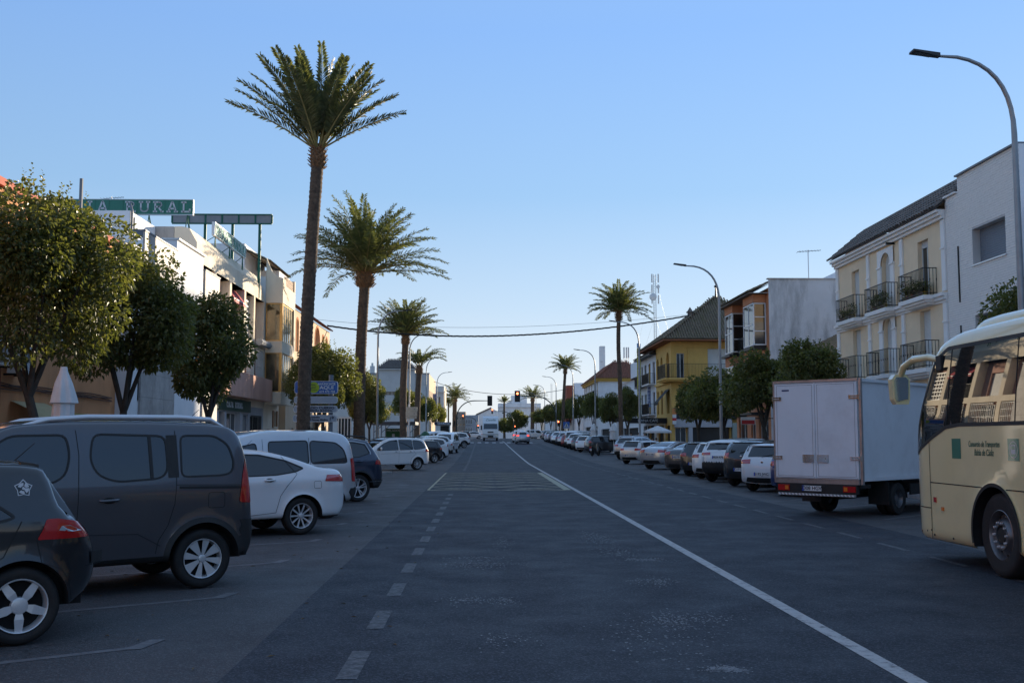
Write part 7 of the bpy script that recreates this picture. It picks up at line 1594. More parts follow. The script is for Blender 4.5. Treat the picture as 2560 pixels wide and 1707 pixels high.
W_YT = plaster('ochre_trim', (.52, .32, .08), (.4, .25, .08), .2)
t = thing('yellow_trim_house', 'white house with ochre cornice and red hipped roof', 'house', (17, 168, 1)); F = FR(17.0); Y0 = 158.0; ZE = zX(1498, 945, 17)
wall(F, Y0, 181, 0, ZE, [opening(u, u + 1.5, z, z + 2.4, 'glass', fm=W_YT, fw=.22) for u in (159.5, 163.5, 167.5, 171.5, 175.5, 178.8) for z in (4.4, 7.8)] + [opening(160, 179, 1.2, 3.4, 'void', nm='doorway')], W_WH, t); wall(FC(Y0), 17, 24, 0, ZE, [], W_WH, t); mass(17, 24, Y0, 181, 0, ZE, W_WH, t, 'LC')
bbox('cornice', W_YT, t, 16.7, 24.2, Y0 - .3, Y0 - .002, ZE - .45, ZE); bbox('cornice', W_YT, t, 16.7, 16.998, Y0, 181, ZE - .45, ZE); zz = zY(1515, 997, Y0); bbox('band', W_YT, t, 16.99, 20, Y0 - .12, Y0 - .002, zz - .3, zz + .1)
for k in range(5): balcony(F, t, 159 + k * 4, 161.8 + k * 4, 7.6, .6, .1)
hip_roof(t, 16.5, 24.6, Y0 - .5, 181.5, ZE + .02, zY(1553, 905, 162), 19.8, 21.6, Y0 + 3.5, 176, T_RED, tiles=('C', 'L'), soff=W_YT)
t = thing('red_balcony_block', 'block with dark red balconies and a tall white side wall', 'building', (17, 206, 1)); F = FR(17.0); Y0 = 200.0; ZT = zY(1450, 957, Y0); M_RBK = plaster('red_brick_render', (.30, .09, .06), (.2, .07, .05), .3)
wall(FC(Y0), 17, 19.2 + 6, 0, ZT, [], W_WH, t); wall(F, Y0, 213, 0, ZT - .4, [opening(201, 204, z, z + 2.2, 'glass') for z in (4.2, 7.4, 10.2 - .6)] + [opening(207, 211, z, z + 2.2, 'glass') for z in (4.2, 7.4)], W_GY, t); mass(17, 25, Y0, 213, 0, ZT - .4, W_GY, t, 'LC')
for z in (5.0, 8.9): bbox('balcony', M_RBK, t, 15.6, 16.99, 200.6, 206, z, z + 1.3 + (1.2 if z > 8 else 0)); bbox('balcony', M_RBK, t, 15.9, 16.99, 207.5, 212, z - .4, z + .8)
for i, (y0, y1, z, m) in enumerate(((183, 199, 7.6, W_WH), (214, 235, 8.2, W_CR), (236, 262, 7.2, W_GY), (263, 300, 8.4, W_WH))):
    t = thing('terrace_house', ['low white house between ochre trimmed house and red balconies', 'cream house beyond the red balcony block', 'grey house far down the right side', 'last white house far down the right side'][i], 'house', (17, y0, 1)); F = FR(17.0)
    wall(F, y0, y1, 0, z, [opening(u, u + 1.3, 5.2, 6.6, 'glass') for u in range(int(y0) + 2, int(y1) - 1, 4)], m, t); mass(17, 27, y0, y1, 0, z, m, t, 'L')
# centre: big white house closing the street
t = thing('end_white_house', 'large white house with small shuttered windows closing the street', 'house', (12, 330, 1.5)); Yf = 330.0; u = lambda px: onY(px, 1050, Yf)[0]; v = lambda py: onY(1300, py, Yf)[1]
ops = [opening(u(px), u(px + 8), v(py + 9.5), v(py), 'glass', roll=.7, nx=2) for px, py in ((1255, 1024.5), (1284.5, 1024.5), (1334.5, 1024.5), (1255, 1050))]
wall(FC(Yf), u(1246), u(1352), 0, v(1008), ops, W_WH, t); wall(FR(u(1246)), Yf, Yf + 12, 0, v(1008), [], W_WH, t); q = MB(); q.quad((u(1352), Yf, 0), (u(1352), Yf + 12, 0), (u(1352), Yf + 12, v(1008)), (u(1352), Yf, v(1008))); q.build('side_wall', W_CR, t, fixn=False)
bbox('cornice', W_GY, t, u(1246) - .1, u(1352) + .1, Yf - .3, Yf - .002, v(1019), v(1017)); q = MB(); q.add([(u(1246), Yf, v(1008)), (u(1352), Yf, v(1008)), (u(1352), Yf + 12, v(1008)), (u(1246), Yf + 12, v(1008))], [(0, 1, 2, 3)]); q.build('roof', W_GY, t, fixn=False)
mass(u(1279), u(1318), Yf + 2, Yf + 8, v(1008), v(988), W_WH, t, (), 'roof_room'); q = MB(FC(Yf + 1.9)); q.add([(u(1264), v(1008), 0), (u(1279), v(1008), 0), (u(1279), v(1000), 0)], [(0, 1, 2)]); q.build('stair_wall', W_GY, t, fixn=False)
t = thing('corner_white_house', 'pale sunlit house right of the closing white house', 'house', (20, 300, 1.5)); mass(u(1354), u(1420), Yf + 20, Yf + 30, 0, v(1018), W_CR, t); 
wall(FC(Yf - 25), u(1290), u(1312), 0, v(1040), [], W_WH, t, name='annex_wall'); q = MB(FC(Yf - 26)); q.add([(u(1293), v(1048), 0), (u(1328), v(1040), 0), (u(1328), v(1045), 0), (u(1293), v(1050), 0)], [(0, 1, 2, 3)]); q.build('annex_roof', T_DARK, t, fixn=False)
wtw = thing('white_tower', 'slim white tower rising behind the red roof', 'tower', (28, 260, 1)); u2 = lambda px: onY(px, 900, 262)[0]; v2 = lambda py: onY(1506, py, 262)[1]; mass(u2(1500), u2(1513), 262, 264, 0, v2(865), W_WH, wtw); q = MB(); q.box(u2(1501), u2(1507), 261.9, 261.98, v2(905), v2(903)); q.build('ledge', W_GY, wtw)
# unseen blocks added to keep the low sun off the road and lower facades
t = thing('shade_block', 'long plain unseen block added to shade the road from the low sun', 'building', (60, 100, 0)); mass(60, 72, 60, 121, 0, 20, W_CR, t); mass(60, 72, 133, 270, 0, 18.0, W_CR, t)
t = thing('shade_tower', 'taller unseen block added to shade the first palm and the stone panel house', 'building', (66, 127, 0)); mass(60, 72, 121.01, 132.9, 0, 27, W_WH, t)  # higher unseen block, added to shade the first palm and stone panel house
# ================================================================== TREES
def leafmat(name, a, b, tl=.45, rough=.38, sc=9.0):
    m, nt, p = mk(name); N = nt.nodes; Lk = nt.links; geo = N.new('ShaderNodeNewGeometry')
    n = N.new('ShaderNodeTexNoise'); n.inputs['Scale'].default_value = sc; n.inputs['Detail'].default_value = 3; Lk.new(geo.outputs['Position'], n.inputs['Vector'])
    r = N.new('ShaderNodeMapRange'); r.inputs[1].default_value = .35; r.inputs[2].default_value = .68; Lk.new(n.outputs[0], r.inputs[0])
    x = N.new('ShaderNodeMix'); x.data_type = 'RGBA'; Lk.new(r.outputs[0], x.inputs[0]); x.inputs[6].default_value = hexs(a); x.inputs[7].default_value = hexs(b)
    Lk.new(x.outputs[2], p.inputs['Base Color']); p.inputs['Roughness'].default_value = rough; p.inputs['Specular IOR Level'].default_value = .5
    t = N.new('ShaderNodeBsdfTranslucent'); h = N.new('ShaderNodeMix'); h.data_type = 'RGBA'; h.blend_type = 'MULTIPLY'; h.inputs[0].default_value = 1; Lk.new(x.outputs[2], h.inputs[6]); h.inputs[7].default_value = (1.4, 1.45, .7, 1)
    Lk.new(h.outputs[2], t.inputs[0]); s = N.new('ShaderNodeMixShader'); s.inputs[0].default_value = tl; Lk.new(p.outputs[0], s.inputs[1]); Lk.new(t.outputs[0], s.inputs[2]); Lk.new(s.outputs[0], N['Material Output'].inputs[0]); return m
M_LEAF = leafmat('citrus_leaf', (0.06, 0.075, 0.024), (0.19, 0.185, 0.06)); M_PALM = leafmat('palm_leaflet', (0.075, 0.09, 0.04), (0.18, 0.175, 0.07), .4, .45, 3.0)
M_RACH = pbr('palm_leaf_stalk', (0.26, 0.21, 0.07), .55, var=.2, vs=5); M_BARK = pbr('citrus_bark', (0.055, 0.045, 0.036), .9, var=.3, vs=7, bump=.01, bs=25)
M_PBARK = pbr('palm_bark', (0.115, 0.075, 0.05), .95, var=.4, vs=9, bump=.015, bs=22, dirt=(.045, .03, .022), dirtamt=.7, dscale=3); M_STUB = pbr('palm_stubs', (0.22, 0.12, 0.06), .9, var=.4, vs=8, dirt=(.06, .035, .02), dirtamt=.6, dscale=4)
M_FRUIT = pbr('orange_fruit', (.5, .15, .01), .5, var=.1)
def crown_mesh(seed, n, rx, ry, rz, ls, shape='ball', sprigs=10):
    r = random.Random(seed); mb = MB(); V = Vector
    lobes = []
    for k in range(26):
        th = r.uniform(0, 2 * PI); ph = math.acos(r.uniform(-.85, 1)); q = r.uniform(.5, .86)
        lobes.append((V((rx * q * math.sin(ph) * math.cos(th), ry * q * math.sin(ph) * math.sin(th), rz * q * math.cos(ph))), r.uniform(.22, .46)))
    vs = []; fs = []
    def leaf(c, d, s):
        d = d.normalized(); up = V((r.uniform(-1, 1), r.uniform(-1, 1), r.uniform(-.2, 1))); sd = d.cross(up)
        if sd.length < 1e-3: sd = V((1, 0, 0))
        sd.normalize(); nn = sd.cross(d); w_ = s * .30; k = len(vs); f = nn * s * .10
        vs.extend([tuple(c), tuple(c + d * s * .38 + sd * w_ + f), tuple(c + d * s * .5 - f * .2), tuple(c + d * s * .38 - sd * w_ + f), tuple(c + d * s * .76 + sd * w_ * .62 + f * .5), tuple(c + d * s * .76 - sd * w_ * .62 + f * .5), tuple(c + d * s * 1.06 - V((0, 0, s * .12)))])
        fs.extend([(k, k + 1, k + 2), (k, k + 2, k + 3), (k + 1, k + 4, k + 6, k + 2), (k + 3, k + 2, k + 6, k + 5)])
    for i in range(n):
        c0, q = lobes[i % len(lobes)] if r.random() < .86 else (V((0, 0, 0)), .78)
        dv = V((r.gauss(0, 1), r.gauss(0, 1), r.gauss(0, 1))).normalized()
        rad = (1 - abs(r.gauss(0, .16))) if r.random() < .82 else r.uniform(.3, .9)
        c = c0 + V((dv.x * rx * q * rad, dv.y * ry * q * rad, dv.z * rz * q * rad))
        d = dv * .8 + V((r.gauss(0, .5), r.gauss(0, .5), r.gauss(-.35, .45)))
        leaf(c, d, ls * r.uniform(.7, 1.2))
    for k in range(sprigs):
        th = r.uniform(0, 2 * PI); ph = r.uniform(0, .9); base = V((rx * .85 * math.sin(ph) * math.cos(th), ry * .85 * math.sin(ph) * math.sin(th), rz * .86 * math.cos(ph))); dr = (base.normalized() * .4 + V((r.uniform(-.3, .3), r.uniform(-.3, .3), 1))).normalized(); L = r.uniform(.35, .75) * rz * .5
        for j in range(16):
            p = base + dr * L * j / 15; a = j * 2.4; leaf(p, V((math.cos(a), math.sin(a), .35)) + dr * .3, ls * r.uniform(.7, 1.0) * (1.1 - .4 * j / 15))
    mb.v = vs; mb.f = fs; mb.mi = [0] * len(fs)
    return mb.mesh('crown', fixn=False)
def citrus(P, crown, zc, th, label, mesh_s=1.0, seed=0, lean=(0, 0), sc=(1, 1, 1), rz=0, cr=1.2, group='orange trees along the pavement', fruits=0):
    t = thing('orange_tree', label, 'tree', (P[0], P[1], zg(P[1]) + .1), 0, group); r = random.Random(seed + 50)
    tr = MB(); top = Vector((lean[0], lean[1], th)); tr.tube([(0, 0, -.1), (lean[0] * .3 + .02, lean[1] * .3, th * .5), tuple(top)], [.13, .105, .09], 8)
    for k in range(5):
        a = k * 1.26 + r.uniform(-.3, .3); e = Vector((math.cos(a) * cr * .62, math.sin(a) * cr * .62, zc - th + r.uniform(-.1, .5))); tr.tube([tuple(top - Vector((0, 0, .05))), tuple(top + e * .45 + Vector((0, 0, .08))), tuple(top + e)], [.065, .045, .02], 6)
    tr.build('trunk', M_BARK, t, local=True, sm_=60)
    c = link('crown', crown, M_LEAF, t, (lean[0], lean[1], zc)); c.scale = sc; c.rotation_euler = (0, 0, rz); c['kind'] = 'stuff'
    for k in range(fruits):
        a = r.uniform(0, 6.28); q = MB(); q.lathe([(.001, -.035), (.03, -.02), (.036, 0), (.03, .02), (.001, .035)], c=(lean[0] + cr * .97 * math.cos(a), lean[1] + cr * .97 * math.sin(a), zc + r.uniform(-.5, .3)), n=8); q.build('orange', M_FRUIT, t, local=True, sm_=70)
    return t
CA = crown_mesh(1, 24000, 1.95, 1.95, 2.1, .115, sprigs=16); CB = crown_mesh(2, 18000, 1.65, 1.6, 1.75, .115, sprigs=12); CCm = crown_mesh(3, 15000, 1.42, 1.4, 1.5, .115, sprigs=14)
CD = crown_mesh(4, 9500, 1.3, 1.3, 1.2, .13, sprigs=8); CE = crown_mesh(5, 9500, 1.45, 1.45, 1.25, .13, sprigs=10)
citrus((-8.6, 21.8), CA, 4.75, 2.4, 'largest orange tree at the left edge, with its top in sunlight', seed=1, sc=(.92, .95, .9), lean=(-.45, 0), cr=1.9)
citrus((-8.75, 26.6), CB, 4.6, 2.2, 'orange tree between the largest one and the round dark one', seed=2, sc=(1.02, 1, .98), cr=1.4)
citrus((-8.3, 33.0), CCm, 4.2, 2.15, 'round dark orange tree in front of the bank building', seed=3, cr=1.3, fruits=5, sc=(1, 1, 1.05))
citrus((-8.6, 58.5), CB, 4.75, 2.4, 'tall orange tree right behind the sign post by the first palm', seed=4, rz=1.0, sc=(1.15, 1.1, 1.1))
citrus((-9.6, 63.0), CCm, 4.9, 2.4, 'orange tree between the first two palms', seed=5, rz=2.0, sc=(1.2, 1.2, 1.1))
citrus((-8.7, 79.5), CB, 4.5, 2.3, 'sunlit orange tree just right of the second palm', seed=6, rz=2.5, sc=(1.0, 1, 1.05))
citrus((-9.6, 92), CD, 3.6, 2.0, 'low yellow green orange tree behind the shelter', seed=7, rz=.4, sc=(1.2, 1.2, 1.0))
citrus((-8.7, 121), CE, 4.8, 2.3, 'orange tree at the foot of the fourth palm', seed=8, rz=.9, sc=(1.2, 1.2, 1.3))
citrus((-8.2, 134), CD, 4.6, 2.3, 'orange tree just beyond the fourth palm', seed=9, rz=2.9, sc=(1.3, 1.3, 1.3))
citrus((-8.2, 158), CE, 4.4, 2.3, 'orange tree behind the churros kiosk', seed=10, rz=3.9, sc=(1.5, 1.4, 1.4))
citrus((-8.0, 186), CD, 4.4, 2.3, 'last orange tree on the left before the far palm', seed=11, rz=5, sc=(1.5, 1.4, 1.4))
gR = 'orange trees on the right pavement'
for i, (x, y, zc, m, s, rz, lab, ln) in enumerate(((13.4, 26.0, 3.95, CCm, (.85, .85, .95), 0, 'orange tree top showing above the coach roof', (0, 0)), (13.0, 43.3, 4.2, CE, (1.05, 1.05, 1.0), 1, 'orange tree hidden low behind the box truck', (.2, 0)), (13.0, 49.0, 4.0, CE, (1.4, 1.2, 1.15), 2, 'broad orange tree left of the box truck', (-.2, 0)),
                                           (13.0, 56.2, 3.75, CD, (1.3, 1.2, 1.1), 3, 'orange tree with a leaning trunk beside the red shop sign', (-.45, 0)), (13.1, 65.5, 3.75, CD, (1.15, 1.15, 1.15), 4.5, 'round orange tree in front of the yellow corner house', (0, 0)), (13.0, 97, 4.2, CE, (.8, .9, 1.25), .3, 'narrow orange tree by the palm on the right', (0, 0)),
                                           (13.0, 109, 4.0, CD, (.9, 1, 1.25), 1.7, 'orange tree left of the right-hand palm', (0, 0)), (13.0, 127, 4.5, CE, (1.0, 1, 1.2), 2.7, 'orange tree before the yellow trimmed house', (0, 0)), (13.0, 146, 4.6, CD, (1.2, 1, 1.3), 3.7, 'orange tree by the pedestrian crossing sign', (0, 0)),
                                           (12.9, 163, 4.6, CE, (1.3, 1.2, 1.3), 4.7, 'orange tree beyond the pedestrian crossing sign', (0, 0)), (12.9, 182, 4.8, CD, (1.6, 1.3, 1.4), 5.7, 'orange tree by the right-hand traffic light', (0, 0)), (12.9, 205, 4.7, CE, (1.7, 1.4, 1.3), .7, 'orange tree left of the right-hand traffic light', (0, 0)), (12.6, 232, 4.6, CD, (2, 1.6, 1.3), 1.2, 'farthest orange tree of the right row', (0, 0)))):
    t = citrus((x, y), m, zc - zg(y) * .0, 2.0 if i > 1 else 2.3, lab, seed=20 + i, rz=rz, sc=s, lean=ln, group=gR, cr=1.1)
citrus((8.3, 262), CE, 4.3, 2.2, 'small sunlit round tree in front of the closing white house', seed=60, sc=(1.9, 1.9, 1.9), group=gR); citrus((5.9, 285), CD, 3.2, 1.6, 'dark bush at the foot of the thin centre palm', seed=61, sc=(2, 2, 1.6), group=gR)
# ---------------------------------------------------------------- palms
def frond_mesh(seed, th0, L, droop, nl=60, ll=.62, vup=.45, lw=.034, bare=.18, vr=1.0):
    r = random.Random(seed); V = Vector; pts = [V((0, 0, 0))]; N_ = 18; ang = []
    for i in range(N_ + 1): ang.append(th0 - droop * (i / N_) ** 1.35)
    for i in range(N_): pts.append(pts[-1] + V((math.cos(ang[i]), 0, math.sin(ang[i]))) * L / N_)
    st = MB(); st.tube([tuple(p) for p in pts], [.04 * (1 - .9 * i / N_) + .004 for i in range(N_ + 1)], 5)
    lf = MB(); lf.m = 1; st.m = 0
    for sd in (1, -1):
        for k in range(nl):
            s = bare + (1 - bare) * (k + r.uniform(-.3, .3)) / nl; s = min(.999, max(bare * .8, s)); i = min(N_ - 1, int(s * N_)); p = pts[i].lerp(pts[i + 1], s * N_ - i); a = ang[i]
            tg = V((math.cos(a), 0, math.sin(a))); nm = V((-math.sin(a), 0, math.cos(a))); sv = V((0, sd, 0))
            fwd = .55 + .5 * s + r.uniform(-.1, .1); vu = vup * (1 - .6 * s) + vr * r.choice((-.35, .1, .45)) + r.uniform(-.15, .15)
            d = (sv + tg * fwd + nm * vu).normalized(); l = ll * (math.sin(min(1, (s - bare * .7) * 2.2 + .25) * PI / 2)) * (1 - .62 * max(0, s - .45) / .55) * r.uniform(.85, 1.1)
            wv = d.cross(nm).normalized() if r.random() < .5 else (tg + nm * .3).normalized(); w_ = lw * r.uniform(.8, 1.2)
            m_ = p + d * l * .55; e = p + d * l - V((0, 0, l * r.uniform(.05, .22)))
            st.m = 1; st.add([tuple(p), tuple(m_ + wv * w_), tuple(e), tuple(m_ - wv * w_)], [(0, 1, 2, 3)])
    return st.mesh('frond', fixn=False)
_FM = {}
def fm(th, L, dr, var, **k):
    key = (round(th, 1), round(L, 1), round(dr, 1), var, tuple(sorted(k.items())))
    if key not in _FM:
        me = frond_mesh(int(th * 100) + int(L * 10) + var, th, L, dr, **k); me.materials.append(M_RACH); me.materials.append(M_PALM); _FM[key] = me
    return _FM[key]
def palm(path, r0, r1, fr, label, L=3.6, seed=0, kw=None, head=1.0, cat='palm tree', g='palm trees along the street', dia=.19):
    base = Vector(path[0]); t = thing('palm_tree', label, 'palm tree', tuple(base), 0, g); r = random.Random(seed); P = [Vector(p) - base for p in catmull([Vector(p) for p in path], .07)]
    H = (P[-1] - P[0]).length; n = 16; vs = []; m = len(P)
    for i, p in enumerate(P):
        f = i / (m - 1); rad = r0 * (1 - f) + r1 * f + .05 * max(0, 1 - f * 12); ph = (p.z / dia) % 1; rad *= 1 + .15 * (ph if ph < .8 else (1 - ph) * 4) - .06
        for k in range(n): a = 2 * PI * k / n; q = rad * (1 + .05 * mnoise.noise(Vector((math.cos(a) * 2.5, math.sin(a) * 2.5, p.z * 3 + seed)))) ; vs.append((p.x + q * math.cos(a), p.y + q * math.sin(a), p.z))
    tm = MB(); tm.add(vs, [(i * n + k, i * n + (k + 1) % n, (i + 1) * n + (k + 1) % n, (i + 1) * n + k) for i in range(m - 1) for k in range(n)]); tm.build('trunk', M_PBARK, t, local=True, fixn=False, sm_=50)
    top = P[-1]; hd = MB(); hr = r1 * 1.25 * head
    hd.lathe([(r1 * .9, -.5), (hr * .95, -.25), (hr * 1.05, .05), (hr * .8, .35), (.05, .6)], c=tuple(top), n=12)
    for k in range(int(70 * head)):
        a = k * 2.4; z = -.45 + .85 * k / (70 * head); q = hr * (1.0 if z < .1 else .85); d = Vector((math.cos(a), math.sin(a), .9 - z * .3)).normalized(); b = top + Vector((math.cos(a) * q * .8, math.sin(a) * q * .8, z)); e = b + d * r.uniform(.14, .26) * head
        sd = Vector((-math.sin(a), math.cos(a), 0)) * .055 * head; o = Vector((math.cos(a), math.sin(a), 0)) * .03
        hd.add([tuple(b - sd), tuple(b + sd), tuple(e + sd * .7), tuple(e - sd * .7), tuple(b - sd + o), tuple(b + sd + o), tuple(e + sd * .6 + o), tuple(e - sd * .6 + o)], [(0, 1, 2, 3), (4, 7, 6, 5), (0, 4, 5, 1), (2, 6, 7, 3), (1, 5, 6, 2), (0, 3, 7, 4)])
    hd.build('leaf_stubs', M_STUB, t, local=True, fixn=False)
    kw = kw or {}
    for (az, th, l, dr) in fr:
        o = link('frond', fm(math.radians(th), L * l, dr, int(az) % 3, **kw), None, t, tuple(top + Vector((math.cos(math.radians(az)) * r1 * .5, math.sin(math.radians(az)) * r1 * .5, .35)))); o.rotation_euler = (r.uniform(-.15, .15), 0, math.radians(az)); 
    return t
def fronds(n, lo, hi, seed, dr=(.5, 1.0), l=(.85, 1.05), bias=1.0):
    r = random.Random(seed); out = []
    for k in range(n):
        f = ((k + .5) / n) ** bias; th = lo + (hi - lo) * f; out.append(((k * 137.5 + r.uniform(-12, 12)) % 360, round(th / 6) * 6 + 0.0, round(r.uniform(*l), 1), round(r.uniform(*dr), 1)))
    return out
def ppath(pts, Y):
    out = []
    for (px, py) in pts: x, z = onY(px, py, Y); out.append((x, Y, z))
    b = out[0]; return [(b[0], Y, zg(Y) + .05)] + out[1:] if pts[0][1] > 1080 else [(b[0], Y, zg(Y) + .05)] + out
# first palm: open, upright crown
palm(ppath([(757, 1084), (763, 900), (770, 760), (778, 630), (786, 516), (795, 395)], 43.2), .27, .245,
     [(a + o, th, round(.98 + .05 * ((a // 45) % 3 - 1), 2), dr) for th, o, dr, st in ((90, 0, .3, 120), (80, 20, .4, 72), (70, 0, .5, 60), (61, 0, .5, 45), (50, 20, .45, 60), (45, 0, .35, 180), (35, 8, .3, 180)) for a in range(0, 360, st)], 'tallest palm with an open upright crown and a dark leaning trunk', L=4.1, seed=1, kw=dict(nl=84, ll=.68, lw=.043, vr=.45))
palm(ppath([(897, 1085), (900, 950), (905, 820), (912.6, 700)], 62.7), .335, .30, fronds(76, 12, 90, 2, (.6, 1.1), (.9, 1.1), .9), 'second palm with a wide dense crown and a thick stubby head', L=4.5, seed=2, kw=dict(nl=66, ll=.66, lw=.036, vup=.35), head=1.35)
palm(ppath([(1009.5, 1085), (1008, 980), (1014, 850)], 98.7), .33, .30, fronds(56, 14, 90, 3, (.5, 1.0), (.85, 1.05), .9), 'third palm on the left with a brown trunk and compact crown', L=3.9, seed=3, kw=dict(nl=54, ll=.62, lw=.045))
palm(ppath([(1042, 1085), (1044, 1000), (1048, 925)], 118.5), .33, .30, [(80, 85, .6, .2), (0, 70, 1.1, 1.5), (20, 60, 1.1, 1.7), (340, 62, 1.1, 1.6), (180, 62, .9, 1.3), (200, 52, .8, 1.4), (160, 54, .8, 1.4), (90, 56, .9, 1.2), (270, 56, .9, 1.4), (45, 66, .9, 1.3), (300, 48, .9, 1.4), (225, 66, .8, 1.2), (135, 66, .7, 1.2), (350, 46, 1.0, 1.5), (10, 80, .8, .7), (190, 80, .7, .6)], 'wind-bent dark palm just right of the third palm', L=3.3, seed=4, kw=dict(nl=44, ll=.6, lw=.05))
palm(ppath([(1136, 1080), (1137, 1000)], 255), .55, .5, fronds(40, 6, 88, 5, (.9, 1.4), (.85, 1.05), .9), 'fifth palm on the left, by the traffic light mast', L=4.2, seed=5, kw=dict(nl=24, ll=.8, lw=.07))
palm(ppath([(1121, 1080), (1121, 1010)], 262), .2, .18, fronds(22, -20, 70, 15, (.6, 1.2), (.4, .5)), 'thin young palm behind the fifth palm on the left', L=4.2, seed=15, kw=dict(nl=20, ll=.8, lw=.07), head=.6)
palm(ppath([(1553.5, 1090), (1550, 960), (1546, 860), (1547, 790)], 92), .20, .17, fronds(50, 6, 88, 6, (.7, 1.2), (.85, 1.1), .9), 'slim palm on the right beside the tall lattice mast', L=2.9, seed=6, kw=dict(nl=48, ll=.52, lw=.042), head=1.1)
palm(ppath([(1407, 1080), (1409, 1000), (1413, 928)], 154.7), .24, .2, fronds(36, 6, 88, 7, (.7, 1.2), (.85, 1.1), .9), 'palm left of the right-hand street lamps', L=2.6, seed=7, kw=dict(nl=30, ll=.5, lw=.05))
palm(ppath([(1331, 1080), (1331.5, 1000)], 257), .48, .42, fronds(32, 8, 84, 8, (.6, 1.1), (.85, 1.1), .9), 'palm in front of the large closing white house', L=3.7, seed=8, kw=dict(nl=24, ll=.7, lw=.07))
palm(ppath([(1260.5, 1080), (1260.5, 1010)], 300), .3, .26, fronds(16, 24, 86, 9, (.3, .6), (.6, .8)), 'thin palm in the centre of the view beyond the junction', L=3.4, seed=9, kw=dict(nl=20, ll=.6, lw=.08), head=.7)
# potted plants on the cream house balconies
for i, (c, n) in enumerate(((40.85, 7), (44.65, 5), (48.45, 4))):
    r = random.Random(i + 70)
    for k in range(n):
        y = c - 1.05 + 2.1 * (k + .5) / n; x = 17 - .38 + r.uniform(-.06, .04); h = r.uniform(.28, .62)
        t = thing('potted_plant', f"{['bushy', 'leafy', 'small trailing'][k % 3]} potted plant, {['first', 'second', 'third', 'fourth', 'fifth', 'sixth', 'seventh'][k]} from the right on the {['right', 'middle', 'left'][i]} upper balcony", 'plant', (x, y, 7.0), 0, 'potted plants on the upper balconies')
        q = MB(); q.lathe([(.001, .0), (.07, .0), (.10, .17), (.085, .17)], n=10); q.build('pot', pbr('clay_pot', (.26, .09, .04), .8, var=.1) if k % 2 else pbr('yellow_pot', (.35, .25, .03), .6, var=.05), t, local=True)
        q = MB()
        for j in range(150):
            a = r.uniform(0, 6.28); e = r.uniform(.02, 1); rr = (.06 + .15 * math.sin(e * 2.6)) * r.uniform(.3, 1.1); p = Vector((rr * math.cos(a), rr * math.sin(a), .16 + e * h)); d = Vector((math.cos(a), math.sin(a), r.uniform(-.6, .6))) * .12; s = Vector((-math.sin(a), math.cos(a), 0)) * .032
            q.add([tuple(p), tuple(p + d * .5 + s), tuple(p + d), tuple(p + d * .5 - s)], [(0, 1, 2, 3)])
        f = q.build('foliage', M_LEAF, t, local=True, fixn=False); f['kind'] = 'stuff'
# ================================================================== STREET FURNITURE
M_POLE = pbr('galvanised_pole', (0.30, 0.31, 0.32), .45, .5, var=.1, vs=4); M_HEADB = pbr('lamp_head_black', (.02, .02, .022), .5, var=0)
def lamp(x, y, ztop, sgn, label, reach=1.62, g='street lamps on the right', rise=1.75, h0=.12):
    t = thing('street_lamp', label, 'street lamp', (x, y, zg(y) + h0), 0, g); H = ztop - zg(y) - h0; mb = MB(); zb = H - rise
    path = [(0, 0, 0), (0, 0, zb * .5), (0, 0, zb)] + [(sgn * (reach * .93 * (1 - math.cos(a)) ) * (.62 + .38 * (i / 10)), 0, zb + rise * math.sin(a) ** .95) for i, a in [(i, PI / 2 * i / 10) for i in range(1, 10)]] + [(sgn * reach, 0, H)]
    rr = [.085, .075, .062] + [.058 - .002 * i for i in range(1, 10)] + [.03]; mb.tube(path, rr, 10); mb.build('pole', M_POLE, t, local=True, sm_=60)
    q = MB(); q.lathe([(.001, 0), (.16, 0), (.16, .04), (.11, .08)], n=12); q.build('base', M_POLE, t, local=True)
    q = MB(); a, b = sgn * reach, sgn * (reach + .62); sl = .10
    q.add([(a, -.07, H - .03), (a, .07, H - .03), (b, .15, H + sl - .02), (b, -.15, H + sl - .02), (a, -.07, H + .06), (a, .07, H + .06), (b, .13, H + sl + .02), (b, -.13, H + sl + .02)], [(0, 1, 2, 3), (4, 7, 6, 5), (0, 4, 5, 1), (1, 5, 6, 2), (2, 6, 7, 3), (3, 7, 4, 0)])
    hd = q.build('lamp_head', M_HEADB, t, local=True); q = MB(); a2, b2 = sgn * (reach + .2), sgn * (reach + .55); q.add([(a2, -.08, H - .008), (a2, .08, H - .008), (b2, .11, H + .063), (b2, -.11, H + .063)], [(0, 1, 2, 3)]); q.build('lamp_glass', M_WGL, hd, local=True)
names = ['nearest street lamp at the right edge, arching over the coach', 'second street lamp on the right, in front of the yellow house', 'street lamp beside the yellow hostel sign', 'fourth street lamp on the right, in front of the ochre trimmed house', 'street lamp behind the pedestrian crossing sign', 'sixth street lamp on the right, by the traffic light', 'seventh street lamp on the right', 'farthest street lamp on the right']
for i, (y, px, py) in enumerate(((23.1, 2300, 135), (53.1, 1683, 662), (80.8, 1524, 803), (112.7, 1436, 874), (140.5, 1393, 912), (173, 1359, 941), (205, 1336, 962), (238, 1313, 980))):
    lamp(11.75, y, onY(px, py, y)[1] - .05, -1, names[i])
names = ['tall street lamp between the second and third palm', 'street lamp hidden behind the third palm', 'street lamp just right of the wind-bent palm', 'street lamp in front of the hotel sign', 'farthest street lamp on the left']
for i, (y, px, py) in enumerate(((70.5, 1030, 775), (101, 1077, 834), (131, 1112, 892), (162, 1132, 930), (195, 1150, 960))): lamp(-6.85, y, onY(px, py, y)[1] - .05, 1, names[i], g='street lamps on the left')
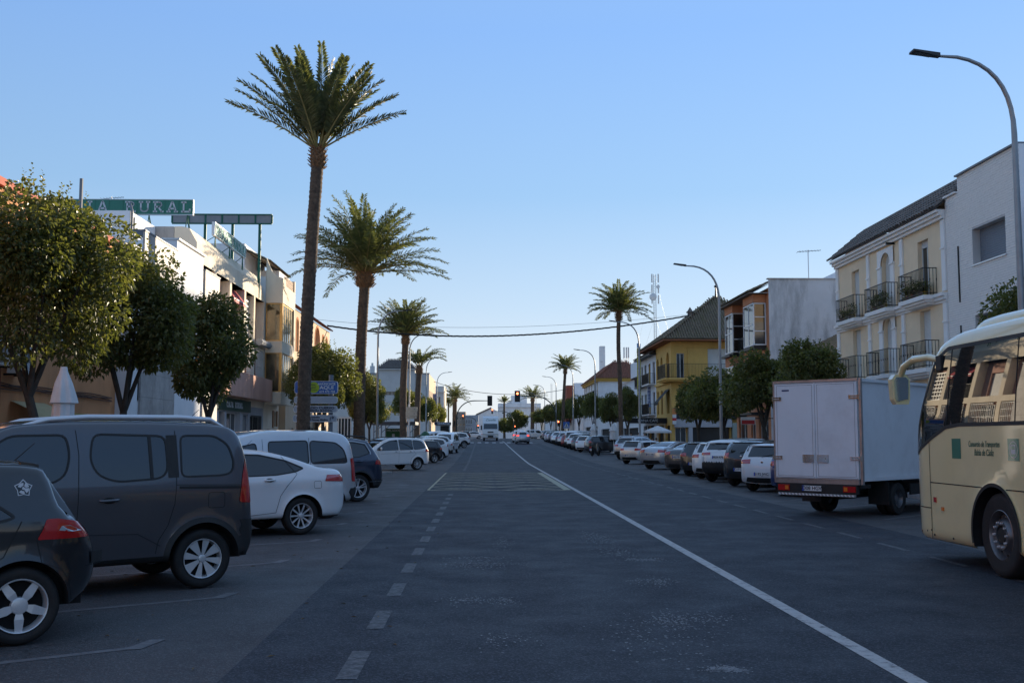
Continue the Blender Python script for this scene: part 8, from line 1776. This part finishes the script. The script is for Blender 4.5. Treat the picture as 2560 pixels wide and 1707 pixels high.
# traffic lights --------------------------------------------------------
M_TLB = pbr('signal_black', (.012, .012, .013), .5, var=0); M_RON = pbr('red_signal_on', (.8, .05, .02), .4, var=0, emit=(1, .12, .04), es=9); M_OFF = pbr('signal_off', (.03, .03, .03), .3, var=0); M_MAST = pbr('dark_green_mast', (.03, .045, .04), .5, .3, var=0)
def signal(t, x, y, z, s, on, face=-1, plate_=False):
    q = MB(); q.box(x - .17 * s, x + .17 * s, y - .1, y + .12, z - .52 * s, z + .52 * s); hd = q.build('signal_head', M_TLB, t)
    if plate_: q = MB(); q.box(x - .33 * s, x + .33 * s, y + .121, y + .14, z - .68 * s, z + .68 * s); q.build('backing_board', M_TLB, hd)
    for k, dz in enumerate((.33, 0, -.33)):
        m = M_RON if (on and k == 0) else M_OFF; q = MB(); q.lathe([(.001, -.02), (.11 * s, -.015), (.125 * s, 0)], c=(x, y - .1, z + dz * s), ax='y', n=14); q.build('signal_lens', m, hd)
        q = MB(); n = 8; a = [(x + .14 * s * math.cos(PI * i / n), z + dz * s + .14 * s * math.sin(PI * i / n)) for i in range(n + 1)]; q.add([(p[0], y - .1, p[1]) for p in a] + [(p[0], y - .30, p[1]) for p in a], [(i, i + 1, n + 2 + i, n + 1 + i) for i in range(n)]); q.build('visor', M_TLB, hd, fixn=False)
def mast(base, tip, label, on, s=1.0, rad=.09, low=True, g='traffic lights on curved masts', board=True):
    x0, y = base; x1, z1 = tip; z0 = zg(y); t = thing('traffic_light', label, 'traffic light', (x0, y, z0), 0, g); H = z1 - z0; dx = x1 - x0; c = min(abs(dx) * .55, H * .45); sg = 1 if dx > 0 else -1
    path = [(x0, y, z0), (x0, y, z0 + H - c)] + [(x0 + sg * c * (1 - math.cos(a)) , y, z0 + H - c + c * math.sin(a)) for a in [PI / 2 * i / 8 for i in range(1, 9)]] + [(x1, y, z1)]
    q = MB(); q.tube(path, [rad, rad * .9] + [rad * .8] * 8 + [rad * .5], 8); q.build('mast', M_MAST, t, sm_=60)
    signal(t, x1 + sg * .2, y - .15, z1 + .35 * 0, s, on, plate_=board)
    if low: signal(t, x0 - sg * .32, y, z0 + 2.6, .75, on)
Y = 152; b = onY(1141.3, 1085, Y)[0]; tx, tz = onY(1224.5, 1001.5, Y); mast((b, Y), (tx - .2, tz), 'traffic light on the left curved mast over the lane, seen unlit', False, 1.05)
b = onY(1390, 1085, 150)[0]; tx, tz = onY(1293.5, 990.5, 150); mast((b, 150), (tx + .2, tz), 'lit red traffic light on the right curved mast', True, 1.15)
Y = 250; b = onY(1284, 1085, Y)[0]; tx, tz = onY(1230.5, 1028, Y); mast((b, Y), (tx + .2, tz), 'second red traffic light above the lorry', True, 1.1, low=True, board=False)
Y = 240; b = onY(1192, 1090, Y)[0]; tx, tz = onY(1157.5, 1043, Y); mast((b, Y), (tx + .2, tz), 'far red traffic light left of the lorry on a mast curving left', True, .95, low=True, board=False)
# direction sign post ---------------------------------------------------
M_SGY = pbr('sign_grey_face', (.34, .37, .42), .45, var=.05); M_SBL = pbr('sign_blue_face', (.03, .11, .36), .4, var=.03, coat=.3); M_INK = pbr('sign_ink', (.012, .014, .03), .5, var=0); M_LIME = pbr('sign_lime', (.32, .42, .02), .5, var=0)
Y = 46.0; F = FC(Y); t = thing('direction_sign_post', 'post with one blue advert and three grey direction panels behind the first palm', 'sign', (onY(827, 1000, Y)[0], Y, .12)); u = lambda px, py=1000: onY(px, py, Y)[0]; v = lambda py: onY(790, py, Y)[1]
q = MB(); q.bar((u(827), Y, .12), (u(827), Y, v(937)), .1, 12); q.bar((u(745), Y + .02, .12), (u(745), Y + .02, v(960)), .1, 12); q.build('post', M_SHUTG, t, sm_=60)
for i, (x0, x1, y0, y1, m) in enumerate(((738, 846, 953, 985, M_SBL), (737, 845.5, 991, 1009, M_SGY), (736, 845, 1014, 1031.5, M_SGY), (735, 844, 1037, 1055, M_SGY))):
    a, b, c, d = u(x0), u(x1), v(y1), v(y0); pl = roundpoly([(a, c), (b, c), (b, d), (a, d)], .13, 5); q = MB(F); n = len(pl)
    q.add([(p.x, p.y, .105) for p in pl] + [(p.x, p.y, .22) for p in pl], [tuple(reversed(range(n))), tuple(range(n, 2 * n))] + [(k, (k + 1) % n, n + (k + 1) % n, n + k) for k in range(n)]); pn = q.build('sign_panel', m, t)
    pi_ = roundpoly([(a + .02, c + .02), (b - .02, c + .02), (b - .02, d - .02), (a + .02, d - .02)], .12, 5)
    q = MB(F); po = roundpoly([(a, c), (b, c), (b, d), (a, d)], .13, 5); n = len(po); q.add([(p.x, p.y, .222) for p in po] + [(p.x, p.y, .222) for p in pi_], [(k, (k + 1) % n, n + (k + 1) % n, n + k) for k in range(n)]); q.build('panel_edge', M_RAIL, pn, fixn=False)
    if i == 0:
        q = MB(F); q.lathe([(.001, .0), (.235, .0)], c=(u(786), v(969), .226), ax='z', n=24); q.build('lime_disc', M_LIME, pn, fixn=False)
        text('me', .15, M_INK, pn, F, u(785), v(962), .23); text('ves?', .15, M_INK, pn, F, u(785), v(969), .23); text('TUS CLIENTES', .055, M_INK, pn, F, u(785), v(976), .23)
        text('ANÚNCIATE', .13, M_LET, pn, F, u(818), v(960.5), .228, off=.004); text('AQUÍ', .20, M_LET, pn, F, u(818), v(969.5), .228, sx=1.2, off=.006); text('619 472 758', .13, M_LET, pn, F, u(819.5), v(979.5), .228, off=.003)
    if i == 2: text('RADIO CUERVO', .15, M_INK, pn, F, u(838), v(1020), .228, 'RIGHT', sx=1.1, off=.004); text('EMISORA MUNICIPAL', .105, M_INK, pn, F, u(834), v(1027), .228, 'RIGHT', off=.003)
    if i == 3:
        text('Centro Formación', .115, M_INK, pn, F, u(802.5), v(1043), .228, 'RIGHT', off=.003); text('Cristóbal Gomez Medina', .11, M_INK, pn, F, u(822), v(1049.5), .228, 'RIGHT', off=.003)
        q = MB(F); stroke(q, [(u(828), v(1051)), (u(828), v(1043.5)), (u(835), v(1043.5))], .03, .226, .232); stroke(q, [(u(833.5), v(1040.5)), (u(836.5), v(1043.5)), (u(833.5), v(1046.5))], .03, .226, .232); q.build('arrow', M_INK, pn)
# pedestrian crossing sign
Y = 132.0; F = FC(Y); u = lambda px: onY(px, 1060, Y)[0]; v = lambda py: onY(1416, py, Y)[1]; t = thing('crossing_sign', 'square blue pedestrian crossing sign on the right', 'sign', (u(1416), Y, zg(Y)))
q = MB(); q.bar((u(1413.5), Y, zg(Y)), (u(1413.5), Y, v(1062)), .035, 8); q.bar((u(1420), Y, zg(Y)), (u(1420), Y, v(1062)), .035, 8); q.build('post', M_POLE, t)
q = MB(F); q.box(u(1408), u(1424), v(1070.5), v(1054), .04, .06); pn = q.build('sign_panel', M_SBL, t); q = MB(F); q.add([(u(1410), v(1067), .063), (u(1422), v(1067), .063), (u(1416), v(1056), .063)], [(0, 1, 2)]); q.build('white_triangle', M_LET, pn, fixn=False)
q = MB(F); c = u(1416); z = v(1063.5); stroke(q, [(c - .10, z - .17), (c, z), (c + .01, z + .14)], .05, .065, .07); stroke(q, [(c, z), (c + .10, z - .17)], .05, .065, .07); stroke(q, [(c - .1, z + .06), (c, z + .1), (c + .09, z + .02)], .04, .065, .07); q.lathe([(.001, 0), (.045, 0)], c=(c + .02, z + .20, .068), ax='z', n=10); q.build('walker_symbol', M_INK, pn); q = MB(F); q.box(u(1409), u(1423), v(1069.7), v(1068.4), .062, .066); q.build('sign_stripe', M_LET, pn)
# three pale panels on a pole in front of the third palm
Y = 92.0; F = FC(Y); u = lambda px: onY(px, 1030, Y)[0]; v = lambda py: onY(1030, py, Y)[1]; t = thing('notice_board', 'pale pole with three blank yellowish direction panels by the third palm', 'sign', (u(1023), Y, .2))
q = MB(); q.bar((u(1022.5), Y, .2), (u(1022.5), Y, v(1010)), .085, 10); q.build('post', M_PVC, t)
for k, (y0, y1) in enumerate(((1017, 1028), (1028.4, 1039.5), (1040, 1046.5))): q = MB(F); q.box(u(1014.5 - (0 if k else -1)), u(1044 - k), v(y1), v(y0), .1, .16); pn = q.build('sign_panel', pbr('aged_cream', (.44, .41, .33), .6, var=.1, dirt=(.3, .27, .2), dirtamt=.4), t); q = MB(F); q.box(u(1034.5), u(1037.5), v((y0 + y1) / 2 + 1), v((y0 + y1) / 2 - 1), .161, .166); q.build('crest', M_SHUTG, pn)
# bus shelter like kiosk with flat roof, churros kiosk, bottle bank, glazed terrace
Y = 100.0; t = thing('terrace_kiosk', 'green kiosk under a wide flat dark roof behind the palms', 'kiosk', (-11, Y, .2)); z0 = zY(980, 1054, Y); x0, x1 = onY(926, 1060, Y)[0], onY(1040, 1060, Y)[0]
q = MB(); q.box(x0, x1, Y - 1, Y + 4, z0 - .28, z0); q.build('roof', pbr('kiosk_roof', (.05, .052, .06), .5, var=.1), t); q = MB(); 
for x in (x0 + .4, (x0 + x1) / 2 - 1, x1 - .5):
    q.bar((x, Y - .8, .2), (x, Y - .8, z0 - .28), .06, 6); q.bar((x, Y - .8, z0 - 1.0), (x + .8, Y - .8, z0 - .3), .04, 5); q.bar((x, Y + 3.6, .2), (x, Y + 3.6, z0 - .28), .06, 6)
q.build('post', M_SHUTG, t); a, b = onY(963, 1070, Y)[0], onY(1000, 1070, Y)[0]; q = MB(); q.box(a, b, Y + 1, Y + 3.5, .2, z0 - .6); q.build('kiosk_body', pbr('kiosk_green', (.01, .09, .03), .6, var=.1), t); q = MB(); q.box(a + .8, b - .8, Y + .93, Y + .99, .6, z0 - 1.1); q.build('serving_hatch', M_SGY, t); text('HELADOS', .28, M_LET, t, FC(Y + .9), (a + b) / 2, z0 - .8, .02)
Y = 148.0; t = thing('churros_kiosk', 'white churros kiosk with a dark sign board reading CHURROS', 'kiosk', (-5.9, Y, 1.0)); a, b = onY(1088, 1060, Y)[0], onY(1124.5, 1060, Y)[0]; z1 = zY(1100, 1055, Y); zs = zY(1100, 1062, Y)
q = MB(); q.box(a, b, Y, Y + 2.6, zg(Y) + .1, zs - .02); q.build('kiosk_body', M_PVC, t); q = MB(); q.box(a - .1, b + .1, Y - .2, Y + 2.7, zs, z1); sb = q.build('sign_board', pbr('churros_board', (.02, .025, .05), .5, var=0), t); text('CHURROS', .36, M_LET, sb, FC(Y - .2), (a + b) / 2 + .15, (zs + z1) / 2, .01, off=.01)
q = MB(); q.box(a + (b - a) * .36, b - .1, Y - .03, Y - .002, zg(Y) + 1.0, zs - .1); q.build('serving_hatch', M_INT, t); q = MB(); q.box(a + (b - a) * .34, b, Y - .35, Y - .032, zg(Y) + .92, zg(Y) + .99); q.build('counter', M_POLE, t)
Y = 112.0; x = onY(1063.5, 1080, Y)[0]; t = thing('bottle_bank', 'dark green igloo bottle bank beside the white cars', 'recycling bin', (x, Y, zg(Y))); q = MB(); R_ = .62; q.lathe([(.001, zY(1063, 1077.5, Y) - zg(Y))] + [(R_ * math.sin(a), (zY(1063, 1077.5, Y) - zg(Y)) * (.45 + .55 * math.cos(a))) for a in [PI / 2 * k / 7 for k in range(1, 8)]] + [(R_ * 1.02, .05)], n=20); q.build('dome', pbr('igloo_green', (.008, .07, .03), .5, var=.05), t, local=True, sm_=50); q = MB(); q.lathe([(R_ * 1.04, .55), (R_ * 1.06, .6), (R_ * 1.04, .65)], n=20); q.build('band', M_TRIM, t, local=True); q = MB(); q.lathe([(.001, -R_ - .0), (.1, -R_ + .01)], c=(0, 0, .95), ax='y', n=10); q.build('slot', M_DARK, t, local=True)
Y = 78.0; t = thing('glazed_terrace', 'white framed glazed cafe terrace behind the sign post', 'terrace', (-10, Y, .2)); q = MB(); xs = [onY(px, 1060, Y)[0] for px in (846, 853, 861, 869, 877)]; zt = zY(860, 1046, Y)
for x in xs: q.box(x - .04, x + .04, Y, Y + .08, .12, zt)
q.box(xs[0], xs[-1], Y - .01, Y + .09, zt + .001, zt + .12)
q.box(xs[0], xs[-1], Y + .01, Y + .07, 1.05, 1.12) if False else None; q.build('frame', M_PVC, t); q = MB(); q.box(xs[0], xs[-1], Y + .1, Y + .12, .9, zt - .01); q.build('pane', M_WGL, t); q = MB(); q.box(xs[0] - 3, xs[-1], Y + .13, Y + 5, zt - .1, zt); q.build('roof', M_SHUTG, t)
# closed parasols
def parasol(px, py0, py1, Y, label, s=1.0):
    x, zt = onY(px, py0, Y); zb = onY(px, py1, Y)[1]; t = thing('closed_parasol', label, 'parasol', (x, Y, zg(Y) + .1), 0, 'closed white parasols'); H = zt - zg(Y) - .1; B = zb - zg(Y) - .1
    q = MB(); q.bar((0, 0, 0), (0, 0, H - .05), .025, 8); q.lathe([(.001, 0), (.28, 0), (.28, .05), (.05, .09)], n=14); q.build('pole', M_PVC, t, local=True)
    n = 32; vs = []; prof = [(H, .055), (H - .1, .075), (H - .3, .14), (H - .55, .20), (H - .66, .225), (H - .68, .17), (H - 1.0, .18), (H - 1.4, .19), (B + .1, .20), (B, .19)]
    for (z, r_) in prof:
        for k in range(n): a = 2 * PI * k / n; f = 1 + .11 * math.cos(a * 7 + z * 1.5) * (r_ > .08) + .10 * math.sin(a * 3 + z * 3); vs.append((r_ * f * s * math.cos(a), r_ * f * s * math.sin(a), z + (.05 * math.cos(a * 8) if abs(z - (H - .62)) < .03 or z == B else 0)))
    q = MB(); q.add(vs, [(i * n + k, i * n + (k + 1) % n, (i + 1) * n + (k + 1) % n, (i + 1) * n + k) for i in range(len(prof) - 1) for k in range(n)] + [tuple(range(n))]); q.build('canopy', pbr('white_canvas', (.60, .60, .60), .8, var=.06, vs=4, dirt=(.4, .39, .37), dirtamt=.4), t, local=True, sm_=45)
parasol(160, 917, 1062, 20.0, 'closed white parasol in front of the orange house', 1.0); parasol(1484.5, 1058, 1090, 104, 'closed white parasol left of the palm, nearer the crossing sign', 1.6); parasol(1533.5, 1058, 1098, 94, 'closed white parasol just left of the slim palm', 1.6)
t = thing('open_parasol', 'open white parasol in front of the yellow house', 'parasol', (14.6, 90, .12)); zt = zY(1672, 1067, 90); q = MB(); q.bar((0, 0, 0), (0, 0, zt - .1), .03, 8); q.build('pole', M_PVC, t, local=True); q = MB(); n = 8; q.add([(0, 0, zt)] + [(1.15 * math.cos(k * PI / 4), 1.15 * math.sin(k * PI / 4), zt - .45) for k in range(8)] + [(1.15 * math.cos(k * PI / 4), 1.15 * math.sin(k * PI / 4), zt - .62) for k in range(8)], [(0, 1 + k, 1 + (k + 1) % 8) for k in range(8)] + [(1 + k, 1 + (k + 1) % 8, 9 + (k + 1) % 8, 9 + k) for k in range(8)]); q.build('canopy', pbr('white_canvas', (.6, .6, .6)), t, local=True, fixn=False)
# motorbike parked on the island
def moto(x, y, hd):
    t = thing('moped', 'black moped parked tail out beside the black estate car', 'motorbike', (x, y, zg(y)), math.radians(hd)); 
    for wx, nm in ((0, 'wheel'), (1.28, 'wheel')):
        q = MB(); q.lathe([(.20, .05), (.27, .055), (.30, .03), (.305, 0), (.30, -.03), (.27, -.055), (.20, -.05)], c=(wx, 0, .305), ax='y', n=24); w_ = q.build(nm, M_TYRE, t, local=True, sm_=50); q = MB(); q.lathe([(.001, .03), (.2, .02)], c=(wx, 0, .305), ax='y', n=16); q.build('rim', M_RIMD, w_, local=True)
    q = MB(); q.tube([(-.25, 0, .80), (.05, 0, .74), (.4, 0, .66), (.62, 0, .38), (.95, 0, .36), (1.05, 0, .75), (1.0, 0, 1.0)], [.10, .17, .17, .13, .12, .13, .07], 8); q.build('body', pbr('moped_black', (.015, .015, .017), .3, var=0, coat=1), t, local=True, sm_=50)
    q = MB(); q.tube([(-.28, 0, .86), (.1, 0, .89), (.5, 0, .82)], [.08, .13, .08], 8); q.build('seat', M_TRIM, t, local=True, sm_=50)
    q = MB(); q.tube([(.98, -.35, 1.08), (1.0, -.12, 1.02), (1.0, .12, 1.02), (.98, .35, 1.08)], .018, 6); q.bar((1.0, 0, .95), (1.25, 0, .32), .035, 6); q.build('handlebar', M_TRIM, t, local=True); q = MB(); q.box(-.36, -.30, -.08, .08, .66, .76); q.build('tail_light', M_REDL, t, local=True)
    plate(t, (-.34, 0, .52), -PI / 2, '4417', .2, .15); q = MB(); [q.bar((.98, s_ * .34, 1.1), (.95, s_ * .42, 1.28), .01, 5) for s_ in (1, -1)]; [q.lathe([(.001, .0), (.05, .0), (.05, .02)], c=(.95, s_ * .42, 1.3), ax='x', n=10) for s_ in (1, -1)]; q.build('mirror', M_TRIM, t, local=True)
x, y = 8.95, 88.5; moto(x, y, 60)
# people under the canopy
def person(x, y, z, hd, top, legs, label, h=1.7, seated=False):
    t = thing('person', label, 'person', (x, y, z), hd, None); s = h / 1.75
    J = {'pel': (0, 0, .95), 'chest': (0, 0, 1.32), 'neck': (0, 0, 1.50), 'head': (.01, 0, 1.66), 'sl': (0, .17, 1.42), 'el': (.0, .24, 1.15), 'hl': (.10, .22, .93), 'sr': (0, -.17, 1.42), 'er': (.03, -.25, 1.15), 'hr': (.14, -.2, .95), 'kl': (.05, .1, .50), 'fl': (-.02, .1, .05), 'kr': (-.02, -.1, .5), 'fr': (-.05, -.1, .05), 'tl': (.14, .1, .03), 'tr': (.11, -.1, .03)}
    if seated: J.update(pel=(0, 0, .5), chest=(.02, 0, .88), neck=(.04, 0, 1.06), head=(.06, 0, 1.22), sl=(.03, .17, .98), el=(.08, .25, .74), hl=(.3, .16, .70), sr=(.03, -.17, .98), er=(.08, -.25, .74), hr=(.3, -.16, .70), kl=(.42, .11, .5), fl=(.42, .11, .06), kr=(.42, -.11, .5), fr=(.40, -.11, .06), tl=(.56, .11, .03), tr=(.54, -.11, .03))
    R_ = {'pel': .14, 'chest': .16, 'neck': .06, 'head': .105, 'sl': .07, 'el': .045, 'hl': .035, 'sr': .07, 'er': .045, 'hr': .035, 'kl': .06, 'fl': .04, 'kr': .06, 'fr': .04, 'tl': .035, 'tr': .035}
    E = [('pel', 'chest'), ('chest', 'neck'), ('neck', 'head'), ('chest', 'sl'), ('sl', 'el'), ('el', 'hl'), ('chest', 'sr'), ('sr', 'er'), ('er', 'hr'), ('pel', 'kl'), ('kl', 'fl'), ('pel', 'kr'), ('kr', 'fr'), ('fl', 'tl'), ('fr', 'tr')]
    ks = list(J); me = bpy.data.meshes.new('body'); me.from_pydata([tuple(c * s for c in J[k]) for k in ks], [(ks.index(a), ks.index(b)) for a, b in E], [])
    o = link('body', me, None, t); md = o.modifiers.new('skin', 'SKIN'); 
    for i, k in enumerate(ks): me.skin_vertices[0].data[i].radius = (R_[k] * s,) * 2 if k not in ('chest', 'pel') else (R_[k] * s * .8, R_[k] * s * 1.15)
    me.skin_vertices[0].data[0].use_root = True; o.modifiers.new('sub', 'SUBSURF').levels = 1
    dg = bpy.context.evaluated_depsgraph_get(); m2 = bpy.data.meshes.new_from_object(o.evaluated_get(dg)); bpy.data.objects.remove(o); m2.name = 'body'
    sk = pbr('skin', (.42, .25, .17), .6, var=0); m2.materials.clear(); [m2.materials.append(m) for m in (top, legs, sk)]
    for p in m2.polygons:
        c = p.center; p.material_index = 2 if (c.z > J['neck'][2] * s or (abs(c.y) > .1 * s and c.z < (J['hl'][2] + .06) * s and c.z > (J['hl'][2] - .1) * s and c.x > (J['hl'][0] - .03) * s and abs(c.y) > .13 * s)) else (1 if c.z < (J['pel'][2] + .08) * s and abs(c.y) < .22 * s else 0)
    link('body', m2, None, t); q = MB(); hx, hy, hz = [c * s for c in J['head']]; q.lathe([(.118 * s, -.02), (.12 * s, .03), (.09 * s, .09), (.001, .125 * s)], c=(hx - .015, hy, hz), n=12); q.build('hair', pbr('dark_hair', (.02, .014, .01), .7, var=0), t, local=True, sm_=60)
    return t
c1, c2, c3, c4 = pbr('red_cloth', (.22, .02, .02), .8), pbr('black_cloth', (.02, .02, .022), .8), pbr('grey_cloth', (.14, .14, .15), .8), pbr('denim', (.04, .06, .12), .8)
gp = .12
for (px, Yp, hd, a, b, lab, st) in ((1611, 98.5, 2.6, c1, c2, 'person in a red jacket standing under the black canopy', 0), (1597, 96, 1.2, c2, c2, 'person in dark clothes beside the lamp post at the terrace', 0), (1632, 95, 3.6, c3, c4, 'seated person in grey at the cafe terrace', 1), (1641, 93, 4.4, c2, c3, 'seated person in black at the cafe terrace, nearest the parasol', 1), (1577, 99, .4, c2, c4, 'person in dark clothes left of the lamp post', 0), (1459, 118, 1.5, c2, c2, 'person on the pavement left of the parasols', 0)):
    person(onY(px, 1090, Yp)[0], Yp, zg(Yp) + gp, hd, a, b, lab, 1.72, bool(st))
# overhead cables
def cable(P, Q, mid, rad, label, nm='overhead_cable', g=None, n=40, twist=0):
    P, Q, M_ = Vector(P), Vector(Q), Vector(mid); Cc = M_ * 2 - (P + Q) * .5; t = MB()
    pts = [P * (1 - s) ** 2 + Cc * 2 * s * (1 - s) + Q * s * s for s in [i / n for i in range(n + 1)]]
    if twist:
        for ph in (0, 2.1, 4.2): t.tube([(p.x, p.y + rad * .8 * math.cos(i * .9 + ph), p.z + rad * .8 * math.sin(i * .9 + ph)) for i, p in enumerate(pts)], rad * .75, 5)
    else: t.tube([tuple(p) for p in pts], rad, 5)
    o = t.build(nm, M_IRON, None); tag(o, label, 'cable', g); return o
gc = 'cables slung across the street'
P = onY(818, 814, 85.5); Q = onY(1722, 789, 97.5); Mm = onY(1265, 839, 91.5); cable((P[0], 85.5, P[1]), (Q[0], 97.5, Q[1]), (Mm[0], 91.5, Mm[1]), .05, 'thick twisted cable sagging across the whole street', g=gc, twist=1, n=120)
P = onY(780, 797, 80); Q = onY(1726, 786, 97.6); Mm = onY(1240, 818, 89); cable((P[0], 80, P[1]), (Q[0], 97.6, Q[1]), (Mm[0], 89, Mm[1]), .012, 'thin wire running just above the thick twisted cable', g=gc)
P = onY(1085, 954, 174); Q = onY(1421, 972, 200); Mm = onY(1250, 985, 187); cable((P[0], 174, P[1]), (Q[0], 200, Q[1]), (Mm[0], 187, Mm[1]), .045, 'far wire from the hotel corner to the right palm', g=gc)
# lattice masts
def lattice(px, pt, pb, Y, wpx, label, white_=True):
    x = onY(px, 900, Y)[0]; zt = zY(px, pt, Y); zb = 1.4; w_ = wpx * Y / FPX / 2; t = thing('lattice_mast', label, 'mast', (x, Y, zb)); q = MB(); c = [(x - w_, Y - w_), (x + w_, Y - w_), (x + w_, Y + w_), (x - w_, Y + w_)]
    for a, b in c: q.bar((a, b, zb), (a, b, zt), w_ * .11, 4)
    k = int((zt - zb) / (w_ * 2.2))
    for i in range(k):
        z = zb + i * w_ * 2.2
        for j in range(4): (a, b), (d, e) = c[j], c[(j + 1) % 4]; q.bar((a, b, z), (d, e, z + w_ * 2.2), w_ * .07, 3)
    q.build('lattice', M_POLE, t); return t, x, zt
t, x, zt = lattice(1639, 686, 1000, 300, 5.5, 'tall thin lattice telecom mast behind the yellow house'); q = MB()
for (dz, s) in ((0, 1), (-3, 1), (-6, 1)): [q.box(x + dx * .9 - .18, x + dx * .9 + .18, 299.2, 299.4, zt + dz - 2.4, zt + dz) for dx in (-1, 1)]
q.build('antenna_panel', M_PVC, t); q = MB(); zd = zY(1636, 743, 300); q.lathe([(.001, -.1), (1.0, -.05), (1.05, .3), (.001, .5)], c=(x - .6, 299, zd), ax='y', n=14); q.build('dish', M_RAIL, t, sm_=50); q = MB(); q.lathe([(.001, 0), (.5, .0), (.5, .3)], c=(x + .8, 299, zY(1645, 718, 300)), ax='y', n=12); q.build('dish', M_RAIL, t)
for s_ in (-1, 1):
    for zf_ in (.5, .75, 1.0): q = MB(); q.bar((x, 300, zt * zf_), (x + s_ * 11, 300 + 3, 1.4), .02, 3); q.build('guy_wire', M_POLE, t)
lattice(1378.5, 958, 1030, 420, 3, 'small distant lattice mast above the right trees')
t = thing('antenna_cluster', 'white mobile phone antennas on the red hipped roof', 'antenna', (onY(1565, 890, 172)[0], 172, 12)); q = MB(); 
for px in (1560, 1566, 1571): x = onY(px, 880, 172)[0]; q.box(x - .1, x + .1, 171.9, 172.1, zY(px, 895, 172), zY(px, 868, 172)); q.bar((x, 172.1, 10.5), (x, 172.1, zY(px, 880, 172)), .05, 5)
q.build('antenna_panel', M_PVC, t)
gx = thing('pharmacy_cross', 'green lit pharmacy cross beside the right traffic light', 'sign', (onY(1386, 1024, 210)[0], 210, 6)); q = MB(FC(210)); u0, v0 = onY(1386, 1024, 210); q.box(u0 - .12, u0 + .12, v0 - .42, v0 + .42, 0, .1); q.box(u0 - .42, u0 - .121, v0 - .12, v0 + .12, 0, .1); q.box(u0 + .121, u0 + .42, v0 - .12, v0 + .12, 0, .1); q.build('cross', pbr('green_lit', (.02, .5, .2), .4, var=0, emit=(.02, .8, .35), es=.8), gx)
